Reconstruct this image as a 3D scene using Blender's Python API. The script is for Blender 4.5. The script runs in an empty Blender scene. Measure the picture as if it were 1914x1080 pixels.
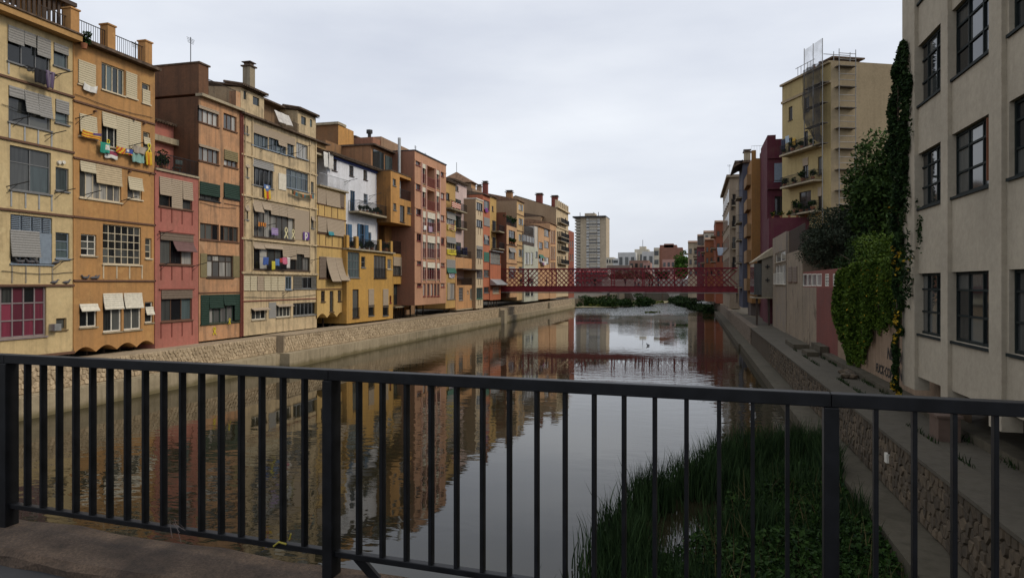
import bpy, bmesh, math, random
import numpy as np
from mathutils import Vector, Matrix
random.seed(7); RNG = np.random.default_rng(7)
SC = bpy.context.scene; COL = SC.collection
rad = math.radians
# ------------------------------------------------------------------ camera, sky, sun, exposure
FPX, CX, HY, EYE = 1300.0, 957.0, 530.0, 5.9      # focal length and horizon in photo pixels, eye height above the water
YAW = math.atan(340 / 1300.0)                      # the camera looks this much to the left of the river's axis (+Y)
ca, sa = math.cos(YAW), math.sin(YAW)
cd = bpy.data.cameras.new('camera'); cam = bpy.data.objects.new('camera', cd); COL.objects.link(cam)
cam.location = (0, 0, EYE); cam.rotation_euler = (rad(90), 0, YAW)
cd.sensor_fit = 'HORIZONTAL'; cd.sensor_width = 36; cd.lens = 36 * FPX / 1914; cd.shift_y = -(540 - HY) / 1914
cd.clip_start = 0.1; cd.clip_end = 5000
SC.camera = cam
SUN = Vector((0.80, 0.10, 0.62)).normalized()
SUNEL, SUNROT = math.asin(SUN.z), math.atan2(SUN.x, SUN.y)
world = bpy.data.worlds.new('World'); SC.world = world; world.use_nodes = True
wn, wl = world.node_tree.nodes, world.node_tree.links
wn.clear()
wo = wn.new('ShaderNodeOutputWorld'); bg = wn.new('ShaderNodeBackground'); bg.inputs['Strength'].default_value = 0.1
sky = wn.new('ShaderNodeTexSky'); sky.sky_type = 'NISHITA'; sky.sun_disc = False
sky.sun_elevation = SUNEL; sky.sun_rotation = SUNROT; sky.air_density = 1.0; sky.dust_density = 2.0
wtc = wn.new('ShaderNodeTexCoord'); wmp = wn.new('ShaderNodeMapping'); wmp.inputs['Scale'].default_value = (1.0, 1.2, 3.6)
wns = wn.new('ShaderNodeTexNoise'); wns.inputs['Scale'].default_value = 1.7; wns.inputs['Detail'].default_value = 6; wns.inputs['Roughness'].default_value = 0.5
wrp = wn.new('ShaderNodeValToRGB')
wrp.color_ramp.elements[0].position = 0.30; wrp.color_ramp.elements[0].color = (6.9, 7.3, 8.3, 1)
wrp.color_ramp.elements[1].position = 0.68; wrp.color_ramp.elements[1].color = (10.0, 10.3, 10.8, 1)
wmx = wn.new('ShaderNodeMix'); wmx.data_type = 'RGBA'; wmx.inputs['Factor'].default_value = 0.84
wl.new(wtc.outputs['Generated'], wmp.inputs['Vector']); wl.new(wmp.outputs['Vector'], wns.inputs['Vector'])
wl.new(wns.outputs['Fac'], wrp.inputs['Fac'])
wl.new(sky.outputs['Color'], wmx.inputs['A']); wl.new(wrp.outputs['Color'], wmx.inputs['B'])
wl.new(wmx.outputs['Result'], bg.inputs['Color']); wl.new(bg.outputs['Background'], wo.inputs['Surface'])
sd = bpy.data.lights.new('sun', 'SUN'); sd.energy = 1.5; sd.angle = rad(18); sd.color = (1.0, 0.87, 0.67)
so = bpy.data.objects.new('sun', sd); COL.objects.link(so)
so.rotation_euler = (-SUN).to_track_quat('-Z', 'Y').to_euler(); so.location = (40, 20, 60)
SC.view_settings.view_transform = 'Standard'; SC.view_settings.look = 'None'
SC.view_settings.exposure = 0.03; SC.view_settings.gamma = 1.0; SC.view_settings.use_curve_mapping = False
SC.cycles.max_bounces = 5; SC.cycles.diffuse_bounces = 2; SC.cycles.glossy_bounces = 3; SC.cycles.transmission_bounces = 2
SC.cycles.caustics_reflective = False; SC.cycles.caustics_refractive = False

# ------------------------------------------------------------------ photo pixels -> places
def ray(x, y):
    r = (x - CX) / FPX
    return Vector((-sa + r * ca, ca + r * sa, (HY - y) / FPX))
EYEP = Vector((0, 0, EYE))
class Crop:
    def __init__(s, x0, y0, k): s.x0, s.y0, s.k = x0, y0, k
    def x(s, v): return s.x0 + v / s.k
    def y(s, v): return s.y0 + v / s.k
A_ = Crop(0, 0, 3.1767); B_ = Crop(0, 330, 3.1767); C_ = Crop(270, 110, 3.8576); D_ = Crop(270, 370, 3.7242)
E_ = Crop(580, 210, 4.911); F_ = Crop(580, 400, 4.911); G_ = Crop(820, 300, 6.354); H_ = Crop(820, 440, 6.354)
I_ = Crop(1050, 360, 4.154); J_ = Crop(1280, 260, 3.0); K_ = Crop(1400, 80, 3.1767); L_ = Crop(1400, 380, 3.0)
M_ = Crop(1660, 0, 2.768); N_ = Crop(1660, 380, 2.7); P_ = Crop(0, 0, 1.0)
class Fr:                       # a vertical wall plane: origin, direction along it, outward normal
    def __init__(s, O, U, N): s.O, s.U, s.N = Vector(O), Vector(U).normalized(), Vector(N).normalized()
    def hit(s, x, y):
        d = ray(x, y); t = (s.O - EYEP).dot(s.N) / d.dot(s.N); p = EYEP + d * t
        return (p - s.O).dot(s.U), p.z
    def u(s, x): return s.hit(x, HY)[0]
    def z(s, x, y): return s.hit(x, y)[1]
    def P(s, u, z, d=0.0):
        p = s.O + s.U * u + s.N * d
        return (p.x, p.y, z)
def FL(c): return Fr((c, 0, 0), (0, 1, 0), (1, 0, 0))
def FRt(c): return Fr((c, 0, 0), (0, 1, 0), (-1, 0, 0))
def FY(y): return Fr((0, y, 0), (1, 0, 0), (0, -1, 0))
def on_z(x, y, z):
    d = ray(x, y); t = (z - EYE) / d.z
    return Vector((d.x * t, d.y * t, z))

# ------------------------------------------------------------------ materials
MATS = {}
def nmat(name):
    m = bpy.data.materials.new(name); m.use_nodes = True
    return m, m.node_tree.nodes, m.node_tree.links, m.node_tree.nodes['Principled BSDF']
def flat(name, col, rough=0.7, metal=0.0, var=0.12, scale=6.0, spec=0.3):
    if name in MATS: return MATS[name]
    m, n, l, b = nmat(name)
    g = n.new('ShaderNodeNewGeometry'); t = n.new('ShaderNodeTexNoise'); t.inputs['Scale'].default_value = scale; t.inputs['Detail'].default_value = 4
    l.new(g.outputs['Position'], t.inputs['Vector'])
    r = n.new('ShaderNodeValToRGB'); r.color_ramp.elements[0].position = .3; r.color_ramp.elements[1].position = .7
    r.color_ramp.elements[0].color = tuple(c * (1 - var) for c in col) + (1,); r.color_ramp.elements[1].color = tuple(min(1, c * (1 + var)) for c in col) + (1,)
    l.new(t.outputs['Fac'], r.inputs['Fac']); l.new(r.outputs['Color'], b.inputs['Base Color'])
    b.inputs['Roughness'].default_value = rough; b.inputs['Metallic'].default_value = metal; b.inputs['Specular IOR Level'].default_value = spec
    MATS[name] = m; return m
def stucco(name, col, stain=(0.12, 0.09, 0.06), amt=0.5, seed=0.0, patch=None, bump=0.25):
    """weathered plaster: tone drift, blotches of grime, run-off streaks"""
    if name in MATS: return MATS[name]
    m, n, l, b = nmat(name); lum = .3 * col[0] + .59 * col[1] + .11 * col[2]; col = tuple(k + (lum - k) * .10 for k in col); amt *= 1.0
    g = n.new('ShaderNodeNewGeometry')
    ad = n.new('ShaderNodeVectorMath'); ad.operation = 'ADD'; ad.inputs[1].default_value = (seed * 13.1, seed * 7.7, seed * 3.3); l.new(g.outputs['Position'], ad.inputs[0])
    def noise(scale, detail, vec=(1, 1, 1), rough=.55):
        mp = n.new('ShaderNodeMapping'); mp.inputs['Scale'].default_value = vec; l.new(ad.outputs[0], mp.inputs['Vector'])
        t = n.new('ShaderNodeTexNoise'); t.inputs['Scale'].default_value = scale; t.inputs['Detail'].default_value = detail; t.inputs['Roughness'].default_value = rough
        l.new(mp.outputs['Vector'], t.inputs['Vector']); return t.outputs['Fac']
    def ramp(src, p0, p1, c0, c1):
        r = n.new('ShaderNodeValToRGB'); e = r.color_ramp.elements
        e[0].position, e[1].position = p0, p1; e[0].color = tuple(c0) + (1,); e[1].color = tuple(c1) + (1,)
        l.new(src, r.inputs['Fac']); return r.outputs['Color']
    def mix(f, a, c, k=1.0):
        x = n.new('ShaderNodeMix'); x.data_type = 'RGBA'
        if f is None: x.inputs['Factor'].default_value = k
        else:
            mu = n.new('ShaderNodeMath'); mu.operation = 'MULTIPLY'; mu.inputs[1].default_value = k; l.new(f, mu.inputs[0]); l.new(mu.outputs[0], x.inputs['Factor'])
        l.new(a, x.inputs['A'])
        if isinstance(c, tuple): x.inputs['B'].default_value = c + (1,)
        else: l.new(c, x.inputs['B'])
        return x.outputs['Result']
    drift = ramp(noise(0.45, 5), .3, .7, [c * .84 for c in col], [min(1, c * 1.1) for c in col])
    blot = ramp(noise(0.9, 7, rough=.65), .47, .68, (0, 0, 0), (1, 1, 1))
    strk = ramp(noise(1.0, 5, (3.2, 3.2, 0.16), .6), .49, .68, (0, 0, 0), (1, 1, 1))
    c1 = mix(blot, drift, tuple(stain), amt * .55)
    c2 = mix(strk, c1, tuple(s * .9 for s in stain), amt * .6)
    if patch:
        c2 = mix(ramp(noise(0.55, 6, rough=.7), .58, .61, (0, 0, 0), (1, 1, 1)), c2, tuple(patch), .7)
    fine = ramp(noise(4.5, 9, rough=.75), .3, .7, (.84, .84, .84), (1.1, 1.1, 1.1))
    mm = n.new('ShaderNodeMix'); mm.data_type = 'RGBA'; mm.blend_type = 'MULTIPLY'; mm.inputs['Factor'].default_value = 1
    l.new(c2, mm.inputs['A']); l.new(fine, mm.inputs['B']); l.new(mm.outputs['Result'], b.inputs['Base Color'])
    bp = n.new('ShaderNodeBump'); bp.inputs['Strength'].default_value = bump; bp.inputs['Distance'].default_value = .03
    l.new(noise(9, 6), bp.inputs['Height']); l.new(bp.outputs['Normal'], b.inputs['Normal'])
    b.inputs['Roughness'].default_value = .9; b.inputs['Specular IOR Level'].default_value = .2
    MATS[name] = m; return m
def glassm(name, dark, light, fold=0.0):
    """window pane over a dark room or a drawn curtain, different for every pane"""
    if name in MATS: return MATS[name]
    m, n, l, b = nmat(name)
    oi = n.new('ShaderNodeObjectInfo'); r = n.new('ShaderNodeValToRGB'); r.color_ramp.elements[0].position = .35; r.color_ramp.elements[1].position = .9
    r.color_ramp.elements[0].color = tuple(dark) + (1,); r.color_ramp.elements[1].color = tuple(light) + (1,)
    g = n.new('ShaderNodeNewGeometry'); mp = n.new('ShaderNodeMapping'); mp.inputs['Scale'].default_value = (1, 1, .06)
    t = n.new('ShaderNodeTexNoise'); t.inputs['Scale'].default_value = 7; t.inputs['Detail'].default_value = 2
    l.new(g.outputs['Position'], mp.inputs['Vector']); l.new(mp.outputs['Vector'], t.inputs['Vector'])
    ma = n.new('ShaderNodeMath'); ma.operation = 'MULTIPLY_ADD'; ma.inputs[1].default_value = fold; l.new(t.outputs['Fac'], ma.inputs[0]); l.new(oi.outputs['Random'], ma.inputs[2])
    sb = n.new('ShaderNodeMath'); sb.operation = 'SUBTRACT'; sb.inputs[1].default_value = fold * .5; l.new(ma.outputs[0], sb.inputs[0])
    l.new(sb.outputs[0], r.inputs['Fac']); l.new(r.outputs['Color'], b.inputs['Base Color'])
    b.inputs['Roughness'].default_value = .06; b.inputs['IOR'].default_value = 1.5; b.inputs['Specular IOR Level'].default_value = .5
    MATS[name] = m; return m
GL = glassm('pane_glass', (.012, .014, .016), (.10, .105, .10), .5)
GLC = glassm('pane_glass_with_curtain', (.10, .10, .10), (.42, .41, .38), .9)
GLR = glassm('pane_glass_red_curtain', (.10, .025, .04), (.22, .045, .075), .9)
GLT = glassm('pane_glass_teal', (.022, .030, .033), (.095, .13, .135), .6)
def W(r, g, b): return (r, g, b)
white = flat('white_paint', (.66, .63, .55), .6); cream_w = flat('cream_window_paint', (.58, .50, .36), .6)
dkwood = flat('dark_wood', (.06, .042, .032), .7); grey_w = flat('grey_window_paint', (.16, .165, .17), .55); bluegrey = flat('blue_grey_paint', (.20, .245, .30), .6)
brown_tr = flat('brown_trim', (.13, .07, .045), .8); redbrown = flat('red_brown_trim', (.20, .06, .045), .8)
metal_d = flat('dark_metal', (.03, .03, .032), .5, .3); alu = flat('aluminium', (.38, .39, .39), .4, .6); iron = flat('black_iron', (.018, .018, .02), .5, .2)
bl_beige = flat('blind_beige', (.50, .44, .31), .85, scale=14); bl_tan = flat('blind_tan', (.36, .29, .215), .85, scale=14); bl_grey = flat('blind_grey', (.26, .255, .245), .85, scale=14)
bl_dkgrey = flat('blind_dark_grey', (.10, .095, .085), .85); bl_green = flat('blind_dark_green', (.018, .042, .030), .75); bl_brown = flat('blind_brown', (.17, .13, .10), .85); bl_white = flat('blind_white', (.64, .60, .50), .8)
bl_teal = flat('shutter_blue', (.05, .12, .22), .7); bl_olive = flat('shutter_olive', (.20, .165, .085), .8); awn_green = flat('awning_green', (.05, .16, .12), .8)
tile = flat('roof_tile', (.20, .12, .075), .9, var=.4, scale=3); tile_d = flat('old_roof_tile', (.10, .07, .05), .9, var=.45, scale=4)
concrete = stucco('concrete', (.40, .335, .225), (.10, .085, .055), .7, 3); redpaint = flat('red_railing_paint', (.20, .028, .035), .55)
leafm = {}
def leaf(name, c0, c1, scale=2.5):
    m, n, l, b = nmat(name)
    g = n.new('ShaderNodeNewGeometry'); t = n.new('ShaderNodeTexNoise'); t.inputs['Scale'].default_value = scale; t.inputs['Detail'].default_value = 5
    l.new(g.outputs['Position'], t.inputs['Vector'])
    ad = n.new('ShaderNodeMath'); ad.operation = 'MULTIPLY_ADD'; ad.inputs[1].default_value = .6; l.new(g.outputs['Random Per Island'], ad.inputs[0]); 
    ms = n.new('ShaderNodeMath'); ms.operation = 'SUBTRACT'; ms.inputs[1].default_value = .3; l.new(t.outputs['Fac'], ms.inputs[0]); l.new(ms.outputs[0], ad.inputs[2])
    r = n.new('ShaderNodeValToRGB'); r.color_ramp.elements[0].position = .15; r.color_ramp.elements[1].position = .85
    r.color_ramp.elements[0].color = tuple(c0) + (1,); r.color_ramp.elements[1].color = tuple(c1) + (1,)
    l.new(ad.outputs[0], r.inputs['Fac']); l.new(r.outputs['Color'], b.inputs['Base Color'])
    b.inputs['Roughness'].default_value = .75; b.inputs['Specular IOR Level'].default_value = .12
    b.inputs['Subsurface Weight'].default_value = 0
    return m
lf_dark = leaf('leaves_dark', (.006, .016, .006), (.028, .055, .013)); lf_tree = leaf('leaves_tree', (.010, .027, .007), (.055, .095, .020)); lf_olive = leaf('leaves_olive', (.015, .022, .014), (.055, .07, .042)); lf_creep = leaf('leaves_creeper', (.016, .042, .005), (.10, .155, .018))
lf_yel = leaf('leaves_yellow', (.22, .14, .01), (.50, .32, .03)); lf_reed = leaf('leaves_reed', (.007, .019, .007), (.038, .07, .022)); lf_cover = leaf('leaves_cover', (.006, .019, .005), (.030, .064, .010)); lf_grass = leaf('leaves_meadow', (.05, .09, .015), (.18, .20, .04), 1.2)
bark = flat('bark', (.07, .05, .035), .95, var=.4, scale=9)

# ------------------------------------------------------------------ mesh helpers
class MB:
    def __init__(s): s.v, s.f = [], []
    def poly(s, *p):
        i = len(s.v); s.v += [tuple(q) for q in p]; s.f.append(tuple(range(i, i + len(p)))); return s
    def hexa(s, p):                         # 8 corners: bottom ring then top ring
        i = len(s.v); s.v += [tuple(q) for q in p]
        for f in ((0, 3, 2, 1), (4, 5, 6, 7), (0, 1, 5, 4), (1, 2, 6, 5), (2, 3, 7, 6), (3, 0, 4, 7)): s.f.append(tuple(i + k for k in f))
        return s
    def box(s, x0, y0, z0, x1, y1, z1):
        return s.hexa([(x0, y0, z0), (x1, y0, z0), (x1, y1, z0), (x0, y1, z0), (x0, y0, z1), (x1, y0, z1), (x1, y1, z1), (x0, y1, z1)])
    def fbox(s, fr, u0, u1, z0, z1, d0, d1):
        return s.hexa([fr.P(u0, z0, d0), fr.P(u1, z0, d0), fr.P(u1, z0, d1), fr.P(u0, z0, d1), fr.P(u0, z1, d0), fr.P(u1, z1, d0), fr.P(u1, z1, d1), fr.P(u0, z1, d1)])
    def bar(s, p, q, w, h=None, up=(0, 0, 1)):
        p, q = Vector(p), Vector(q); h = h or w; a = (q - p).normalized(); u = Vector(up)
        if abs(a.dot(u)) > .98: u = Vector((1, 0, 0))
        r = a.cross(u).normalized() * w / 2; t = r.cross(a).normalized() * h / 2
        return s.hexa([p - r - t, p + r - t, q + r - t, q - r - t, p - r + t, p + r + t, q + r + t, q - r + t])
    def tube(s, pts, rs, n=8, cap=True):
        pts = [Vector(p) for p in pts]; rs = rs if isinstance(rs, (list, tuple)) else [rs] * len(pts); i0 = len(s.v)
        for k, p in enumerate(pts):
            a = (pts[min(k + 1, len(pts) - 1)] - pts[max(k - 1, 0)]).normalized(); u = Vector((0, 0, 1)) if abs(a.z) < .95 else Vector((1, 0, 0))
            r = a.cross(u).normalized(); t = r.cross(a).normalized()
            for j in range(n):
                w = 2 * math.pi * j / n; s.v.append(tuple(p + (r * math.cos(w) + t * math.sin(w)) * rs[k]))
        for k in range(len(pts) - 1):
            for j in range(n):
                a, b = i0 + k * n + j, i0 + k * n + (j + 1) % n; s.f.append((a, b, b + n, a + n))
        if cap: s.f.append(tuple(i0 + j for j in range(n))[::-1]); s.f.append(tuple(i0 + (len(pts) - 1) * n + j for j in range(n)))
        return s
    def build(s, name, mat, parent=None, smooth=False): return mesh_obj(name, s.v, s.f, mat, parent, smooth)
def off(parent):
    v = Vector((0, 0, 0))
    while parent is not None: v += parent.location; parent = parent.parent
    return v
def mesh_obj(name, v, f, mat, parent=None, smooth=False):
    o0 = off(parent); me = bpy.data.meshes.new(name)
    me.from_pydata([(p[0] - o0.x, p[1] - o0.y, p[2] - o0.z) for p in v], [], f)
    if smooth: me.polygons.foreach_set('use_smooth', [True] * len(me.polygons))
    if mat: me.materials.append(mat)
    o = bpy.data.objects.new(name, me); COL.objects.link(o)
    if parent: o.parent = parent
    return o
def np_mesh(name, v, f, mat, parent=None):        # v (n,3), f (m,k) numpy
    o0 = off(parent); v = np.asarray(v, dtype=np.float32) - np.array(o0, dtype=np.float32); f = np.asarray(f, dtype=np.int32)
    me = bpy.data.meshes.new(name); me.vertices.add(len(v)); me.vertices.foreach_set('co', v.ravel())
    k = f.shape[1]; me.loops.add(f.size); me.loops.foreach_set('vertex_index', f.ravel())
    me.polygons.add(len(f)); me.polygons.foreach_set('loop_start', np.arange(0, f.size, k, dtype=np.int32)); me.update(calc_edges=True)
    me.materials.append(mat); o = bpy.data.objects.new(name, me); COL.objects.link(o)
    if parent: o.parent = parent
    return o
def tag(o, label=None, cat=None, group=None, kind=None):
    if label: o['label'] = label
    if cat: o['category'] = cat
    if group: o['group'] = group
    if kind: o['kind'] = kind
    return o
def thing(name, loc, label, cat, group=None):
    o = bpy.data.objects.new(name, None); COL.objects.link(o); o.location = loc; o.empty_display_size = .3
    return tag(o, label, cat, group)

# ------------------------------------------------------------------ houses
def facade(mb, fr, u0, u1, z0, z1, ops, rec, d=0.0):
    us = sorted(set([u0, u1] + [min(max(x, u0), u1) for o in ops for x in o[:2]])); zs = sorted(set([z0, z1] + [min(max(x, z0), z1) for o in ops for x in o[2:4]]))
    for i in range(len(us) - 1):
        for j in range(len(zs) - 1):
            if us[i + 1] - us[i] < 1e-5 or zs[j + 1] - zs[j] < 1e-5: continue
            uc, zc = (us[i] + us[i + 1]) / 2, (zs[j] + zs[j + 1]) / 2
            if any(o[0] < uc < o[1] and o[2] < zc < o[3] for o in ops): continue
            mb.poly(fr.P(us[i], zs[j], d), fr.P(us[i + 1], zs[j], d), fr.P(us[i + 1], zs[j + 1], d), fr.P(us[i], zs[j + 1], d))
    for o in ops:
        a, b, c, e = max(o[0], u0), min(o[1], u1), max(o[2], z0), min(o[3], z1); r = o[4] if len(o) > 4 else rec
        for q in (((a, c), (b, c)), ((b, c), (b, e)), ((b, e), (a, e)), ((a, e), (a, c))):
            mb.poly(fr.P(*q[0], d), fr.P(*q[1], d), fr.P(*q[1], d - r), fr.P(*q[0], d - r))
class House:
    def __init__(s, name, label, fr, xl, xr, top, bot, mat, depth=9, cat='house', side=None, group=None):
        """xl, xr: photo x of the front's ends; top / bot: (x, y) photo points on those edges, or metres"""
        s.fr = fr; u = sorted((fr.u(xl), fr.u(xr))); s.u0, s.u1 = u
        s.z1 = fr.z(*top) if isinstance(top, tuple) else top; s.z0 = fr.z(*bot) if isinstance(bot, tuple) else bot
        s.depth, s.mat, s.ops, s.side = depth, mat, [], side or mat
        s.root = thing(name, fr.P((s.u0 + s.u1) / 2, s.z0, -depth / 2), label, cat, group)
    def rect(s, c, x0, x1, yt, yb):
        """photo rectangle: yt, yb at the x0 edge; a (crop, y) pair may stand for either"""
        fr = s.fr; X0, X1 = c.x(x0), c.x(x1)
        Y = [t[0].y(t[1]) if isinstance(t, tuple) else c.y(t) for t in (yt, yb)]
        ua, zt = fr.hit(X0, Y[0]); _, zb = fr.hit(X0, Y[1]); ub = fr.u(X1)
        return min(ua, ub), max(ua, ub), min(zt, zb), max(zt, zb), abs(X1 - X0)
    def win(s, c, x0, x1, yt, yb, nx=2, nz=1, fm=None, gl=None, rec=.14, fw=.06, blinds=(), transom=0, sill=True, louver=False, name='window'):
        ua, ub, za, zb, wpx = s.rect(c, x0, x1, yt, yb)
        return window(s, ua, ub, za, zb, wpx, nx, nz, fm, gl, rec, fw, blinds, transom, sill, name)
    def band(s, c, x, y, h=.10, d=.09, mat=None, u=None, name='ledge'):
        z = s.fr.z(c.x(x), c.y(y)); mb = MB(); a, b = u or (s.u0, s.u1)
        mb.fbox(s.fr, a - .01, b + .01, z - h, z, -.02, d); return mb.build(name, mat or brown_tr, s.root)
    def studs(s, c, xs, yt, yb, mat, w=.07):
        _, _, za, zb, _ = s.rect(c, xs[0], xs[0] + 3, yt, yb)
        for x in xs:
            u = s.fr.u(c.x(x)); MB().fbox(s.fr, u - w / 2, u + w / 2, za, zb, -.02, .03).build('stud', mat, s.root)
    def opening(s, c, x0, x1, yt, yb, rec=1.4, back=None):
        ua, ub, za, zb, _ = s.rect(c, x0, x1, yt, yb); s.ops.append((ua, ub, za, zb, rec))
        MB().poly(s.fr.P(ua, za, -rec + .003), s.fr.P(ub, za, -rec + .003), s.fr.P(ub, zb, -rec + .003), s.fr.P(ua, zb, -rec + .003)).build('recess_wall', back or s.mat, s.root)
        return ua, ub, za, zb
    def rail(s, u0, u1, z0, z1, d, mat=None, pitch=.12, ends=0.0, name='railing', parent=None):
        mb = MB(); fr = s.fr; mat = mat or iron
        for z in (z1, z0 + .06): mb.fbox(fr, u0, u1, z - .035, z, d - .02, d + .02)
        n = max(2, int((u1 - u0) / pitch))
        for i in range(n + 1):
            u = u0 + (u1 - u0) * i / n; mb.fbox(fr, u - .009, u + .009, z0, z1 - .03, d - .009, d + .009)
        if ends:
            for u in (u0, u1):
                mb.bar(fr.P(u, z1 - .017, d), fr.P(u, z1 - .017, d - ends), .035)
                k = max(1, int(ends / pitch))
                for i in range(k + 1): mb.bar(fr.P(u, z0, d - ends * i / k), fr.P(u, z1 - .03, d - ends * i / k), .018)
        return mb.build(name, mat, parent or s.root)
    def balcony(s, u0, u1, z, dep, mat=None, rail=None, h=.95, th=.16):
        p = MB().fbox(s.fr, u0, u1, z - th, z, -.02, dep).build('balcony', mat or concrete, s.root)
        s.rail(u0 + .03, u1 - .03, z, z + h, dep - .04, rail, ends=dep - .06, parent=p); return p
    def eave(s, over=.35, mat=None, th=.12, tiles=True, z=None, u=None, rise=.9):
        """tiled roof sloping back from the front with a row of tile ends along its edge"""
        fr = s.fr; a, b = u or (s.u0, s.u1); z = s.z1 if z is None else z; mat = mat or tile
        mb = MB(); q = [(over, z), (over, z + th), (-s.depth / 2, z + th + rise), (-s.depth, z + th)]
        mb.poly(*[fr.P(a - .05, t[1], t[0]) for t in q]); mb.poly(*[fr.P(b + .05, t[1], t[0]) for t in q][::-1])
        for i in range(4):
            p, r = q[i], q[(i + 1) % 4]; mb.poly(fr.P(a - .05, p[1], p[0]), fr.P(b + .05, p[1], p[0]), fr.P(b + .05, r[1], r[0]), fr.P(a - .05, r[1], r[0]))
        o = mb.build('roof', mat, s.root)
        if tiles:
            n = max(3, int((b - a) / .22)); mt = MB()
            for i in range(n):
                u_ = a + (b - a) * (i + .5) / n; sl = rise / (s.depth / 2 + over)
                mt.tube([fr.P(u_, z + th + .02, over + .07), fr.P(u_, z + th + .02 + sl * 1.6, over + .07 - 1.6)], [.085, .085], 6)
            tag(mt.build('roof_tiles', mat, o), kind='stuff')
        return o
    def chimney(s, u, d, z0, h, w=.5, mat=None, cap=True):
        mb = MB(); fr = s.fr; mb.fbox(fr, u - w / 2, u + w / 2, z0, z0 + h, d - w / 2, d + w / 2)
        o = mb.build('chimney', mat or s.mat, s.root)
        if cap: MB().fbox(fr, u - w * .68, u + w * .68, z0 + h, z0 + h + .09, d - w * .68, d + w * .68).fbox(fr, u - w * .4, u + w * .4, z0 + h + .09, z0 + h + .3, d - w * .4, d + w * .4).fbox(fr, u - w * .6, u + w * .6, z0 + h + .3, z0 + h + .36, d - w * .6, d + w * .6).build('chimney_cap', tile_d, o)
        return o
    def antenna(s, u, d, z, h=2.0):
        fr = s.fr; mb = MB().bar(fr.P(u, z, d), fr.P(u, z + h, d), .035)
        for k in range(4): mb.bar(fr.P(u - .35 + .03 * k, z + h - .1 - k * .09, d), fr.P(u + .35 - .03 * k, z + h - .1 - k * .09, d), .018)
        return mb.build('antenna', metal_d, s.root)
    def stilts(s, n=4, zb=2.05, d=-.5, w=.12, mat=None):
        for i in range(n):
            u = s.u0 + (s.u1 - s.u0) * (i + .5) / n
            MB().fbox(s.fr, u - w / 2, u + w / 2, zb, s.z0 + .02, d - w / 2, d + w / 2).build('stilt', mat or dkwood, s.root)
    def pipe(s, u, z0, z1, mat=None, r=.05):
        MB().tube([s.fr.P(u, z0, .07), s.fr.P(u, z1, .07)], r, 6).build('drainpipe', mat or brown_tr, s.root)
    def bracket(s, c, x, y, out=.9, du=.35, dz=.25):
        u, z = s.fr.hit(c.x(x), c.y(y)); MB().tube([s.fr.P(u, z, 0), s.fr.P(u + du, z + dz, out)], .022, 6).tube([s.fr.P(u, z - .3, 0), s.fr.P(u + du * .5, z + dz * .5, out * .5)], .012, 5).build('clothes_bracket', metal_d, s.root)
    def cable(s, c, x, y, x1, sag=.12):
        ua, z = s.fr.hit(c.x(x), c.y(y)); ub = s.fr.u(c.x(x1)); MB().tube([s.fr.P(ua + (ub - ua) * i / 8, z - sag * math.sin(math.pi * i / 8) + .02 * (i % 2), .05) for i in range(9)], .014, 5).build('cable', metal_d, s.root)
    def scallop(s, n, rise=.35, bot=None):
        """arched underside between front plane and the bank"""
        fr = s.fr; w = (s.u1 - s.u0) / n; mb = MB(); m = 8
        for i in range(n):
            for j in range(m):
                t0, t1 = j / m, (j + 1) / m; f = lambda t: s.z0 - .02 - rise * (1 - math.sin(math.pi * t)) 
                a, b = s.u0 + w * (i + t0), s.u0 + w * (i + t1)
                mb.poly(fr.P(a, f(t0), 0), fr.P(b, f(t1), 0), fr.P(b, s.z0, 0), fr.P(a, s.z0, 0)); mb.poly(fr.P(a, f(t0), 0), fr.P(b, f(t1), 0), fr.P(b, f(t1), -3), fr.P(a, f(t0), -3))
        return mb.build('vaulted_underside', s.mat, s.root)
    def finish(s, rec=.14):
        fr, mb = s.fr, MB(); facade(mb, fr, s.u0, s.u1, s.z0, s.z1, s.ops, rec); D = -s.depth
        mb.poly(fr.P(s.u0, s.z1, 0), fr.P(s.u1, s.z1, 0), fr.P(s.u1, s.z1, D), fr.P(s.u0, s.z1, D)); mb.poly(fr.P(s.u0, s.z0, 0), fr.P(s.u1, s.z0, 0), fr.P(s.u1, s.z0, D), fr.P(s.u0, s.z0, D))
        mb.poly(fr.P(s.u0, s.z0, D), fr.P(s.u1, s.z0, D), fr.P(s.u1, s.z1, D), fr.P(s.u0, s.z1, D))
        if s.side is s.mat:
            for u in (s.u0, s.u1): mb.poly(fr.P(u, s.z0, 0), fr.P(u, s.z0, D), fr.P(u, s.z1, D), fr.P(u, s.z1, 0))
        else:
            for u in (s.u0, s.u1): MB().poly(fr.P(u, s.z0, 0), fr.P(u, s.z0, D), fr.P(u, s.z1, D), fr.P(u, s.z1, 0)).build('side_wall', s.side, s.root)
        mb.build('wall', s.mat, s.root); return s
def blind_mesh(fr, ua, ub, zt, zb, d, out=0.0, pitch=.11):
    n = max(2, int((zt - zb) / pitch)); mb = MB(); pr = []
    for i in range(n):
        for k in (0, 1):
            t = (i + k * .55) / n; pr.append((zt - (zt - zb) * t, d + out * t ** 1.5 + (.018 if k else 0)))
    pr.append((zb, d + out + .01))
    for p, q in zip(pr, pr[1:]): mb.poly(fr.P(ua, p[0], p[1]), fr.P(ub, p[0], p[1]), fr.P(ub, q[0], q[1]), fr.P(ua, q[0], q[1]))
    mb.fbox(fr, ua, ub, zb - .05, zb, d + out - .01, d + out + .03)
    for u in (ua, ub):
        for p, q in zip(pr, pr[1:]): mb.poly(fr.P(u, p[0], p[1]), fr.P(u, q[0], q[1]), fr.P(u, q[0], q[1] - .03), fr.P(u, p[0], p[1] - .03))
    return mb
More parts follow.
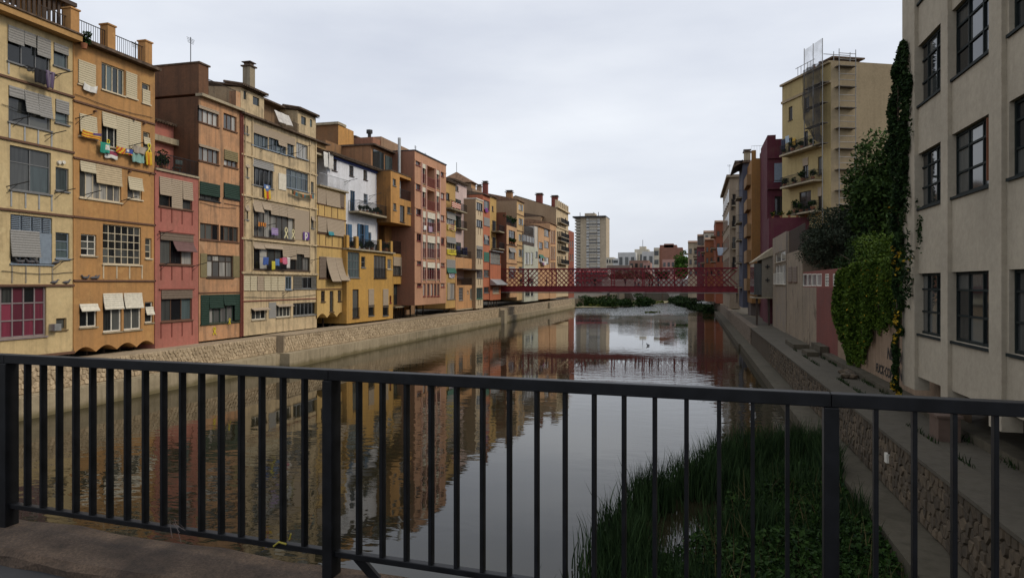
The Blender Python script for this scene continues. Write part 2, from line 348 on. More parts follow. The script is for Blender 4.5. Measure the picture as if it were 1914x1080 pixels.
def window(s, ua, ub, za, zb, wpx, nx=2, nz=1, fm=None, gl=None, rec=.14, fw=.06, blinds=(), transom=0, sill=True, name='window'):
    fr = s.fr; s.ops.append((ua, ub, za, zb, rec)); fm = fm or white; gl = gl or GL; mb = MB(); d = -rec
    us = [ua + (ub - ua) * i / nx for i in range(nx + 1)]
    zs = [za + (zb - za) * i / nz for i in range(nz + 1)]
    if transom: zs = [za + (zb - za - (zb - za) * transom) * i / nz for i in range(nz + 1)] + [zb]
    for i, u in enumerate(us):
        w = fw if i in (0, nx) else fw * .75; a = u if i == 0 else (u - w if i == nx else u - w / 2); mb.fbox(fr, a, a + w, za, zb, d, d + .06)
    for j, z in enumerate(zs):
        w = fw if j in (0, len(zs) - 1) else fw * .7; a = z if j == 0 else (z - w if j == len(zs) - 1 else z - w / 2)
        for i in range(nx): mb.fbox(fr, us[i] + fw * .4, us[i + 1] - fw * .4, a, a + w, d + .002, d + .055)
    o = mb.build(name, fm, s.root)
    gm = lambda: gl if not isinstance(gl, (list, tuple)) else random.choice(gl)
    cells = [(us[i], us[i + 1], zs[j], zs[j + 1]) for i in range(nx) for j in range(len(zs) - 1)] if wpx / nx >= 8 else [(ua, ub, za, zb)]
    for a, b, c, e in cells:
        MB().poly(fr.P(a, c, d + .02), fr.P(b, c, d + .02), fr.P(b, e, d + .02), fr.P(a, e, d + .02)).build('pane', gm(), o)
    MB().poly(fr.P(ua, za, d), fr.P(ub, za, d), fr.P(ub, zb, d), fr.P(ua, zb, d)).build('backing', dkwood, o)
    if sill: MB().fbox(fr, ua - .05, ub + .05, za - .07, za - .002, -.02, .08).build('sill', fm if fm is not white else concrete, o)
    for bl in blinds:
        f0, f1, drop, bm = bl[:4]; out = bl[4] if len(bl) > 4 else 0; t0 = bl[5] if len(bl) > 5 else 0
        blind_mesh(fr, ua + (ub - ua) * f0 + .01, ua + (ub - ua) * f1 - .01, zb + .03 - (zb - za) * t0, zb - (zb - za) * drop, .035, out).build('blind', bm, o)
    return o
def railing_between(name, fr, u0, u1, z0, z1, d, parent, mat=None, pitch=.12):
    mb = MB(); mb.fbox(fr, u0, u1, z1 - .035, z1, d - .02, d + .02); mb.fbox(fr, u0, u1, z0 + .05, z0 + .08, d - .015, d + .015)
    n = max(2, int((u1 - u0) / pitch))
    for i in range(n + 1):
        u = u0 + (u1 - u0) * i / n; mb.fbox(fr, u - .009, u + .009, z0, z1 - .03, d - .009, d + .009)
    return mb.build(name, mat or iron, parent)
# ------------------------------------------------------------------ setting: ground, water, banks
def struct(name, mb, mat): return tag(mb.build(name, mat), kind='structure')
soil = stucco('soil', (.12, .10, .07), (.05, .045, .03), .6, 1)
paving = stucco('walkway_concrete', (.10, .086, .063), (.07, .06, .04), .85, 5)  # tone lowered so the walkway's colour carries the right bank's shade
struct('ground', MB().poly((-3000, -600, -.9), (3000, -600, -.9), (3000, 4000, -.9), (-3000, 4000, -.9)), soil)
def water_mat():
    m, n, l, b = nmat('river_water')
    b.inputs['Base Color'].default_value = (.022, .019, .010, 1); b.inputs['Roughness'].default_value = .025; b.inputs['IOR'].default_value = 1.333; b.inputs['Specular IOR Level'].default_value = .5
    g = n.new('ShaderNodeNewGeometry')
    def noise(scale, det, vec, rough=.5):
        mp = n.new('ShaderNodeMapping'); mp.inputs['Scale'].default_value = vec; l.new(g.outputs['Position'], mp.inputs['Vector'])
        t = n.new('ShaderNodeTexNoise'); t.inputs['Scale'].default_value = scale; t.inputs['Detail'].default_value = det; t.inputs['Roughness'].default_value = rough
        l.new(mp.outputs['Vector'], t.inputs['Vector']); return t.outputs['Fac']
    def math_(op, a, c):
        x = n.new('ShaderNodeMath'); x.operation = op
        for i, q in enumerate((a, c)):
            if isinstance(q, (int, float)): x.inputs[i].default_value = q
            else: l.new(q, x.inputs[i])
        return x.outputs[0]
    rip = math_('ADD', math_('MULTIPLY', noise(1.3, 2, (.55, 1.0, 1)), 1.0), math_('MULTIPLY', noise(4.5, 2, (.5, 1.0, 1)), .26))
    # breeze: calm lanes and ruffled lanes, livelier over the shallows beyond the footbridge
    lanes = n.new('ShaderNodeValToRGB'); lanes.color_ramp.elements[0].position = .42; lanes.color_ramp.elements[1].position = .62
    lanes.color_ramp.elements[0].color = (.045, .045, .045, 1); lanes.color_ramp.elements[1].color = (1, 1, 1, 1)
    l.new(noise(.055, 3, (1.0, .75, 1), .5), lanes.inputs['Fac'])
    sp = n.new('ShaderNodeSeparateXYZ'); l.new(g.outputs['Position'], sp.inputs[0])
    def rng(lo, hi, a, c):
        x = n.new('ShaderNodeMapRange'); x.inputs['From Min'].default_value = lo; x.inputs['From Max'].default_value = hi; x.inputs['To Min'].default_value = a; x.inputs['To Max'].default_value = c
        l.new(sp.outputs['Y'], x.inputs['Value']); return x.outputs['Result']
    shal = math_('MULTIPLY', rng(128, 150, 0, 1), rng(215, 240, 1, 0))
    sh2 = math_('MULTIPLY', shal, noise(.12, 3, (1, .5, 1)))
    amp = math_('ADD', math_('MULTIPLY', lanes.outputs['Color'], .021), math_('MULTIPLY', sh2, .34))
    bp = n.new('ShaderNodeBump'); bp.inputs['Strength'].default_value = 1.0; bp.inputs['Distance'].default_value = 1.0
    l.new(math_('MULTIPLY', rip, amp), bp.inputs['Height']); l.new(bp.outputs['Normal'], b.inputs['Normal'])
    return m
struct('river_water', MB().poly((-60, -40, 0), (30, -40, 0), (30, 320, 0), (-60, 320, 0)), water_mat())
BL = 2.1
struct('bank_ground_east', MB().box(-1500, -60, -.8, -28.62, 900, BL), soil)
struct('bank_ground_west', MB().box(5.12, -60, -.8, 1500, 900, 1.9), paving)
struct('far_bank_ground', MB().box(-300, 300, -.8, 300, 3000, 2.6), soil)

# ------------------------------------------------------------------ rubble river walls
mortar = stucco('wall_mortar', (.42, .33, .22), (.16, .12, .08), .6, 2)
def stone_mat(name, c0, c1):
    m, n, l, b = nmat(name)
    oi = n.new('ShaderNodeObjectInfo'); g = n.new('ShaderNodeNewGeometry'); ad = n.new('ShaderNodeMath'); ad.operation = 'ADD'; l.new(oi.outputs['Random'], ad.inputs[0]); l.new(g.outputs['Random Per Island'], ad.inputs[1])
    fr_ = n.new('ShaderNodeMath'); fr_.operation = 'FRACT'; l.new(ad.outputs[0], fr_.inputs[0])
    r = n.new('ShaderNodeValToRGB'); r.color_ramp.elements[0].color = tuple(c0) + (1,); r.color_ramp.elements[1].color = tuple(c1) + (1,); l.new(fr_.outputs[0], r.inputs['Fac'])
    t = n.new('ShaderNodeTexNoise'); t.inputs['Scale'].default_value = 7; t.inputs['Detail'].default_value = 6; l.new(g.outputs['Position'], t.inputs['Vector'])
    r2 = n.new('ShaderNodeValToRGB'); r2.color_ramp.elements[0].position = .3; r2.color_ramp.elements[1].position = .7; r2.color_ramp.elements[0].color = (.6, .58, .55, 1); r2.color_ramp.elements[1].color = (1.1, 1.08, 1.05, 1); l.new(t.outputs['Fac'], r2.inputs['Fac'])
    x = n.new('ShaderNodeMix'); x.data_type = 'RGBA'; x.blend_type = 'MULTIPLY'; x.inputs['Factor'].default_value = 1; l.new(r.outputs['Color'], x.inputs['A']); l.new(r2.outputs['Color'], x.inputs['B']); l.new(x.outputs['Result'], b.inputs['Base Color'])
    bp = n.new('ShaderNodeBump'); bp.inputs['Strength'].default_value = .5; bp.inputs['Distance'].default_value = .03; l.new(t.outputs['Fac'], bp.inputs['Height']); l.new(bp.outputs['Normal'], b.inputs['Normal']); b.inputs['Roughness'].default_value = .9
    return m
stone_l = stone_mat('pale_rubble_stone', (.42, .33, .22), (.60, .485, .335)); stone_r = stone_mat('brown_rubble_stone', (.06, .045, .028), (.135, .10, .063))  # right-bank stone is darkened in its colour to carry the shade there
def far_rubble(name, joint, col):
    m, n, l, b = nmat(name); g = n.new('ShaderNodeNewGeometry')
    v = n.new('ShaderNodeTexVoronoi'); v.feature = 'DISTANCE_TO_EDGE'; v.inputs['Scale'].default_value = 3.6; l.new(g.outputs['Position'], v.inputs['Vector'])
    v2 = n.new('ShaderNodeTexVoronoi'); v2.inputs['Scale'].default_value = 3.6; l.new(g.outputs['Position'], v2.inputs['Vector'])
    r = n.new('ShaderNodeValToRGB'); r.color_ramp.elements[0].position = .02; r.color_ramp.elements[1].position = .08; r.color_ramp.elements[0].color = joint + (1,); r.color_ramp.elements[1].color = col + (1,); l.new(v.outputs['Distance'], r.inputs['Fac'])
    hs = n.new('ShaderNodeMix'); hs.data_type = 'RGBA'; hs.blend_type = 'MULTIPLY'; hs.inputs['Factor'].default_value = .55; l.new(r.outputs['Color'], hs.inputs['A'])
    bw = n.new('ShaderNodeRGBToBW'); l.new(v2.outputs['Color'], bw.inputs[0]); l.new(bw.outputs[0], hs.inputs['B']); l.new(hs.outputs['Result'], b.inputs['Base Color'])
    bp = n.new('ShaderNodeBump'); bp.inputs['Distance'].default_value = .05; l.new(r.outputs['Color'], bp.inputs['Height']); l.new(bp.outputs['Normal'], b.inputs['Normal']); b.inputs['Roughness'].default_value = .9
    return m
rub_far_l = far_rubble('far_pale_rubble', (.22, .17, .11), (.56, .45, .31)); rub_far_r = far_rubble('far_brown_rubble', (.08, .06, .04), (.22, .165, .11))
def voronoi_stones(w, h, size, gap, seed):
    """irregular polygons that fill a w x h panel: each seed's cell, its edges drawn in by half a joint"""
    rg = random.Random(seed); nx, nz = int(w / size / 1.12), max(2, int(h / size / .92)); pts = []
    for i in range(nx + 1):
        for j in range(nz): pts.append(((i + .5 * (j % 2) + rg.uniform(-.36, .36)) * w / nx, (j + .5 + rg.uniform(-.3, .3)) * h / nz))
    pts = [p for p in pts if 0 < p[0] < w]; out = []
    for p in pts:
        poly = [(gap, gap), (w - gap, gap), (w - gap, h - gap), (gap, h - gap)]
        near = [q for q in pts if q is not p and abs(q[0] - p[0]) < size * 3 and abs(q[1] - p[1]) < size * 3]
        for q in near:
            nx_, nz_ = q[0] - p[0], q[1] - p[1]; L = math.hypot(nx_, nz_)
            if L < 1e-6: continue
            nx_, nz_ = nx_ / L, nz_ / L; lim = L / 2 - gap / 2; new = []
            for k in range(len(poly)):
                a, b = poly[k], poly[(k + 1) % len(poly)]
                da = (a[0] - p[0]) * nx_ + (a[1] - p[1]) * nz_ - lim; db = (b[0] - p[0]) * nx_ + (b[1] - p[1]) * nz_ - lim
                if da <= 0: new.append(a)
                if da * db < 0: t = da / (da - db); new.append((a[0] + (b[0] - a[0]) * t, a[1] + (b[1] - a[1]) * t))
            poly = new
            if len(poly) < 3: break
        if len(poly) >= 3: out.append(poly)
    return out
def stone_into(mb, fr, u0, z0, poly, rg):
    n = len(poly); cx = sum(p[0] for p in poly) / n; cz = sum(p[1] for p in poly) / n; dep = rg.uniform(.025, .06); k = .80; tx, tz = rg.uniform(-.05, .05), rg.uniform(-.05, .05); i = len(mb.v)
    for p in poly: mb.v.append(fr.P(u0 + p[0], z0 + p[1], .0))
    for p in poly: mb.v.append(fr.P(u0 + cx + (p[0] - cx) * k, z0 + cz + (p[1] - cz) * k, dep + (p[0] - cx) * tx + (p[1] - cz) * tz))
    for j in range(n): a, b = i + j, i + (j + 1) % n; mb.f.append((a, b, b + n, a + n))
    mb.f.append(tuple(i + n + j for j in range(n)))
def rubble(root, fr, u0, u1, z0, z1, size, seed, single_to, mat):
    rg = random.Random(seed); rest = MB(); cnt = 0
    for poly in voronoi_stones(u1 - u0, z1 - z0, size, .018, seed):
        cu = u0 + sum(p[0] for p in poly) / len(poly)
        if cu < single_to and cnt < 298: mb = MB(); stone_into(mb, fr, u0, z0, poly, rg); mb.build('stone', mat, root); cnt += 1
        else: stone_into(rest, fr, u0, z0, poly, rg)
    if rest.v: tag(rest.build('small_stones', mat, root), kind='stuff')
def tide(name, col, wet, zt):
    m = stucco(name, col, (.13, .105, .06), .8, 94); n, l = m.node_tree.nodes, m.node_tree.links; bs = n['Principled BSDF']; src = bs.inputs['Base Color'].links[0].from_socket
    g = n.new('ShaderNodeNewGeometry'); sp = n.new('ShaderNodeSeparateXYZ'); l.new(g.outputs['Position'], sp.inputs[0]); t = n.new('ShaderNodeTexNoise'); t.inputs['Scale'].default_value = .8; t.inputs['Detail'].default_value = 6; l.new(g.outputs['Position'], t.inputs['Vector'])
    mm = n.new('ShaderNodeMath'); mm.operation = 'MULTIPLY_ADD'; mm.inputs[1].default_value = -.5; l.new(t.outputs['Fac'], mm.inputs[0]); l.new(sp.outputs['Z'], mm.inputs[2])
    mr = n.new('ShaderNodeMapRange'); mr.inputs['From Min'].default_value = zt - .27; mr.inputs['From Max'].default_value = zt; mr.inputs['To Min'].default_value = .8; mr.inputs['To Max'].default_value = 0; l.new(mm.outputs[0], mr.inputs['Value'])
    x = n.new('ShaderNodeMix'); x.data_type = 'RGBA'; l.new(mr.outputs['Result'], x.inputs['Factor']); l.new(src, x.inputs['A']); x.inputs['B'].default_value = wet + (1,); l.new(x.outputs['Result'], bs.inputs['Base Color']); return m
plinth_m = tide('plinth_concrete', (.40, .33, .215), (.12, .10, .045), .12)
# left wall: near stretch, then a step towards the river
wl_ = thing('river_wall', (-28.5, 34, 0), 'pale rubble stone river wall below the yellow, orange and pink houses, on concrete plinth', 'wall')
MB().box(-30.2, 10, -.6, -28.5, 43.3, 2.2).build('masonry', mortar, wl_)
MB().box(-28.7, 10, -.6, -28.02, 43.25, .96).box(-28.7, 10, .965, -28.30, 43.25, 1.02).build('plinth', plinth_m, wl_)
rubble(wl_, FL(-28.5), 22.0, 43.2, 1.03, 2.18, .25, 11, 99, stone_l)
wl2 = thing('river_wall', (-27.9, 70, 0), 'long pale rubble river wall running from the projecting concrete pier to the red footbridge', 'wall')
MB().box(-30.2, 43.3, -.6, -27.95, 99.2, 2.2).build('masonry', mortar, wl2)
MB().box(-28.1, 50.3, -.6, -27.55, 99.2, .94).build('plinth', plinth_m, wl2)
MB().box(-28.1, 43.0, -.6, -27.28, 50.3, 1.02).build('pier', plinth_m, wl2)
rubble(wl2, FL(-27.95), 43.4, 99.0, 1.03, 2.18, .25, 12, 60, stone_l)
MB().box(-29.9, 43.3, 2.2, -27.9, 99.2, 2.26).build('coping', mortar, wl2)
wl3 = thing('river_wall', (-27.9, 130, 0), 'far rubble river wall passing beneath the red footbridge, ending at green bushes', 'wall')
MB().box(-30.2, 99.2, -.6, -27.75, 163, 2.25).build('masonry', rub_far_l, wl3)
MB().box(-28.0, 99.2, -.6, -27.3, 163, 1.0).build('plinth', plinth_m, wl3)
MB().box(-28.2, 99.0, -.6, -27.05, 100.6, 2.0).box(-28.2, 134, -.6, -27.4, 135.2, 2.2).build('buttress', concrete, wl3)
MB().tube([(-29.2, 163, -.6), (-29.2, 163, 2.3)], 1.9, 20).build('rounded_end', concrete, wl3)
# right wall with its low ledge and walkway
wr = thing('river_wall', (4.95, 30, 0), 'brown rubble stone river wall edging the concrete walkway beside the reeds', 'wall')
mort_r = stucco('brown_mortar', (.085, .065, .042), (.04, .03, .02), .6, 92); conc_r = stucco('shaded_concrete', (.095, .08, .053), (.04, .034, .02), .8, 93)  # right wall's mortar and ledge concrete: shade put into their base colours
MB().box(4.99, -10, -.6, 5.6, 66, 1.88).build('masonry', mort_r, wr)
MB().box(4.05, -10, -.6, 5.2, 66, .46).build('ledge', conc_r, wr)
MB().box(4.90, -10, 1.883, 5.75, 66, 1.96).build('coping', paving, wr)
rubble(wr, FRt(4.99), 11.0, 50.0, .48, 1.86, .25, 13, 60, stone_r)
MB().box(4.90, 20.2, 1.18, 4.985, 20.42, 1.42).build('outlet_box', white, wr)
wr2 = thing('river_wall', (4.95, 100, 0), 'far brown river wall of the walkway running under the red footbridge', 'wall')
MB().box(4.93, 66, -.6, 5.6, 200, 1.95).build('masonry', rub_far_r, wr2); MB().box(3.9, 66, -.6, 5.0, 150, .46).build('ledge', conc_r, wr2)

# ------------------------------------------------------------------ the bridge one stands on, and its railing
RD = Vector((.945 * ca + .328 * sa, .945 * sa - .328 * ca, 0)).normalized(); RN = Vector((-RD.y, RD.x, 0))     # along the rail, towards the river
R0 = Vector((-3.7 * sa, 3.7 * ca, 0))
def rp(s, d, z): return R0 + RD * s + RN * d + Vector((0, 0, z))
DECK = EYE - 1.80
asphalt = stucco('bridge_asphalt', (.05, .05, .053), (.035, .035, .035), .6, 9); kerbm = stucco('kerb_stone', (.15, .105, .07), (.06, .045, .035), 1.0, 4, bump=1.0)
def rbox(mb, s0, s1, d0, d1, z0, z1): return mb.hexa([rp(s0, d0, z0), rp(s1, d0, z0), rp(s1, d1, z0), rp(s0, d1, z0), rp(s0, d0, z1), rp(s1, d0, z1), rp(s1, d1, z1), rp(s0, d1, z1)])
struct('bridge_deck', rbox(MB(), -14, 9, -7, -.3, DECK - .5, DECK), asphalt)
kb = MB(); prof = [(-.36, DECK - .02), (-.36, DECK + .05), (-.32, DECK + .085), (.10, DECK + .10), (.16, DECK + .07), (.17, DECK - .5)]
N = 90
for i in range(N):
    for p, q in zip(prof, prof[1:]):
        j = lambda s, p: rp(s, p[0] + .012 * math.sin(s * 9 + p[1] * 30), p[1] + .010 * math.sin(s * 5.3) * (p[1] > DECK))
        a, b = -14 + 23 * i / N, -14 + 23 * (i + 1) / N; kb.poly(j(a, p), j(b, p), j(b, q), j(a, q))
struct('kerb', kb, kerbm)
def rough_kerb():
    m, n, l, bs = nmat('rough_kerb'); g = n.new('ShaderNodeNewGeometry')
    t = n.new('ShaderNodeTexNoise'); t.inputs['Scale'].default_value = 55; t.inputs['Detail'].default_value = 8; t.inputs['Roughness'].default_value = .75; l.new(g.outputs['Position'], t.inputs['Vector'])
    t2 = n.new('ShaderNodeTexNoise'); t2.inputs['Scale'].default_value = 3.5; t2.inputs['Detail'].default_value = 6; l.new(g.outputs['Position'], t2.inputs['Vector'])
    r = n.new('ShaderNodeValToRGB'); r.color_ramp.elements[0].position = .32; r.color_ramp.elements[1].position = .68; r.color_ramp.elements[0].color = (.045, .032, .024, 1); r.color_ramp.elements[1].color = (.17, .12, .082, 1); l.new(t.outputs['Fac'], r.inputs['Fac'])
    r2 = n.new('ShaderNodeValToRGB'); r2.color_ramp.elements[0].position = .38; r2.color_ramp.elements[1].position = .62; r2.color_ramp.elements[0].color = (.45, .42, .4, 1); r2.color_ramp.elements[1].color = (1.1, 1.05, 1, 1); l.new(t2.outputs['Fac'], r2.inputs['Fac'])
    x = n.new('ShaderNodeMix'); x.data_type = 'RGBA'; x.blend_type = 'MULTIPLY'; x.inputs['Factor'].default_value = 1; l.new(r.outputs['Color'], x.inputs['A']); l.new(r2.outputs['Color'], x.inputs['B']); l.new(x.outputs['Result'], bs.inputs['Base Color'])
    bp = n.new('ShaderNodeBump'); bp.inputs['Strength'].default_value = 1; bp.inputs['Distance'].default_value = .02; l.new(t.outputs['Fac'], bp.inputs['Height']); l.new(bp.outputs['Normal'], bs.inputs['Normal']); bs.inputs['Roughness'].default_value = .95
    return m
bpy.data.objects['kerb'].data.materials[0] = rough_kerb()
railm = flat('railing_paint', (.0075, .008, .0095), .45, .1, var=.5, scale=9, spec=.25)
SP = 2.665; S0 = -1.117
rl = thing('bridge_railing', rp(0, 0, DECK + .1), 'black metal railing with flat upright bars along the bridge edge', 'railing')
ZT, ZB = EYE - .50, EYE - 1.55
def rpart(name, s0, s1, d0, d1, z0, z1, bev=.004):
    mb = rbox(MB(), s0, s1, d0, d1, z0, z1); o = mb.build(name, railm, rl)
    if bev: m = o.modifiers.new('bevel', 'BEVEL'); m.width = bev; m.segments = 2
    return o
for k in range(-4, 4):
    s = S0 + SP * k
    rpart('post', s - .032, s + .032, -.05, .05, DECK + .06, ZT - .062)
    rpart('top_rail', s + .001, s + SP - .001, -.036, .036, ZT - .062, ZT)
    rpart('bottom_rail', s + .033, s + SP - .033, -.025, .025, ZB - .035, ZB)
    nb = 16
    for i in range(nb):
        t = s + .032 + (SP - .064) * (i + 1) / (nb + 1); rpart('baluster', t - .0095, t + .0095, -.024, .024, ZB - .001, ZT - .061, .003)
    # outrigger that carries the post from the side of the deck
    if k < 0: continue
    mb = MB(); mb.bar(rp(s + .34, .06, DECK + .02), rp(s + .16, .02, ZB - .03), .03, .05); mb.bar(rp(s + .34, .06, DECK - .35), rp(s + .34, .06, DECK + .03), .05, .05)
    mb.build('brace', railm, rl)
tie = MB()
for k in range(5):
    a = k * 1.3; tie.tube([rp(-2.27 + .02 * k, -.02, ZB + .005), rp(-2.25 + .03 * math.cos(a), -.05, ZB + .03 + .01 * k), rp(-2.2 + .06 * math.cos(a), -.06, ZB + .01 - .02 * k)], .0013, 5)
tag(tie.build('wire_tie', flat('pale_wire', (.16, .13, .12), .6)), 'frayed pale wire twisted round the bottom rail of the black railing', 'wire')
yt = MB(); yt.tube([rp(-1.50, -.03, ZB - .02), rp(-1.46, -.035, ZB + .012), rp(-1.41, -.03, ZB + .004)], .006, 6); yt.tube([rp(-1.39, -.028, ZB + .03), rp(-1.375, -.032, ZB + .07)], .005, 6)
tag(yt.build('tape_knot', flat('yellow_tape', (.28, .23, .03), .5)), 'small yellow tape knot on the bottom rail of the black railing', 'tape')
# ------------------------------------------------------------------ the row of houses on the far (left) bank
LC = -29.8
st1 = stucco('plaster_pale_yellow', (.60, .455, .225), amt=.45, seed=1, patch=(.60, .48, .27)); st2 = stucco('plaster_ochre', (.49, .25, .078), amt=.45, seed=2, patch=(.50, .29, .115))
st3 = stucco('plaster_rose', (.43, .145, .11), amt=.35, seed=3); st4 = stucco('plaster_apricot', (.57, .295, .14), (.16, .12, .085), 1.0, 4, patch=(.52, .32, .19))
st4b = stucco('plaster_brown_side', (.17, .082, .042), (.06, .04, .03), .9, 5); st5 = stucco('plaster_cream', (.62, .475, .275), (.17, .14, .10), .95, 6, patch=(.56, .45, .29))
st6 = stucco('plaster_yellow', (.60, .39, .12), amt=.45, seed=7); st7 = stucco('plaster_white_blue', (.70, .72, .78), (.35, .34, .33), .35, 8)
st7b = stucco('plaster_amber', (.55, .305, .055), amt=.45, seed=9); st8 = stucco('plaster_box_ochre', (.54, .27, .065), (.13, .09, .05), .6, 10)
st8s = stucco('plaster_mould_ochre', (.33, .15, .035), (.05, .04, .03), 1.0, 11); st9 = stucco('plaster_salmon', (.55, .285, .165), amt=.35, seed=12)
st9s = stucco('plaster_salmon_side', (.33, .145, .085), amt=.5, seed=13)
def tv(h, xs): return [h.fr.u(x) for x in xs]
# 1 pale yellow house
h = House('yellow_house', 'pale yellow house with grey blinds and a dark pergola on its roof terrace', FL(LC), -75, 137, (137, 80), (137, 656), st1)
gk = dict(fm=grey_w, gl=[GL, GL, GLT])
h.win(A_, 45, 300, 150, 360, 3, 1, blinds=[(0, .36, .42, bl_grey), (.36, .64, .34, bl_grey), (.66, 1, .52, bl_grey)], **gk)
h.win(A_, 318, 405, 255, 385, 1, 1, blinds=[(0, 1, .32, bl_grey)], **gk)
h.win(A_, 50, 303, 510, 720, 2, 1, blinds=[(0, .35, .25, bl_grey), (.35, .67, .60, bl_grey, .12), (.67, 1, .62, bl_grey, .1)], **gk)
h.win(A_, 328, 408, 590, 725, 1, 1, blinds=[(0, 1, .5, bl_grey)], **gk)
h.win(A_, 58, 303, 860, (B_, 75), 2, 1, transom=.36, **gk); h.win(A_, 330, 408, 990, (B_, 80), 1, 1, **gk)
w = h.win(B_, 62, 310, 222, 515, 4, 1, fm=bluegrey, gl=[GL, GLC], transom=.3, blinds=[(-.02, .67, .84, bl_grey, .10, .33)])
ua, ub, za, zb, _ = h.rect(B_, 62, 310, 222, 515)
for i in range(4):                                   # louvres over the window, closed leaf at its right
    a = ua + (ub - ua) * i / 4
    for k in range(8): MB().fbox(h.fr, a + .06, a + (ub - ua) / 4 - .05, zb - .12 - k * .085, zb - .08 - k * .085, -.1, -.02).build('louvre', bluegrey, w)
MB().fbox(h.fr, ua + (ub - ua) * .69, ub - .02, za + .03, za + (zb - za) * .66, -.07, -.015).build('shutter', bluegrey, w)
h.win(B_, 330, 412, 330, 485, 1, 3, fm=bluegrey, gl=GLT)
h.win(B_, -60, 275, 650, 970, 5, 3, fm=flat('mauve_grey_frame', (.22, .185, .19), .6), gl=[GLR, GLR, GLR, GL], fw=.08)
h.win(B_, 333, 395, 842, 910, 1, 1, fm=flat('rusty_frame', (.17, .12, .06), .8))
for c, y in ((A_, 440), (A_, 810), (B_, 185), (B_, 640)): h.band(c, 0, y)
h.studs(A_, (55, 145, 225, 305), 728, 838, alu); h.studs(B_, (65, 150, 230, 305), 85, 178, alu); h.studs(B_, (70, 152, 233, 310), 522, 632, flat('weathered_stud', (.28, .24, .18), .8)); h.studs(A_, (50, 300), 368, 440, alu)
for x in (345, 370):
    u, z = h.fr.hit(A_.x(x), A_.y(965)); MB().tube([h.fr.P(u, z, 0), h.fr.P(u, z, .12)], .09, 12).build('vent_cap', white, h.root)
ua, ub, za, zb, _ = h.rect(B_, 290, 330, 875, 915); MB().fbox(h.fr, ua, ub, za, zb, -.02, .35).build('boiler_box', alu, h.root)
h.band(B_, 200, 1060, .12, .1)
u0, u1 = h.u0 - .1, h.u1 + .02; zt = h.z1
MB().fbox(h.fr, u0, u1, zt, zt + .28, -.3, .55).build('cornice', flat('cornice_plaster', (.42, .25, .10), .9), h.root)
MB().fbox(h.fr, u0, u1, zt + .283, zt + .36, -.4, .62).build('cornice_tiles', tile_d, h.root)
pg = MB()                                            # timber pergola and screen on the roof
for k in range(22): pg.fbox(h.fr, h.u0 + .1 + k * .27, h.u0 + .24 + k * .27, zt + .36, zt + 2.2, -1.0, -.94)
pg.fbox(h.fr, h.u0, h.u0 + 6.4, zt + 2.15, zt + 2.35, -3.5, -.7)
pg.build('pergola', dkwood, h.root)
uc = h.fr.u(A_.x(305)); h.chimney(uc + .9, -2.2, zt + .3, 3.2, .85, st2)
railing_between('railing', h.fr, h.fr.u(A_.x(255)), h.u1 - .1, zt + .36, zt + 1.3, -.3, h.root, dkwood, .11)
MB().bar(h.fr.P(uc + 1.6, zt + 1, -2), h.fr.P(uc + 1.9, zt + 3.4, -2), .05).build('antenna', metal_d, h.root)
h.stilts(3); h.finish()
# 2 ochre house
h = House('ochre_house', 'tall ochre house with cream blinds, flags on its rails and railed roof terrace', FL(LC + .05), 137.5, 289.5, (A_.x(465), A_.y(250)), (B_.x(440), B_.y(1015)), st2)
cw = dict(fm=cream_w, gl=[GL, GLC])
h.win(A_, 463, 567, 355, 495, 1, 1, blinds=[(0, 1, .93, bl_beige)], **cw); h.win(A_, 603, 740, 368, 528, 4, 1, gl=GLT, fm=cream_w); h.win(A_, 745, 812, 425, 570, 1, 1, blinds=[(0, 1, 1, bl_beige)], **cw)
h.win(A_, 843, 890, 490, 608, 1, 1, blinds=[(0, 1, 1, bl_beige, 0, .34)], **cw)
h.win(A_, 470, 573, 675, 805, 2, 1, blinds=[(0, 1, .78, bl_beige, .05)], **cw); 
h.win(A_, 603, 835, 665, 860, 6, 1, fm=white, gl=GL, blinds=[(0, .35, .40, bl_beige, .06), (.35, .67, .92, bl_beige), (.67, 1, .9, bl_beige)])
h.win(A_, 850, 890, 780, 955, 1, 2, blinds=[(0, 1, .4, bl_beige, .04, .2)], **cw)
h.win(A_, 472, 720, 957, (B_, 122), 6, 1, fm=cream_w, gl=[GL, GLC], blinds=[(0, .36, .25, bl_beige, .05), (.36, 1, .50, flat('blind_sand', (.46, .37, .24), .85), .05)])
h.win(A_, 757, 843, 1050, (B_, 128), 2, 1, blinds=[(0, 1, .55, bl_beige, .10)], **cw)
h.win(B_, 480, 573, 340, 468, 2, 3, fm=white, gl=GL); h.win(B_, 610, 838, 280, 518, 6, 4, fm=cream_w, gl=GL, transom=.22, fw=.05); h.win(B_, 862, 900, 365, 485, 1, 3, fm=cream_w)
h.win(B_, 472, 575, 760, 896, 2, 1, fm=white, blinds=[(-.03, 1.03, .26, bl_white, .14)]); h.win(B_, 612, 722, 697, 925, 2, 1, fm=white, blinds=[(-.03, 1.03, .38, bl_white, .12)], fw=.08); h.win(B_, 735, 838, 695, 913, 2, 1, fm=white, blinds=[(-.03, 1.03, .38, bl_white, .12)], fw=.08)
h.win(B_, 860, 908, 745, 868, 1, 2, fm=white, blinds=[(0, 1, .58, bl_white, .1, .26)])
for c, x, y in ((A_, 435, 592), (A_, 435, 930), (B_, 437, 232), (B_, 440, 612)): h.band(c, x, y, .09, .07)
h.studs(B_, (613, 692, 768, 842), 525, 605, cream_w, .06)
h.scallop(4, .30); zt = h.z1
MB().fbox(h.fr, h.u0, h.u1, zt, zt + .16, -.3, .45).build('cornice', tile_d, h.root)
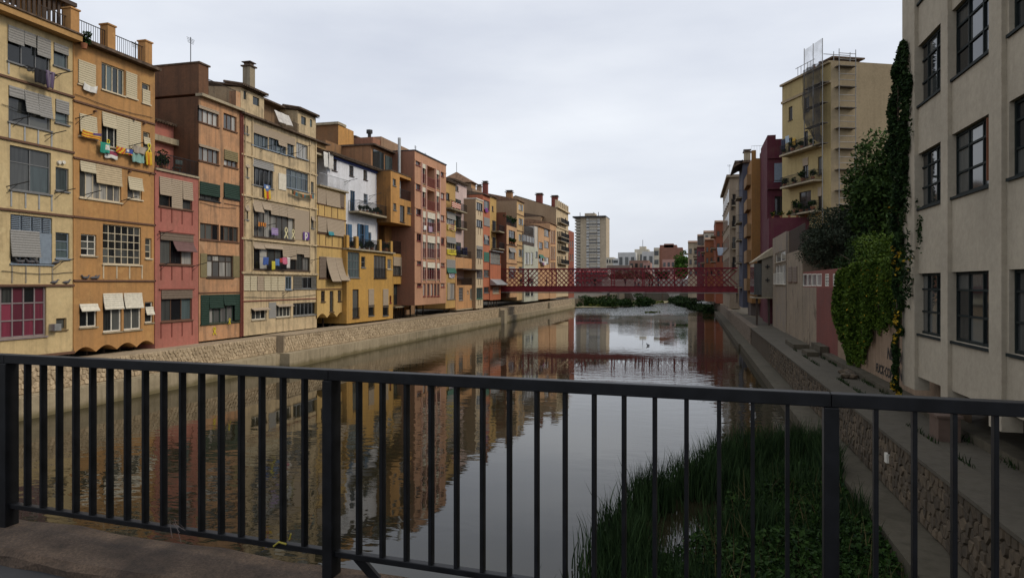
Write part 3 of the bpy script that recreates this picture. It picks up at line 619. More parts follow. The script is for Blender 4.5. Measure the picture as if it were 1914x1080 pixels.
for x in (425, 645, 868):
    u = h.fr.u(A_.x(x)); MB().fbox(h.fr, u, u + .5, zt + .16, zt + 1.55, -.55, -.05).fbox(h.fr, u - .05, u + .55, zt + 1.553, zt + 1.63, -.6, 0).build('terrace_pillar', st2, h.root)
railing_between('railing', h.fr, h.u0, h.u1, zt + .16, zt + 1.25, -.25, h.root, pitch=.14)
for x, y in ((558, 662), (850, 735), (763, 1020), (890, 1030), (790, 712)):
    u, z = h.fr.hit(A_.x(x), A_.y(y)); MB().tube([h.fr.P(u, z, 0), h.fr.P(u, z, .16)], .06, 8).build('vent_cap', brown_tr, h.root)
h.stilts(5, d=-.9); h.finish()
# 3 rose house: lower front with a terrace, upper storey set back
h = House('pink_house', 'narrow rose pink house with brown blinds and a roof terrace, between ochre and apricot houses', FL(LC + .12), 290, 371, (C_.x(75), C_.y(800)), (D_.x(85), D_.y(1050)), st3)
h.win(C_, 105, 345, 850, (D_, 55), 3, 1, fm=brown_tr, blinds=[(0, .35, .58, bl_tan, .04), (.35, .68, .98, bl_tan), (.68, 1, .62, bl_tan, .04)])
h.win(D_, 108, 338, 235, 460, 3, 1, fm=brown_tr, gl=[GL, GLC], transom=.2, blinds=[(0, 1, .22, bl_brown), (.36, 1, .55, flat('blind_plum', (.15, .085, .08), .85), .28, .24)])
h.win(D_, 115, 332, 640, 862, 3, 1, fm=brown_tr, gl=[GLT, GL], transom=.26, blinds=[(0, 1, .26, bl_brown)])
for yt, yb in ((62, 165), (468, 570), (872, 975)): h.studs(D_, (115, 190, 262, 332), yt, yb, redbrown)
for y in (228, 632): h.band(D_, 100, y, .06, .08, redbrown, (h.fr.u(D_.x(100)), h.fr.u(D_.x(345))))
zt = h.z1; MB().fbox(h.fr, h.u0, h.u1, zt, zt + .12, -3, .1).build('terrace_slab', concrete, h.root)
railing_between('railing', h.fr, h.u0 + .05, h.u1 - .05, zt + .12, zt + 1.05, -.05, h.root)
fb = Fr((LC - 1.7, 0, 0), (0, 1, 0), (1, 0, 0)); zb2 = fb.z(C_.x(62), C_.y(450))
mb = MB(); ua, ub = h.u0, h.u1 + .02; oz = fb.z(C_.x(70), C_.y(600))
facade(mb, fb, ua, ub, zt, zb2, [(ua + .3, ua + 2.0, zt + .1, oz)], .5); mb.poly(fb.P(ua, zb2, 0), fb.P(ub, zb2, 0), fb.P(ub, zb2, -6), fb.P(ua, zb2, -6)); mb.poly(fb.P(ua, zt, 0), fb.P(ua, zt, -6), fb.P(ua, zb2, -6), fb.P(ua, zb2, 0)); mb.build('upper_wall', st3, h.root)
MB().fbox(fb, ua + .3, ua + 2.0, zt + .1, oz, -.55, -.5).build('terrace_door', bl_brown, h.root); MB().fbox(fb, ua, ub, oz + .05, oz + .4, -.05, .4).build('lintel', concrete, h.root)
mt = MB()
for i in range(16): mt.tube([fb.P(ua + .1 + i * .22, zb2 + .05, .35), fb.P(ua + .1 + i * .22, zb2 + .5, -1.2)], .1, 6)
tag(mt.build('roof_tiles', tile_d, h.root), kind='stuff')
h.stilts(3); h.finish(); PINK_T = (h.u0, h.u1, zt + .12)
# 4 apricot house with the long brown side wall
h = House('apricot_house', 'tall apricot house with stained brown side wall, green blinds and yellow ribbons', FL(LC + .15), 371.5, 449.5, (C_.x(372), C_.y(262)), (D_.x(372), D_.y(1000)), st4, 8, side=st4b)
bw = dict(fm=brown_tr)
h.win(C_, 390, 535, 335, 450, 4, 1, gl=GLC, blinds=[(0, 1, .12, bl_tan)], **bw); h.win(C_, 570, 665, 388, 500, 3, 1, gl=GLC, **bw)
h.win(C_, 392, 537, 615, 730, 4, 1, gl=GLC, blinds=[(0, 1, .08, bl_tan)], **bw); h.win(C_, 573, 672, 655, 768, 3, 1, gl=GLC, blinds=[(0, 1, .55, bl_olive)], **bw)
h.win(C_, 397, 543, 885, 1008, 3, 1, blinds=[(0, 1, .68, bl_green)], fm=metal_d); h.win(C_, 570, 682, 895, 1000, 2, 1, blinds=[(0, 1, .94, bl_green, .05)], fm=metal_d)
h.win(D_, 387, 520, 172, 286, 3, 1, **bw); h.win(D_, 527, 655, 190, 298, 4, 1, **bw)
w = h.win(D_, 432, 617, 392, 552, 4, 1, gl=GLC, fm=dkwood, transom=.28, fw=.08)
for a, b, y in ((387, 432, 385), (615, 658, 402)):
    ua, ub, za, zb, _ = h.rect(D_, a, b, y, 552); MB().fbox(h.fr, ua, ub, za, zb, -.02, .05).build('shutter', bl_olive, w)
w = h.win(D_, 390, 663, 678, 880, 6, 1, fm=bl_green, gl=[GL, GLC], blinds=[(0, .2, .98, bl_green), (.2, .55, .44, bl_green, .05), (.55, .85, .36, bl_green, .1), (.85, 1, .92, bl_green)])
h.band(D_, 380, 657, .06, .06); h.band(C_, 572, 1040, .04, .04, None, (h.fr.u(C_.x(575)), h.u1))
h.pipe(h.u1 - .06, h.z0, h.z1, redbrown); zt = h.z1
MB().fbox(h.fr, h.u0 - .05, h.u1 + .1, zt, zt + .17, -.2, .30).build('cornice', concrete, h.root)
u = h.u0; MB().fbox(h.fr, u, u + .9, zt + .17, zt + 2.05, -7.9, .0).build('parapet_block', st4b, h.root)
MB().fbox(h.fr, u - .05, u + 1.0, zt + 2.053, zt + 2.15, -7.95, .08).build('parapet_tiles', tile_d, h.root)
railing_between('railing', h.fr, u + .9, h.u1 - .5, zt + .17, zt + 1.3, 0, h.root, dkwood, .10)
MB().fbox(h.fr, h.u1 - .5, h.u1, zt + .17, zt + 1.3, -.5, 0).build('terrace_pillar', st4, h.root)
MB().fbox(h.fr, u + 1.2, h.u1, zt + .17, zt + 2.1, -7, -3.5).build('roof_room', st4b, h.root)
h.antenna(u + .5, -1, zt + 2.1, 1.8); h.antenna(u + .3, -5, zt + 2.1, 1.8)
h.stilts(3); h.finish()
# 5 cream house with glazed galleries
h = House('cream_house', 'wide cream house with glazed galleries, tan blinds and laundry lines', FL(LC + .2), 450, 592, (C_.x(700), C_.y(400)), (D_.x(680), D_.y(962)), st5)
gy = dict(fm=grey_w)
h.win(C_, 772, 893, 525, 618, 4, 1, gl=GLT, fm=bluegrey, blinds=[(0, 1, -.02, bl_tan)]); h.win(C_, 897, 1022, 560, 655, 4, 1, gl=GLT, fm=bluegrey, blinds=[(.5, 1, .38, bl_tan, .05)]); h.win(C_, 1030, 1078, 605, 692, 2, 1, gl=GLT, fm=bluegrey); h.win(C_, 1095, 1178, 600, 705, 3, 1, gl=GLC, fm=alu)
ua, ub, za, zb, _ = h.rect(C_, 772, 1085, 462, 522); MB().fbox(h.fr, ua, ub, za, zb, -.02, .04).build('blind_box', bl_tan, h.root)
h.win(C_, 715, 748, 475, 535, 1, 1, **gy); h.band(C_, 702, 682, .10, .10, st5)
h.win(C_, 775, 928, 720, 905, 5, 1, gl=[GL, GLC], blinds=[(0, 1, .27, bl_grey, .05)], transom=.25, **gy); w = h.win(C_, 1022, 1180, 790, 925, 4, 1, gl=GLT, fm=bluegrey, transom=.3)
ua, ub, za, zb, _ = h.rect(C_, 965, 1018, 822, 940); MB().fbox(h.fr, ua, ub, za, zb, -.02, .06).build('shutter', bl_white, w)
h.win(C_, 725, 748, 760, 850, 1, 1, blinds=[(-.1, 1.1, .2, bl_tan, .1)], **gy); h.win(C_, 1200, 1220, 885, 965, 1, 1, **gy); h.band(C_, 705, 975, .12, .12, st5)
h.win(D_, 750, 1043, 15, 265, 7, 1, gl=[GL, GLC, GLC], fm=dkwood, blinds=[(-.01, .2, .30, bl_tan, .22), (.2, .4, .20, bl_tan, .18), (.4, .6, .30, bl_tan, .04), (.6, .8, .30, bl_tan, .04), (.8, 1, .32, bl_tan, .06)])
ua, ub, za, zb, _ = h.rect(D_, 1043, 1145, 75, 290); MB().fbox(h.fr, ua, ub, za, zb, -.02, .03).build('blind_wall', bl_tan, h.root)
h.win(D_, 697, 722, 50, 150, 1, 1, blinds=[(-.1, 1.1, .35, bl_tan, .12)], **gy); h.win(D_, 1160, 1178, 130, 210, 1, 1, blinds=[(-.1, 1.1, .3, bl_tan, .1)], **gy); h.band(D_, 688, 275, .13, .13, st5)
h.win(D_, 752, 1150, 310, 495, 8, 1, gl=[GL, GL, GLC], fm=dkwood, blinds=[(0, .17, .20, bl_tan, .12), (.17, .33, .16, bl_tan, .12), (.33, .48, .16, bl_tan, .1), (.48, .6, .45, bl_tan, .05), (.6, .74, .52, bl_tan), (.74, .88, .28, bl_tan), (.88, 1, .40, bl_tan)])
h.band(D_, 687, 512, .15, .15, st5)
for i in range(6): h.win(D_, 687 + i * 48, 732 + i * 48, 545 + i * 1, 640, 2, 1, fm=cream_w, gl=GLC, sill=False, blinds=[(0, 1, 1, bl_beige if i != 2 else bl_tan)], rec=.06)
h.win(D_, 980, 1022, 545, 637, 2, 1, gl=GLT, fm=bluegrey, rec=.06); h.win(D_, 1035, 1198, 548, 632, 5, 1, gl=GL, rec=.06, blinds=[(0, .34, .95, bl_dkgrey), (.74, 1, .97, bl_dkgrey)], **gy)
h.band(D_, 685, 716, .06, .07, redbrown)
h.win(D_, 745, 848, 770, 850, 3, 1, fm=white, blinds=[(-.05, 1.1, .12, bl_tan, .22)]); h.win(D_, 918, 1020, 745, 832, 4, 1, fm=white, blinds=[(-.03, 1.03, .1, bl_tan, .2)]); h.win(D_, 1035, 1198, 732, 822, 6, 1, fm=alu, gl=[GL, GLT])
ua, ub, za, zb, _ = h.rect(D_, 865, 915, 728, 838); MB().fbox(h.fr, ua, ub, za, zb, -.02, .03).build('grey_panel', bl_grey, h.root)
for x in (700, 750, 1150, 1190):
    u = h.fr.u(D_.x(x)); MB().fbox(h.fr, u - .06, u + .06, h.fr.z(D_.x(687), D_.y(512)), h.z1, -.02, .075).build('pilaster', st5, h.root)
h.pipe(h.u0 + .12, h.z0, h.z1, redbrown, .06)
zt = h.z1; MB().fbox(h.fr, h.u0 - .05, h.u1 + .05, zt, zt + .12, -.2, .35).build('cornice', tile_d, h.root)
fb = FL(LC - .3)
def attic(xl, xr, yt, yb, wins, c=C_):
    a, b = fb.u(c.x(xl)), fb.u(c.x(xr)); t, bt = fb.z(c.x(xl), c.y(yt)), zt + .1
    mb = MB(); ops = []
    for (x0, x1, y0, y1) in wins:
        ua, za = fb.hit(c.x(x0), c.y(y1)); _, zb = fb.hit(c.x(x0), c.y(y0)); ub = fb.u(c.x(x1)); ops.append((ua, ub, za, zb, .1))
        MB().fbox(fb, ua, ub, za, zb, -.1, -.08).build('attic_window', GLT, h.root)
    facade(mb, fb, a, b, bt, t, ops, .1)
    for u in (a, b): mb.poly(fb.P(u, bt, 0), fb.P(u, bt, -5), fb.P(u, t + .5, -5), fb.P(u, t, 0))
    mb.build('attic_wall', st5, h.root); mb = MB(); mb.poly(fb.P(a - .2, t, .3), fb.P(b + .2, t, .3), fb.P(b + .2, t + .9, -5), fb.P(a - .2, t + .9, -5)); mb.poly(fb.P(a - .2, t + .1, .3), fb.P(b + .2, t + .1, .3), fb.P(b + .2, t + 1, -5), fb.P(a - .2, t + 1, -5)); mb.poly(fb.P(a - .2, t, .3), fb.P(a - .2, t + .1, .3), fb.P(a - .2, t + 1, -5), fb.P(a - .2, t + .9, -5))
    n = int((b - a) / .2)
    for i in range(n + 2): mb.tube([fb.P(a - .2 + i * .2, t + .13, .38), fb.P(a - .2 + i * .2, t + .45, -1.2)], .09, 6)
    tag(mb.build('attic_roof_tiles', tile_d, h.root), kind='stuff')
attic(695, 862, 205, 390, [(714, 734, 228, 290), (782, 828, 268, 328)]); attic(1105, 1236, 372, 535, [(1130, 1165, 412, 470), (1193, 1210, 435, 490)])
ua, ub = fb.u(C_.x(862)), fb.u(C_.x(1105)); MB().fbox(fb, ua, ub, zt + .1, zt + 2.3, -4.2, -1.6).build('roof_room', stucco('attic_brown', (.24, .15, .085), amt=.7, seed=20), h.root); MB().fbox(fb, ua, ub, zt + 2.3, zt + 2.42, -4.4, -.9).build('roof_room_tiles', tile_d, h.root)
h.chimney(fb.u(C_.x(832)), -1.4, zt + 1.8, 2.3, .6, stucco('chimney_plaster', (.30, .25, .17), amt=.8, seed=21))
railing_between('railing', fb, ua + 1.2, ub, zt + .12, zt + 1.05, .1, h.root, dkwood, .09)
h.stilts(5); h.finish()
# 6 yellow house with rolled awnings
h = House('mustard_house', 'narrow mustard yellow house with big tan awnings and a terrace, vaulted underneath', FL(LC + .3), 592.5, 646.5, (E_.x(60), E_.y(675)), (F_.x(65), F_.y(915)), st6)
h.win(E_, 62, 310, 695, 830, 5, 1, fm=brown_tr, blinds=[(0, .30, 1, bl_tan), (.30, .82, 1, bl_tan, .06), (.82, 1, .9, bl_brown)])
h.win(F_, 65, 310, 25, 170, 5, 1, fm=brown_tr, blinds=[(0, .32, .9, bl_tan), (.32, 1, 1.02, bl_tan, .12)])
h.win(F_, 80, 312, 392, 588, 5, 1, fm=brown_tr, gl=GL, blinds=[(0, .26, .95, bl_brown), (.26, .62, 1.13, bl_tan, .55), (.62, 1, 1.08, bl_tan, .55)])
for a, b, y, z in ((98, 135, 705, 805), (178, 213, 705, 898), (253, 285, 700, 800)): h.win(F_, a, b, y, z, 2, 3, fm=dkwood)
for c, y in ((E_, 945), (F_, 290), (F_, 686)): h.band(c, 62, y, .07, .07)
h.studs(F_, (85, 140, 200, 262), 178, 285, brown_tr, .04); h.studs(E_, (75, 130, 195, 250), 840, 940, brown_tr, .04)
h.scallop(3, .38); zt = h.z1; MB().fbox(h.fr, h.u0, h.u1 + .1, zt, zt + .12, -3, .25).build('terrace_slab', concrete, h.root)
railing_between('railing', h.fr, h.u0 + .1, h.u1, zt + .12, zt + 1.1, .2, h.root, alu, .2)
fb = FL(LC - 1.2); a, b = h.u0, fb.u(609); t = fb.z(E_.x(55), E_.y(275))
mb = MB(); facade(mb, fb, a, b, zt, t, [(a + .25, b - .25, zt + .2, zt + 2.3, .4), (a + .25, b - .25, zt + 3.0, t - .4, .4)], .4)
for u in (a, b): mb.poly(fb.P(u, zt, 0), fb.P(u, zt, -5), fb.P(u, t, -5), fb.P(u, t, 0))
mb.poly(fb.P(a, t, 0), fb.P(b, t, 0), fb.P(b, t, -5), fb.P(a, t, -5)); mb.build('upper_wall', stucco('plaster_tan', (.42, .26, .11), amt=.8, seed=22), h.root)
for z0, z1 in ((zt + .2, zt + 2.3), (zt + 3, t - .4)): MB().fbox(fb, a + .25, b - .25, z0, z1, -.4, -.38).build('loggia_door', GL, h.root)
MB().fbox(fb, a, b + .1, zt + 2.75, zt + 2.9, -.1, 1.0).build('upper_balcony', concrete, h.root); MB().fbox(fb, a - .05, b + .1, t, t + .12, -5, .4).build('roof_edge', tile_d, h.root)
h.stilts(4, d=-1.2); h.finish(); MUST_T = (h.u0, h.u1, zt + .12)
# 7 white house with blue trim
h = House('white_house', 'white house with blue eaves and blue shutters above a plant-filled balcony', FL(LC - .2), 612, 706, (E_.x(195), E_.y(398)), 9.0, st7, 8)
bs = dict(fm=bl_teal)
def shutters(h, w, c, x0, x1, yt, yb, mat, out=.35):
    ua, ub, za, zb, _ = h.rect(c, x0, x1, yt, yb)
    for u, s in ((ua, -1), (ub, 1)):
        mb = MB(); mb.hexa([h.fr.P(u, za, .01), h.fr.P(u + s * out, za, .08), h.fr.P(u + s * out, za, .12), h.fr.P(u, za, .05), h.fr.P(u, zb, .01), h.fr.P(u + s * out, zb, .08), h.fr.P(u + s * out, zb, .12), h.fr.P(u, zb, .05)]); mb.build('shutter', mat, w)
for a, b, y, z in ((198, 243, 430, 530), (358, 398, 485, 580), (487, 523, 528, 615)): h.win(E_, a, b, y, z, 2, 2, fm=dkwood, fw=.08)
h.win(E_, 367, 410, 715, 905, 2, 2, **bs); h.win(E_, 490, 527, 745, 830, 2, 2, fm=bluegrey)
for a, b, y, z in ((300, 345, 85, 280), (455, 500, 92, 285)): w = h.win(F_, a, b, y, z, 2, 2, **bs); shutters(h, w, F_, a, b, y, z, bl_teal, .55)
h.win(F_, 515, 560, 165, 290, 2, 2, **bs)
zt = h.z1; MB().fbox(h.fr, h.u0 - .1, h.u1, zt - .22, zt, 0, .12).build('blue_eave_band', flat('deep_blue_paint', (.03, .045, .16), .7), h.root); h.eave(.45, tile_d)
ua = h.fr.u(E_.x(350)); ub = h.u1 - .02; zb = h.fr.z(E_.x(367), E_.y(908)); h.balcony(ua, ub, zb, 1.1); WB = (ua, ub, zb); h.pipe(h.u1 - .1, h.z0, zt)
h.finish()
# 7b amber block under the white house, its roof a terrace
h = House('amber_house', 'bright amber yellow block with tall narrow windows, its roof a planted terrace', FL(LC + .75), 648, 734.5, (F_.x(335), F_.y(325)), (F_.x(335), F_.y(1006)), st7b, 8)
h.win(F_, 343, 453, 345, 583, 4, 3, fm=grey_w, gl=[GLT, GL]); h.win(F_, 467, 505, 390, 490, 1, 2, fm=grey_w); h.win(F_, 583, 695, 378, 588, 4, 1, fm=dkwood, gl=[GL, GLC]); h.win(F_, 708, 745, 412, 505, 1, 1, fm=cream_w, gl=GLC)
ua, ub, za, zb, _ = h.rect(F_, 583, 695, 378, 588); h.rail(ua, ub, za, za + .95, .1)
h.win(F_, 388, 445, 692, 955, 1, 1, fm=dkwood)
for a in (533, 665): h.win(F_, a, a + 49, 692, 935, 1, 1, fm=grey_w, blinds=[(0, 1, .66, bl_tan)]); ua, ub, za, zb, _ = h.rect(F_, a, a + 49, 692, 935); h.rail(ua, ub, za, za + 1.0, .08)
ua, ub, za, zb, _ = h.rect(F_, 388, 445, 692, 955); h.rail(ua, ub, za, za + .9, .08)
h.win(F_, 727, 745, 750, 815, 1, 1, fm=redpaint)
zt = h.z1; MB().fbox(h.fr, h.u0 - .05, h.u1 + .05, zt, zt + .14, -2.4, .25).build('terrace_slab', concrete, h.root)
for x in (335, 422, 637, 740):
    u = h.fr.u(F_.x(x)); MB().fbox(h.fr, u, u + .45, zt + .14, zt + 1.25, -.3, 0).build('terrace_pillar', st7b, h.root)
railing_between('railing', h.fr, h.u0, h.u1, zt + .14, zt + 1.1, -.1, h.root, pitch=.1); AMB = (h.u0, h.u1, zt + .14)
h.stilts(4, d=-1.6); h.finish()
# 7c small ochre wing between
h = House('ochre_wing', 'small ochre wing with tan awning and wide dark opening beside the amber block', FL(LC + .2), 735, 759.5, (F_.x(758), F_.y(362)), (F_.x(760), F_.y(850)), st7b, 6)
h.win(F_, 760, 868, 395, 562, 4, 1, fm=dkwood, blinds=[(0, 1, .45, bl_tan), (.62, 1, 1, bl_tan)]); h.win(F_, 764, 855, 642, 843, 2, 2, fm=dkwood, gl=GLT, rec=.5)
railing_between('railing', h.fr, h.u0, h.u1, h.z1 + .03, h.z1 + 1.3, -.05, h.root, pitch=.1); MB().fbox(h.fr, h.u0 - .02, h.u1 + .1, h.z0 - .12, h.z0 - .01, -1, .25).build('floor_beam', concrete, h.root)
h.stilts(6, w=.09); h.finish()
# 8 projecting ochre box and its recessed lower wall
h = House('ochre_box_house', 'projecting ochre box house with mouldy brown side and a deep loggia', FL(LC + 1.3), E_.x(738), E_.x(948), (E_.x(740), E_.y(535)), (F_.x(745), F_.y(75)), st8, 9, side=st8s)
for a, b, y, z in ((757, 787, 607, 670), (762, 790, 832, 895), (890, 923, 865, 925)): h.win(E_, a, b, y, z, 1, 1, fm=grey_w)
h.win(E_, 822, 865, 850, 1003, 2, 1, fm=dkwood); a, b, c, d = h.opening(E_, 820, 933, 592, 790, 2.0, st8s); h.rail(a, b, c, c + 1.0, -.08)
zt = h.z1; MB().fbox(h.fr, h.u0 - .05, h.u1, zt, zt + .1, -9, .05).build('roof_edge', tile_d, h.root)
MB().fbox(h.fr, h.u0 + .2, h.u1, zt + .1, zt + 2.6, -8, -2.2).build('roof_room', stucco('roof_room_brown', (.34, .17, .08), amt=.7, seed=24), h.root)
MB().fbox(h.fr, h.u0 + .6, h.u0 + 3.0, zt + .4, zt + 2.3, -2.2, -2.12).build('roof_room_window', GLT, h.root); MB().fbox(h.fr, h.u0 + 3.4, h.u0 + 5.6, zt + .6, zt + 2.2, -2.2, -2.12).build('roof_room_window', GLT, h.root)
MB().fbox(h.fr, h.u0, h.u1, zt + 2.6, zt + 2.75, -8.2, -1.7).build('roof_room_tiles', tile_d, h.root)
h.finish(); bx = h
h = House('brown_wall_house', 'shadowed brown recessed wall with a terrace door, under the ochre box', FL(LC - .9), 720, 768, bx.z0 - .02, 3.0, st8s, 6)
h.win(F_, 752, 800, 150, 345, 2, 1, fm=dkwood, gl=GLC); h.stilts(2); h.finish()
# 9 salmon block
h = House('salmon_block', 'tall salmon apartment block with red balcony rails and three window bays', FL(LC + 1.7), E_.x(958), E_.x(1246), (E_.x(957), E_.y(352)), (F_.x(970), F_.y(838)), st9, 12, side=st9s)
red = flat('red_frame', (.22, .05, .045), .6)
for c, a, b, y, z in ((E_, 967, 1010, 440, 480), (E_, 970, 1013, 652, 708), (E_, 972, 1017, 880, 940), (F_, 977, 1018, 177, 245), (F_, 980, 1022, 432, 466), (F_, 981, 1022, 637, 668), (E_, 1190, 1225, 540, 580), (E_, 1195, 1228, 737, 790), (E_, 1198, 1228, 937, 995), (F_, 1200, 1230, 217, 280), (F_, 1200, 1232, 450, 484), (F_, 1200, 1232, 637, 670)): h.win(c, a, b, y, z, 2, 1, fm=red, gl=[GLC, GL])
for c, ys in ((E_, ((470, 650), (488, 675), (530, 690))), (E_, ((688, 870), (705, 890), (728, 905)))):
    h.win(c, 1027, 1056, *ys[0], 1, 1, fm=white, blinds=[(0, 1, .2, bl_white)]); a, b, z0, z1 = h.opening(c, 1066, 1142, *ys[1], 1.5, stucco('loggia_white', (.58, .54, .48), amt=.4, seed=25)); h.rail(a, b, z0, z0 + 1.0, .03, redpaint); h.win(c, 1153, 1181, *ys[2], 1, 1, fm=white, blinds=[(0, 1, .2, bl_white)])
    for x0, x1, y in ((1027, 1056, ys[0]), (1153, 1181, ys[2])): a, b, z0, z1, _ = h.rect(c, x0, x1, *y); h.rail(a, b, z0, z0 + 1.0, .03, redpaint)
for c, y0, y1 in ((E_, 908, (F_, 160)), (F_, 192, 402), (F_, 437, 600)):
    for x0, x1, n, dy in ((1032, 1057, 1, 0), (1074, 1144, 3, 8), (1162, 1187, 1, 16)):
        yb = y1 if not isinstance(y1, tuple) else y1
        h.win(c, x0, x1, y0 + dy, yb, n, 1, fm=white, gl=[GL, GLC], transom=.3, blinds=[(0, 1, .28, bl_white)]); a, b, z0, z1, _ = h.rect(c, x0, x1, y0 + dy, yb); h.rail(a - .03, b + .03, z0, z0 + 1.0, .06, redpaint)
for i, x in enumerate((1036, 1074, 1106, 1136, 1165)): h.win(F_, x, x + 22, 640, 755, 1, 1, fm=red, gl=GLC)
zs = [h.fr.z(E_.x(957), E_.y(y)) for y in (430, 640, 868)] + [h.fr.z(F_.x(970), F_.y(y)) for y in (160, 420, 625)]
for z in zs: MB().fbox(h.fr, h.u0, h.u1, z - .1, z, -.02, .045).build('ledge', st9, h.root)
for x in (1018, 1061, 1148, 1187): u = h.fr.u(F_.x(x)); MB().fbox(h.fr, u - .1, u + .1, zs[-1], zs[0], -.02, .10).build('pilaster', flat('pink_trim', (.56, .33, .26), .8), h.root)
MB().fbox(h.fr, h.u0 - .02, h.u1 + .02, h.z1, h.z1 + .12, -12, .1).build('roof_edge', metal_d, h.root)
MB().fbox(h.fr, h.u0 + .5, h.u1 - 2, h.z1 + .12, h.z1 + 1.8, -11, -5).build('roof_room', st9s, h.root); h.antenna(h.u0 + 5, -2, h.z1 + .1, 1.5); h.antenna(h.u0 + 8, -2, h.z1 + .1, 1.2)
u = h.u0 - .5; MB().tube([h.fr.P(u, h.z1 - 6, -1.5), h.fr.P(u, h.z1 + 1.3, -1.5)], .16, 10).build('flue', alu, h.root)
h.stilts(5, d=-2.5); h.finish()
# houses behind, seen over the roofs
def block(name, label, fr, xl, xr, top, mat, depth=8, roof=None, side=None, z0=2.2):
    h = House(name, label, fr, xl, xr, top, z0, mat, depth, side=side); 
    if roof: h.eave(.25, roof, tiles=False, rise=.6)
    return h
h = block('roof_tower_house', 'brown and orange stair tower rising behind the white house', FL(-34.5), E_.x(256), E_.x(398), (E_.x(256), E_.y(112)), st8, 5.5, side=stucco('tower_brown', (.22, .11, .045), amt=.9, seed=26)); MB().fbox(h.fr, h.u0 - .2, h.u0 + 1.5, h.z1, h.z1 + .25, -5.6, .1).build('roof_cap', concrete, h.root); h.finish()
h = block('back_house', 'long brown house wall behind the white house, below the stair tower', FL(-33.8), E_.x(140), E_.x(500), (E_.x(258), E_.y(300)), stucco('back_brown', (.30, .16, .07), amt=.9, seed=27), 8); h.finish()
h = block('back_house', 'grey brown tile-roofed house behind the ochre box, with a steel flue', FL(-35.5), E_.x(400), E_.x(650), (E_.x(400), E_.y(225)), stucco('back_greybrown', (.27, .19, .13), amt=.8, seed=28), 8, tile_d); MB().tube([h.fr.P(h.u1 - 1, h.z1, -1), h.fr.P(h.u1 - 1, h.z1 + 1.6, -1)], .2, 10).tube([h.fr.P(h.u1 - 1, h.z1 + 1.6, -1), h.fr.P(h.u1 - 1, h.z1 + 2.0, -1)], .36, 10).build('flue', metal_d, h.root); h.finish()
h = block('back_house', 'flat brown house rising behind the salmon block', FL(-33), E_.x(650), E_.x(960), (E_.x(820), E_.y(302)), stucco('back_tan', (.36, .22, .13), amt=.6, seed=29), 8); h.finish()
# ------------------------------------------------------------------ left row continued towards the footbridge and beyond
def S(name, col, amt=.5, seed=0, stain=(.12, .09, .06)): return stucco('plaster_' + name, col, stain, amt, seed)
# 10 narrow yellow house with banners
m10 = S('honey', (.54, .33, .10), .5, 30)
h = House('banner_house', 'narrow honey yellow house hung with banners beside the salmon block', FL(LC + .5), G_.x(80), G_.x(199), (G_.x(82), G_.y(245)), (H_.x(92), H_.y(868)), m10, 8)
h.win(G_, 86, 128, 378, 462, 2, 1, fm=dkwood); h.win(G_, 92, 195, 600, 748, 4, 1, fm=cream_w, blinds=[(0, 1, .55, bl_grey, .08)]); h.win(G_, 90, 198, 902, 1042, 4, 1, fm=cream_w, blinds=[(0, 1, .48, bl_grey, .08)])
h.win(H_, 92, 198, 285, 440, 3, 1, fm=dkwood, blinds=[(0, 1, .6, bl_grey), (0, 1, 1, awn_green, .15, .6)]); h.win(H_, 100, 198, 565, 760, 3, 1, fm=grey_w, gl=GLC, blinds=[(0, .3, 1, bl_tan)])
z = h.fr.z(G_.x(86), G_.y(560)); h.balcony(h.u0 + .1, h.u1 - .1, z, .7, rail=iron)
BAN = h; h.eave(.3, tile_d); h.chimney(h.u0 + 1.2, -2, h.z1, 2.2, .8, S('chim_a', (.22, .17, .11), .8, 31)); h.stilts(2); h.finish()
# 11 pale pink house
m11 = S('pale_pink', (.62, .47, .45), .35, 32); m11b = S('orange_low', (.58, .30, .12), .5, 33)
h = House('pale_pink_house', 'pale pink house with dark green shutters and small balconies', FL(LC - .6), G_.x(165), G_.x(332), (G_.x(180), G_.y(245)), 6.5, m11, 8)
h.win(G_, 196, 234, 292, 355, 2, 1, fm=bl_brown)
for y0, y1 in ((455, 600), (655, 800), (968, 1120)):
    w = h.win(G_, 205, 245, y0, y1, 2, 1, fm=bl_green); a, b, z0, z1, _ = h.rect(G_, 205, 245, y0, y1); 
    for u, s in ((a, -1), (b, 1)): MB().fbox(h.fr, min(u, u + s * .5), max(u, u + s * .5), z0, z1, .01, .06).build('shutter', bl_green, w)
    h.balcony(a - .5, b + 1.0, z0, .8)
h.eave(.4, tile_d); h.finish()
h = House('orange_terrace_house', 'low orange house with roof terrace and dark canopy, below the pale pink house', FL(LC + .55), G_.x(200), G_.x(440), (H_.x(205), H_.y(258)), (H_.x(212), H_.y(878)), m11b, 7)
a, b, z0, z1 = h.opening(H_, 215, 440, 405, 590, 1.5, m11b); h.rail(a, b, z0, z0 + .95, 0)
MB().fbox(h.fr, a - .2, b + .2, z1, z1 + .15, -.1, .9).build('canopy', dkwood, h.root)
for x0, x1 in ((235, 268), (288, 325), (345, 375)):
    ua, ub, za, zb, _ = h.rect(H_, x0, x1, 420, 520); MB().fbox(h.fr, ua, ub, za, zb, -1.48, -1.42).build('door', redbrown, h.root)
h.win(H_, 372, 440, 632, 762, 4, 1, fm=white, gl=GLT); h.win(H_, 340, 356, 655, 690, 1, 1); h.win(H_, 240, 290, 620, 770, 3, 4, fm=alu, gl=GLC)
zt = h.z1; railing_between('railing', h.fr, h.u0, h.u1, zt + .03, zt + 1.0, -.1, h.root, pitch=.15); OTH = h; MB().fbox(h.fr, h.u0, h.u1, h.z0 - .15, h.z0 - .01, -1, .12).build('floor_beam', concrete, h.root)
h.stilts(4); h.finish()
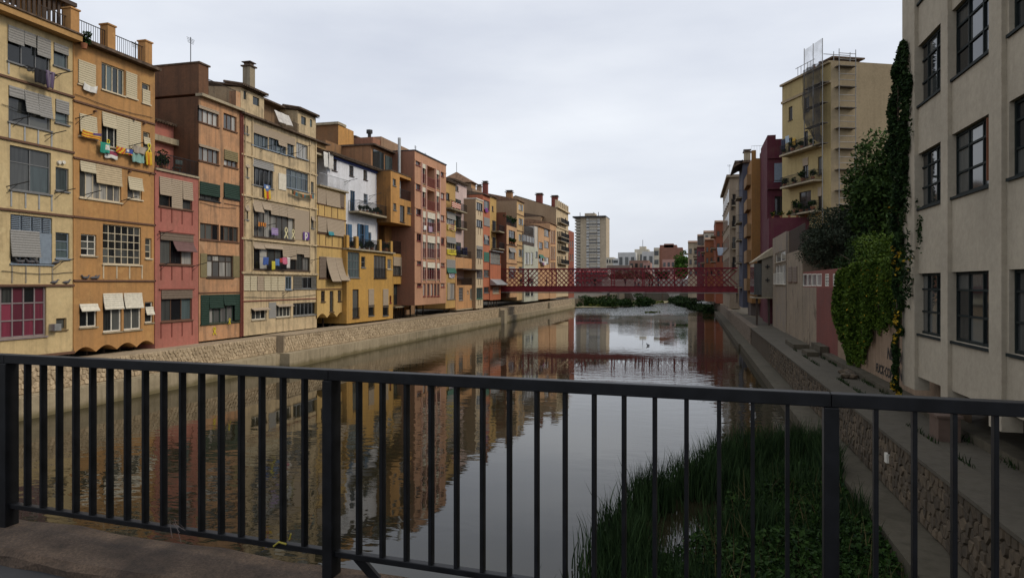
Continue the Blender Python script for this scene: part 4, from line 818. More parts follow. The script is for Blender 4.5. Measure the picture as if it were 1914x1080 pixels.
# 12 cream front with tan side
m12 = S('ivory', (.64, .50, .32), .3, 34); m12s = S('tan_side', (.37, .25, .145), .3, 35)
h = House('ivory_house', 'slim ivory house with plain tan side wall and dark shuttered windows', FL(LC + 1.1), G_.x(440), G_.x(525), (G_.x(440), G_.y(455)), (H_.x(452), H_.y(868)), m12, 9, side=m12s)
for c, y0, y1 in ((G_, 490, 580), (G_, 697, 782)): h.win(c, 448, 520, y0, y1, 3, 1, fm=metal_d); 
for c, y0, y1, g in ((H_, 122, 262, GL), (H_, 415, 505, GLC), (H_, 622, 755, GLT)): h.win(c, 448, 522, y0, y1, 3, 1, fm=grey_w if g is not GLT else awn_green, gl=g, blinds=[(0, 1, .25, bl_grey)] if g is GL else [])
for c, y0, y1 in ((G_, 592, 650), (G_, 795, 880), (H_, 270, 340), (H_, 515, 590), (H_, 765, 830)): h.studs(c, (470, 495), y0, y1, brown_tr, .09)
MB().fbox(h.fr, h.u0 - .05, h.u1, h.z1, h.z1 + .14, -9, .1).build('roof_edge', white, h.root); railing_between('railing', h.fr, h.u0, h.u1, h.z1 + .14, h.z1 + 1.1, -2.0, h.root, dkwood); h.stilts(3); h.finish()
# tile-roofed lookout tower and brown wall behind
h = House('lookout_tower', 'square roof lookout with pyramid tile roof and finial behind the pale pink house', FL(-36), G_.x(385), G_.x(440), (G_.x(385), G_.y(262)), 2.2, S('lookout', (.46, .27, .13), .5, 36), 6, side=S('lookout_side', (.26, .19, .13), .5, 37))
p = [h.fr.P(h.u0 - .5, h.z1, .5), h.fr.P(h.u1 + .5, h.z1, .5), h.fr.P(h.u1 + .5, h.z1, -6.5), h.fr.P(h.u0 - .5, h.z1, -6.5)]; ap = h.fr.P((h.u0 + h.u1) / 2, h.z1 + 2.1, -3)
mb = MB()
for i in range(4): mb.poly(p[i], p[(i + 1) % 4], ap)
rf = mb.build('roof', tile, h.root); MB().bar(ap, (ap[0], ap[1], ap[2] + 1.6), .06).build('finial', metal_d, rf); h.finish()
h = House('back_house', 'brown gabled wall with chimney behind the ivory house', FL(-33), G_.x(400), G_.x(530), (G_.x(405), G_.y(330)), 2.2, S('back_b', (.33, .22, .145), .5, 38), 8); h.chimney(h.u1 - .6, -.5, h.z1, .9, .7); h.finish()
# 13 red-orange
m13 = S('coral', (.52, .16, .075), .45, 39)
h = House('coral_house', 'narrow coral red house with grey blinds beside the ivory house', FL(LC + .75), G_.x(525), G_.x(608), (G_.x(527), G_.y(405)), (H_.x(530), H_.y(765)), m13, 8)
for c, y0, y1, bl in ((G_, 465, 575, []), (G_, 672, 765, [(0, 1, 1, bl_grey)]), (G_, 882, 988, [(0, .6, .5, bl_grey, .2)]), (H_, 197, 305, [(0, 1, 1, awn_green)]), (H_, 407, 490, []), (H_, 612, 682, [])): h.win(c, 535, 604, y0, y1, 4, 1, fm=grey_w, gl=[GLC, GL, GLT], blinds=bl)
h.eave(.3, tile_d, tiles=False); h.chimney(h.u0 + 4.5, -1, h.z1, 2.2, .7, redbrown); h.finish()
# 14 yellow house with balconies, conservatory below
h = House('saffron_house', 'narrow saffron house with shuttered doors and grey iron balconies', FL(LC - .4), G_.x(600), G_.x(684), (G_.x(612), G_.y(425)), 4.0, S('saffron', (.56, .35, .10), .5, 40), 8)
h.win(G_, 630, 650, 537, 600, 1, 1, fm=brown_tr)
for y0, y1 in ((708, 840), (905, 1045)):
    h.win(G_, 636, 682, y0, y1, 3, 1, fm=bluegrey); a, b, z0, z1, _ = h.rect(G_, 636, 682, y0, y1); h.balcony(a - .6, b + 1.2, z0, 1.3)
h.eave(.3, tile_d, tiles=False); h.finish()
h = House('conservatory_house', 'glazed grey conservatory above an orange wall near the footbridge', FL(LC + .9), G_.x(610), G_.x(738), (H_.x(612), H_.y(185)), (H_.x(612), H_.y(770)), m13, 6)
h.win(H_, 615, 735, 192, 332, 8, 2, fm=grey_w, gl=[GL, GLC]); h.win(H_, 640, 720, 615, 690, 4, 1, fm=cream_w, gl=GLC)
MB().fbox(h.fr, h.u0 - .1, h.u1 + .1, h.z1, h.z1 + .1, -6, .4).build('roof_edge', alu, h.root); z = h.fr.z(H_.x(612), H_.y(590))
MB().hexa([h.fr.P(h.u0, z, -.02), h.fr.P(h.u1 + .3, z, -.02), h.fr.P(h.u1 + .3, z, 1.1), h.fr.P(h.u0, z, 1.1), h.fr.P(h.u0, z + .9, -.02), h.fr.P(h.u1, z + .9, -.02), h.fr.P(h.u1 + .3, z + .1, 1.1), h.fr.P(h.u0, z + .1, 1.1)]).build('lean_to_roof', alu, h.root); h.stilts(4); h.finish()
# 15/16 peach house, brown side
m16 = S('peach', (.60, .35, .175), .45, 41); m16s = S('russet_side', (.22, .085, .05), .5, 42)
h = House('peach_house', 'peach house with russet side wall and planted roof terrace, at the footbridge', FL(LC + 1.2), G_.x(806), G_.x(928), (G_.x(806), G_.y(765)), (H_.x(808), H_.y(740)), m16, 9, side=m16s)
h.win(G_, 832, 908, 822, 990, 4, 1, fm=dkwood, transom=.2); h.win(H_, 832, 905, 140, 270, 3, 1, fm=grey_w, gl=GLC, blinds=[(0, 1, .4, bl_grey, .25)]); h.win(H_, 832, 905, 370, 500, 3, 1, fm=grey_w, blinds=[(0, 1, .4, bl_grey, .2)])
for c, y in ((G_, 995), (H_, 325)): h.band(c, 808, y, .1, .1)
zt = h.z1; railing_between('railing', h.fr, h.u0, h.u1, zt + .03, zt + 1.05, -.1, h.root); PCH = (h.u0, h.u1, zt)
MB().fbox(h.fr, h.u0, h.u0 + .2, zt, zt + 2.0, -8.9, -.1).fbox(h.fr, h.u0, h.u1, zt + 2.3, zt + 2.5, -7, -3.0).build('terrace_wall', m16s, h.root); h.finish()
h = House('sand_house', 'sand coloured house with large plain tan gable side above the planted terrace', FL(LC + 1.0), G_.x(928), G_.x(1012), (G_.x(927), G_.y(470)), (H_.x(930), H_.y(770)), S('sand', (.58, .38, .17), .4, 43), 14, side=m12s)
for c, y0, y1 in ((G_, 512, 585), (G_, 682, 758), (G_, 872, 952), (H_, 162, 250), (H_, 370, 440)): w = h.win(c, 950, 985, y0, y1, 2, 1, fm=white, gl=[GL, GLC]); a, b, z0, z1, _ = h.rect(c, 950, 985, y0, y1); MB().fbox(h.fr, b, b + .7, z0, z1, .01, .06).build('shutter', bluegrey, w)
for c, y in ((G_, 630), (G_, 825), (H_, 110), (H_, 310)): h.band(c, 930, y, .1, .1)
h.eave(.3, tile, tiles=False, rise=1.6); h.chimney(h.u0 + .8, -1.5, h.z1, 1.4, 1.0, S('chim_b', (.42, .22, .09), .6, 44)); h.finish()
# 17 pale grey-green
h = House('mint_house', 'pale mint grey house with tall windows and a dark timber gallery on top', FL(LC + 1.3), G_.x(1012), G_.x(1180), (G_.x(1015), G_.y(1000)), (H_.x(1012), H_.y(790)), S('mint', (.52, .54, .45), .4, 45), 8)
for x in (1028, 1055, 1095): h.win(H_, x, x + 28, 200, 345, 1, 2, fm=white, gl=GLC); h.win(H_, x, x + 28, 662, 720, 1, 1, fm=grey_w)
h.win(H_, 1150, 1175, 190, 260, 1, 2, fm=grey_w)
fr = h.fr; zt = h.z1; a, b = h.u0, h.fr.u(G_.x(1142)); t = fr.z(G_.x(1015), G_.y(868)); MB().fbox(fr, a, b, zt, t, -6, -.2).build('gallery', dkwood, h.root)
for i in range(7): MB().fbox(fr, a + .4 + i * (b - a) / 7, a + (i + .8) * (b - a) / 7, zt + (t - zt) * .35, t - .2, -.2, -.14).build('gallery_pane', GLC, h.root)
MB().fbox(fr, b + .1, h.u1, zt, fr.z(G_.x(1145), G_.y(780)), -6, -.1).build('stair_wall', S('offwhite', (.6, .56, .5), .3, 46), h.root); railing_between('railing', fr, a, b, t, t + 1.6, -.3, h.root, dkwood); h.finish()
# 18
h = House('beige_house', 'beige house with grey shutters and green awning, laundry hanging at a window', FL(LC + 1.1), G_.x(1181), G_.x(1320), (G_.x(1182), G_.y(780)), (H_.x(1190), H_.y(760)), m16, 9, side=m12s)
for c, y0, y1 in ((G_, 810, 890), (G_, 950, 1030), (H_, 255, 330)): h.win(c, 1252, 1308, y0, y1, 2, 1, fm=bluegrey, gl=GLC, blinds=[(0, .5, 1, bl_grey)])
h.win(G_, 1190, 1235, 965, 1045, 2, 1, fm=dkwood); h.win(H_, 1188, 1240, 225, 320, 2, 1, fm=dkwood, blinds=[(0, 1, .4, awn_green, .4)]); h.eave(.3, tile, tiles=False); h.finish(); BEI = h
h = House('back_house', 'grey brown stepped house wall above the mint house', FL(-31.5), G_.x(1215), G_.x(1318), (G_.x(1215), G_.y(665)), 2.2, m12s, 9); h.eave(.3, tile_d, tiles=False); h.win(G_, 1225, 1250, 690, 740, 1, 1); h.finish()
# 19 gothic-windowed
h = House('apricot_gothic_house', 'apricot house with rows of tall arched red windows, before the cream block', FL(LC + 1.2), G_.x(1321), G_.x(1396), (G_.x(1322), G_.y(745)), (H_.x(1322), H_.y(750)), m16, 9)
for c, y0, y1 in ((G_, 830, 985), (H_, 130, 285), (H_, 318, 390)):
    for x in (1330, 1350, 1370): h.win(c, x, x + 14, y0, y1, 1, 2, fm=red, gl=GLC)
h.eave(.3, tile, tiles=False); h.finish()
# 20 big cream block
m20 = S('cream_block', (.62, .49, .30), .5, 47)
h = House('cream_block', 'tall cream block with balconies, cornice and red chimneys, plain gable towards the footbridge', FL(LC + 1.2), G_.x(1396), G_.x(1538), (G_.x(1396), G_.y(560)), (H_.x(1398), H_.y(735)), m20, 16, side=m12s)
for c, y0, y1 in ((G_, 680, 770), (G_, 840, 930), (H_, 10, 90), (H_, 105, 195), (H_, 245, 345)):
    for x in (1408, 1432, 1458, 1500): h.win(c, x, x + 14, y0, y1, 2, 2, fm=bl_brown, gl=[GL, GLC]); a, b, z0, z1, _ = h.rect(c, x, x + 14, y0, y1)
    h.balcony(h.u0 + 1.5, h.u1 - 3, z0, .8)
h.band(G_, 1398, 780, .2, .2, m20)
zt = h.z1; MB().fbox(h.fr, h.u0 - .1, h.u1 + .1, zt, zt + .3, -.3, .5).build('cornice', m20, h.root)
for i in range(7): u = h.u0 + 1 + i * (h.u1 - h.u0 - 2) / 6; MB().fbox(h.fr, u - .3, u + .3, zt + .3, zt + 1.8, -.4, .2).build('parapet_pier', m20, h.root)
fr = h.fr; mb = MB(); mb.poly(fr.P(h.u0, zt, 0), fr.P(h.u0, zt + 2.8, -9), fr.P(h.u0, zt, -16)); mb.build('gable', m12s, h.root)
mb = MB(); mb.poly(fr.P(h.u0 - .1, zt + .05, 0), fr.P(h.u1, zt + .05, 0), fr.P(h.u1, zt + 2.9, -9), fr.P(h.u0 - .1, zt + 2.9, -9)); mb.poly(fr.P(h.u0 - .1, zt + 2.9, -9), fr.P(h.u1, zt + 2.9, -9), fr.P(h.u1, zt, -16), fr.P(h.u0 - .1, zt, -16)); mb.build('roof', tile, h.root)
for x in (1360, 1457): h.chimney(fr.u(G_.x(x if x > 1400 else 1410)), -4 if x < 1400 else -1.5, zt + .4, 2.6, 1.3, redbrown)
h.finish()
h = House('brick_red_house', 'narrow brick red house ending the river row, before the tower block', FL(LC + 1.2), 1062.6, 1073, (1063, 430), (1063, 557), S('brick_red', (.30, .085, .05), .5, 48), 20, side=S('brick_side', (.36, .19, .10), .5, 49))
for y in (450, 475, 500): h.win(P_, 1065, 1067, y, y + 12, 1, 1); h.win(P_, 1069, 1071, y, y + 12, 1, 1)
h.finish()
# ------------------------------------------------------------------ tower block and the far town
def city(name, label, Y, x0, x1, ytop, mat, depth=15, floors=0, cols=0, z0=2.5, wm=None, ybot=None, ww=.55, group=None):
    fr = FY(Y); u0, u1 = fr.u(x0), fr.u(x1); z1 = fr.z(x0, ytop); root = thing(name, fr.P((u0 + u1) / 2, z0, -depth / 2), label, 'building', group)
    MB().fbox(fr, u0, u1, z0, z1, -depth, 0).build('wall', mat, root)
    if floors:
        zb = fr.z(x0, ybot) if ybot else z0 + 3
        for i in range(floors):
            for j in range(cols):
                a = u0 + (u1 - u0) * (j + .5) / cols; w = (u1 - u0) / cols * ww / 2; z = zb + (z1 - .6 - zb) * (i + .25) / floors; hh = (z1 - zb) / floors * .5
                q = MB().fbox(fr, a - w, a + w, z, z + hh, -.05, .12).build('window', wm or GL, root)
    return root, fr, u0, u1, z1
mt = S('tower_tan', (.46, .375, .26), .15, 50); mtw = flat('tower_white_panel', (.52, .52, .50), .6); mtg = flat('tower_grey_panel', (.44, .40, .33), .6)
root, fr, u0, u1, z1 = city('tower_block', 'tall tan tower block with white balcony stripes and a flat overhanging roof', 640, 1085, 1133, 407, mt, 26)
def px(x): return fr.u(x)
nf = 22; zb = 4.0; fh = (z1 - zb) / nf
for i in range(nf):
    z = zb + i * fh
    for a, b, m in ((1096.3, 1101, mtw), (1101.5, 1115.5, mtg), (1116.5, 1121.5, mtw)):
        MB().fbox(fr, px(a), px(b), z + fh * .02, z + fh * .45, -.3, .9).build('balcony_panel', m, root); MB().fbox(fr, px(a), px(b), z + fh * .5, z + fh * .95, -.3, .3).build('window', GLC if (i + int(a)) % 3 else mtg, root)
    MB().fbox(fr, px(1074), px(1084.5), z, z + fh * .42, -22, -1).build('side_balcony', mtg, root)
MB().fbox(fr, px(1076), px(1085), zb, z1, -24, -3).build('side_wing', flat('tower_side', (.42, .38, .32), .7), root)
MB().fbox(fr, px(1071), px(1133), z1, z1 + 1.2, -28, 3).build('roof_slab', metal_d, root); MB().fbox(fr, px(1091), px(1110), z1 + 1.2, z1 + 4.6, -20, -6).build('roof_house', mt, root)
for x in (1106, 1115, 1080): MB().fbox(fr, px(x), px(x) + .5, z1 + 1.2, z1 + 6, -12, -11.5).build('mast', metal_d, root)
cw_ = S('far_white', (.58, .58, .56), .3, 51); cc = S('far_cream', (.58, .52, .40), .3, 52); cbr = S('far_brick', (.28, .125, .085), .3, 53); cp = S('far_pink', (.42, .24, .20), .3, 54)
city('far_building', 'cream curved block far behind, right beside the tower block', 520, 1133, 1147, 481, cc, 15, 4, 3)
city('far_building', 'white block with dark balcony slots, between the cream curved block and grey-white house', 500, 1146, 1157, 483, cw_, 15, 5, 1, ww=.9)
city('far_building', 'broad grey white house with roof aerials in the far town', 430, 1155, 1188, 472, cw_, 15, 2, 3)
r, fr, u0, u1, z1 = city('far_building', 'cream stepped house with two small windows in the far town', 445, 1186, 1212, 466, cc, 15, 2, 3); MB().fbox(fr, u0 + 3, u0 + 7, z1, z1 + 1.8, -8, -1).build('roof_room', cc, r); MB().bar(fr.P(u0 + 5, z1, -2), fr.P(u0 + 5, z1 + 6, -2), .25).build('antenna', metal_d, r)
city('far_building', 'white house partly behind the brick-gabled building', 425, 1200, 1222, 470, cw_, 12, 2, 2)
r, fr, u0, u1, z1 = city('far_building', 'cream house joined to a brick-red gable, above the footbridge', 390, 1222, 1232, 463, cc, 20, 4, 1, ww=.8)
r, fr, u0, u1, z1 = city('far_building', 'large brick-red gable wall with stepped top above the footbridge', 392, 1232, 1276, 463, cbr, 20)
for a, b, y in ((1233, 1265, 458), (1241, 1259, 455.5)): MB().fbox(fr, fr.u(a), fr.u(b), z1, fr.z(a, y), -19, -.3).build('stepped_parapet', cbr, r)
city('far_building', 'low pink house with small balcony below the brick-red gable', 360, 1238, 1262, 485, cp, 12, 3, 3)
city('far_building', 'low russet roofed house below the white far houses', 350, 1176, 1212, 487, S('far_russet', (.26, .15, .11), .3, 55), 12, 3, 4); city('far_building', 'pinkish low house with pale stripes beside the russet roofed house', 345, 1202, 1216, 491, cp, 12, 3, 2)
city('far_building', 'long low brown house below the tower block', 340, 1135, 1178, 496, S('far_brown', (.22, .16, .13), .3, 56), 14, 3, 6)
# market building with red awnings seen through the lattice
r, fr, u0, u1, z1 = city('arcade_building', 'grey arcade building with rows of red awnings seen through the footbridge lattice', 300, 1076, 1136, 503, S('arcade_grey', (.22, .20, .19), .3, 57), 14, 2, 9)
for y in (507, 514, 523): MB().hexa([fr.P(u0, fr.z(1076, y), 0), fr.P(u1, fr.z(1076, y), 0), fr.P(u1, fr.z(1076, y + 2.2), 2.2), fr.P(u0, fr.z(1076, y + 2.2), 2.2), fr.P(u0, fr.z(1076, y) + .1, 0), fr.P(u1, fr.z(1076, y) + .1, 0), fr.P(u1, fr.z(1076, y + 2.2) + .1, 2.2), fr.P(u0, fr.z(1076, y + 2.2) + .1, 2.2)]).build('awning', flat('red_awning', (.26, .035, .04), .8), r)
# stone bridge further upstream
sb = thing('stone_bridge', (-12, 242, 0), 'grey stone arched bridge far upstream behind the footbridge', 'bridge'); stg = S('bridge_grey', (.30, .28, .25), .5, 58)
mb = MB(); NA = 3; ax0, ax1 = -30.5, 5.6; wA = (ax1 - ax0) / NA
for i in range(NA):
    for j in range(14):
        t0, t1 = j / 14, (j + 1) / 14; f = lambda t: -.3 + 4.9 * math.sqrt(max(0, 1 - (2 * min(max((t - .08) / .84, 0), 1) - 1) ** 2))
        a, b = ax0 + wA * (i + t0), ax0 + wA * (i + t1); mb.poly((a, 238, f(t0)), (b, 238, f(t1)), (b, 238, 6.4), (a, 238, 6.4)); mb.poly((a, 238, f(t0)), (b, 238, f(t1)), (b, 246, f(t1)), (a, 246, f(t0)))
mb.poly((ax0, 238, 6.4), (ax1, 238, 6.4), (ax1, 246, 6.4), (ax0, 246, 6.4)); mb.build('arches', stg, sb); MB().box(ax0, 237.8, 6.403, ax1, 238.2, 7.4).build('parapet', stg, sb)
# ------------------------------------------------------------------ red lattice footbridge
BY = 104.5; BW = 3.4; bx0, bx1 = -30.2, 6.4; ZL, ZU, ZD = 5.42, 8.22, 5.25
rb = thing('lattice_footbridge', (-12, BY, ZD), 'red iron lattice footbridge spanning the river between the house rows', 'bridge')
bred = flat('bridge_red', (.19, .020, .030), .5, .1, var=.25, scale=2)
for yy, nm in ((BY, 'near'), (BY + BW, 'far')):
    MB().box(bx0, yy - .14, ZU - .16, bx1, yy + .14, ZU).build('top_chord', bred, rb)
    MB().box(bx0, yy - .05, 4.72, bx1, yy + .05, ZL).box(bx0, yy - .16, 4.66, bx1, yy + .16, 4.74).box(bx0, yy - .14, ZL, bx1, yy + .14, ZL + .09).build('girder', bred, rb)
    for k in range(9): x = bx0 + .1 + (bx1 - bx0 - .2) * k / 8; MB().box(x - .08, yy - .09, 4.8, x + .08, yy + .09, ZU - .05).build('truss_post', bred, rb)
    pitch = .72; Hh = ZU - ZL - .25; n = int((bx1 - bx0 - Hh) / pitch); base = {}
    for sgn in (1, -1):
        me = None
        for i in range(n + 1):
            x = bx0 + i * pitch + .1
            if me is None:
                o = MB().bar((0, 0, 0), (sgn * Hh, 0, Hh), .082, .014, up=(0, 1, 0)).build('lattice_bar', bred, rb); me = o.data
                for v in me.vertices: v.co += off(rb)
            else: o = bpy.data.objects.new('lattice_bar', me); COL.objects.link(o); o.parent = rb
            o.location = Vector((x if sgn > 0 else x + Hh, yy + sgn * .02, ZL + .09)) - off(rb)
MB().box(bx0, BY + .06, ZD - .12, bx1, BY + BW - .06, ZD).build('deck', flat('bridge_planks', (.16, .14, .12), .9), rb)
MB().box(bx0, BY - .1, 4.5, bx1, BY + .02, 4.62).box(bx0, BY + .3, 4.46, bx1, BY + .4, 4.56).build('service_pipe', flat('pipe_grey', (.32, .29, .27), .6), rb)
for k in range(12): x = bx0 + 1.5 + k * 3.05; MB().bar((x, BY + .1, ZU - .05), (x, BY + BW - .1, ZU - .05), .09).build('cross_brace', bred, rb)
# people on the footbridge
def person(label, x, y, z, top, legs, walk=.0, face=0.0, h=1.72, bag=None, arm=.12, skin=(.42, .24, .16), hair=(.03, .02, .015), group=None):
    k = h / 1.72; V = [(0, 0, .95), (0, 0, 1.15), (0, 0, 1.38), (0, 0, 1.50), (0, .01, 1.60), (0, .02, 1.70)]; Rr = [.15, .135, .155, .06, .095, .075]; E = [(0, 1), (1, 2), (2, 3), (3, 4), (4, 5)]
    def chain(start, pts, rs):
        p = start
        for q, r in zip(pts, rs): V.append(q); Rr.append(r); E.append((p, len(V) - 1)); p = len(V) - 1
    for s in (-1, 1):
        w = walk * s
        chain(0, [(s * .10, 0, .86), (s * .105, w * .45, .48), (s * .105, w - .04, .09), (s * .11, w + .13, .04)], [.095, .065, .045, .04])
        chain(2, [(s * .19, 0, 1.38), (s * .235, -w * .4, 1.12), (s * .23, -w * .7 + arm, .90), (s * .22, -w * .75 + arm + .05, .82)], [.06, .045, .036, .035])
    me = bpy.data.meshes.new('person'); me.from_pydata([(a * k, b * k, c * k) for a, b, c in V], E, [])
    bm = bmesh.new(); bm.from_mesh(me); sk = bm.verts.layers.skin.verify()
    for i, v in enumerate(bm.verts): v[sk].radius = (Rr[i] * (1.25 if i < 3 else 1) * k, Rr[i] * (.8 if i < 3 else 1) * k); v[sk].use_root = (i == 0)
    bm.to_mesh(me); bm.free(); o = bpy.data.objects.new('person', me); COL.objects.link(o)
    o.modifiers.new('skin', 'SKIN'); s2 = o.modifiers.new('sub', 'SUBSURF'); s2.levels = 1; s2.render_levels = 1
    dg = bpy.context.evaluated_depsgraph_get(); m2 = bpy.data.meshes.new_from_object(o.evaluated_get(dg)); o.modifiers.clear(); o.data = m2; bpy.data.meshes.remove(me)
    key = str(top) + str(legs); mats = [flat('cloth' + str(top), top, .85), flat('cloth' + str(legs), legs, .85), flat('skin' + str(skin), skin, .6), flat('shoe', (.03, .028, .027), .6)]
    m2.materials.clear()
    for q in mats: m2.materials.append(q)
    for p in m2.polygons:
        c = p.center / k; p.material_index = 3 if c.z < .09 else 2 if c.z > 1.44 or (abs(c.x) > .17 and c.z < 1.0 and c.z > .72) else 0 if c.z > .93 else 1; p.use_smooth = True
    o.location = (x, y, z); o.rotation_euler = (0, 0, face); tag(o, label, 'person', group)
    hb = bmesh.new(); bmesh.ops.create_uvsphere(hb, u_segments=10, v_segments=7, radius=.108 * k)
    for v in hb.verts: v.co = Vector((v.co.x, v.co.y - .02, v.co.z + 1.655 * k))
    bmesh.ops.delete(hb, geom=[v for v in hb.verts if v.co.z < 1.60 * k and v.co.y > -.02], context='VERTS'); hm = bpy.data.meshes.new('hair'); hb.to_mesh(hm); hb.free(); hm.materials.append(flat('hair' + str(hair), hair, .7)); ho = bpy.data.objects.new('hair', hm); COL.objects.link(ho); ho.parent = o
    nb = MB(); nb.tube([(0, .10 * k, 1.64 * k), (0, .125 * k, 1.61 * k)], [.008, .016], 6); nm = nb.build('nose', mats[2]); nm.parent = o
    if bag: b = MB().box(-.15, -.30, 1.02, .15, -.14, 1.42).build('backpack', flat('bag' + str(bag), bag, .8)); b.parent = o
    return o
fy = FY(BY + 1.0)
def bxp(x): return fy.u(x)
PP = [(974.5, 'person in black coat on the footbridge, before the peach and sand houses', (.02, .02, .024), (.018, .018, .02), .22, 1.3), (977.5, 'taller person in charcoal coat beside the person in black coat on the footbridge', (.035, .035, .04), (.02, .02, .025), .15, -1.4),
      (987, 'person in dark red top with a backpack on the footbridge', (.16, .03, .04), (.025, .03, .05), .18, 1.57), (995, 'person in grey jacket standing at the lattice of the footbridge', (.22, .20, .18), (.03, .03, .04), .05, 0.4),
      (1021, 'lone person in dark brown walking on the footbridge between two groups', (.05, .035, .03), (.02, .02, .02), .24, -1.57), (1111, 'person in black leaning at the lattice above the open river', (.02, .02, .02), (.02, .02, .02), .05, 3.0),
      (1169, 'person in black beside a person in pink on the footbridge', (.022, .02, .022), (.02, .02, .025), .1, 1.2), (1187, 'person in pink top on the footbridge', (.40, .13, .15), (.03, .03, .04), .16, 1.57), (1193, 'person in pale grey shirt on the footbridge behind the one in pink', (.42, .42, .42), (.04, .05, .09), .2, 1.57),
      (1214, 'person in maroon top in the middle of the busy group on the footbridge', (.10, .02, .03), (.02, .02, .02), .12, -1.5), (1219, 'person in bright red shirt in the busy group on the footbridge', (.33, .03, .03), (.03, .03, .03), .18, 1.57), (1230, 'person in navy jacket at the end of the busy group', (.03, .04, .08), (.02, .02, .03), .12, 1.4), (1275, 'person in white top alone towards the grey-blue house end', (.5, .5, .5), (.05, .05, .06), .2, -1.57)]
for i, (x, lab, top, legs, wk, fc) in enumerate(PP): person(lab, bxp(x), BY + .75 + .4 * (i % 3), ZD, top, legs, wk, fc, 1.62 + .05 * (i % 4), bag=(.08, .02, .02) if i == 2 else None, hair=(.03, .02, .015) if i % 3 else (.12, .07, .03))
# ------------------------------------------------------------------ right bank
mR1 = S('office_cream', (.42, .36, .265), .16, 60); dgrn = flat('office_frame', (.014, .019, .018), .7, spec=.15)
fr = FRt(6.43)
h = House('office_building', 'cream office building with pilasters and dark framed windows over the walkway', fr, 1693, 2500, 19.0, 3.15, mR1, 16, cat='building')
zr = [(fr.z(M_.x(328), M_.y(415)), fr.z(M_.x(328), M_.y(60))), (fr.z(M_.x(328), M_.y(1022)), fr.z(M_.x(328), M_.y(700))), (fr.z(N_.x(322), N_.y(692)), fr.z(N_.x(322), N_.y(347)))]
zr.append((zr[0][0] + (zr[0][0] - zr[1][0]), zr[0][1] + (zr[0][0] - zr[1][0])))
uo = [(fr.u(M_.x(267)) - .25, fr.u(M_.x(142))), (fr.u(M_.x(524)), fr.u(M_.x(328)))]; uo[1] = (uo[1][0] - .25, uo[1][1]); wd = uo[1][1] - uo[1][0]; gp = uo[0][0] - uo[1][1]; uo.append((fr.u(M_.x(626)) - wd, fr.u(M_.x(626)))); uo.append((uo[2][0] - gp - wd, uo[2][0] - gp))
for za, zb in zr:
    for a, b in uo: window(h, a, b, za, zb, 60, 3, 2, dgrn, GL, .16, .075, (), .26, False)
for a, b in uo:
    for za, zb in zr: MB().fbox(fr, a - .04, b + .04, za - .07, za - .003, -.14, .05).build('sill', dgrn, h.root)
fp = FRt(6.33); pil = [(fp.u(N_.x(133)), h.u1), (fp.u(N_.x(300)), fp.u(N_.x(265))), (fp.u(N_.x(572)), fp.u(N_.x(508)))]; pil.append((pil[2][0] - (pil[1][0] - pil[2][0]), pil[2][1] - (pil[1][0] - pil[2][0])))
for i, (a, b) in enumerate(pil): MB().fbox(fr, a, b, 2.75, 19.0, -.3, .10).build('pilaster', mR1, h.root)
h.pipe(pil[2][1] + .12, 8.2, 9.6, flat('rust', (.16, .06, .03), .9), .035)
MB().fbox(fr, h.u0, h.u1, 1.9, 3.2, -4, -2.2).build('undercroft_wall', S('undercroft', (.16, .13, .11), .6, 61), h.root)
h.finish()
# garden wall, its painted sections
gw = S('garden_plaster', (.28, .19, .12), .7, 62); gp_ = stucco('peeling_white', (.30, .235, .16), (.16, .13, .10), 1.0, 63, patch=(.12, .09, .06)); gr_ = stucco('faded_red', (.20, .060, .046), (.08, .05, .045), .6, 64)
GWf = FRt(7.25)
h = House('garden_wall', 'tan garden wall with black graffiti under the hanging creeper', GWf, 1566, 1780, 6.3, 1.9, gw, .5, cat='wall'); h.finish()
def textmesh(name, txt, fr, u, z, size, mat, parent=None, d=.012, flip=1, shear=0, bold=.0):
    cu = bpy.data.curves.new(name, 'FONT'); cu.body = txt; cu.size = size; cu.shear = shear; cu.offset = bold; cu.extrude = .002
    o = bpy.data.objects.new(name, cu); COL.objects.link(o); dg = bpy.context.evaluated_depsgraph_get(); me = bpy.data.meshes.new_from_object(o.evaluated_get(dg)); bpy.data.objects.remove(o)
    o0 = off(parent)
    for v in me.vertices: p = fr.P(u + flip * v.co.x, z + v.co.y, d + v.co.z); v.co = (p[0] - o0.x, p[1] - o0.y, p[2] - o0.z)
    me.materials.clear(); me.materials.append(mat); ob = bpy.data.objects.new(name, me); COL.objects.link(ob)
    if parent: ob.parent = parent
    return ob
spray = flat('spray_black', (.02, .02, .02), .7)
for t, x, y, sz, sh in (('NE', 775, 868, .62, .2), ('OBL', 832, 890, .62, .1), ('FUCK·COPS', 712, 940, .50, .15), ('NT', 838, 985, .62, .2)):
    u, z = GWf.hit(L_.x(x), L_.y(y)); textmesh('graffiti', t, GWf, u, z, sz, spray, h.root, .01, -1, sh, .012)
for nm, lab, xa, xb, m in (('garden_wall', 'faded dark red painted garden wall section beside the creeper', 1526, 1566, gr_), ('garden_wall', 'peeling white garden wall section beside the faded red one', 1500, 1526, gp_)):
    h = House(nm, lab, GWf, xa, xb, (1516, 537), 1.9, m, .5, cat='wall'); h.finish()
zt = h.z1; h = House('glazed_veranda', 'low glazed veranda with white frames and brick piers on top of the garden wall', FRt(7.3), 1500, 1582, (1516, 507), zt, redbrown, 2.0, cat='veranda')
for x0, x1 in ((303, 325), (327, 350), (352, 378), (380, 408), (428, 448), (472, 495), (520, 542)): h.win(L_, x0, x1, 396, 464, 2 if x0 > 410 else 1, 1 if x0 < 410 else 4, fm=white, gl=GLC, sill=False, rec=.05)
h.finish()
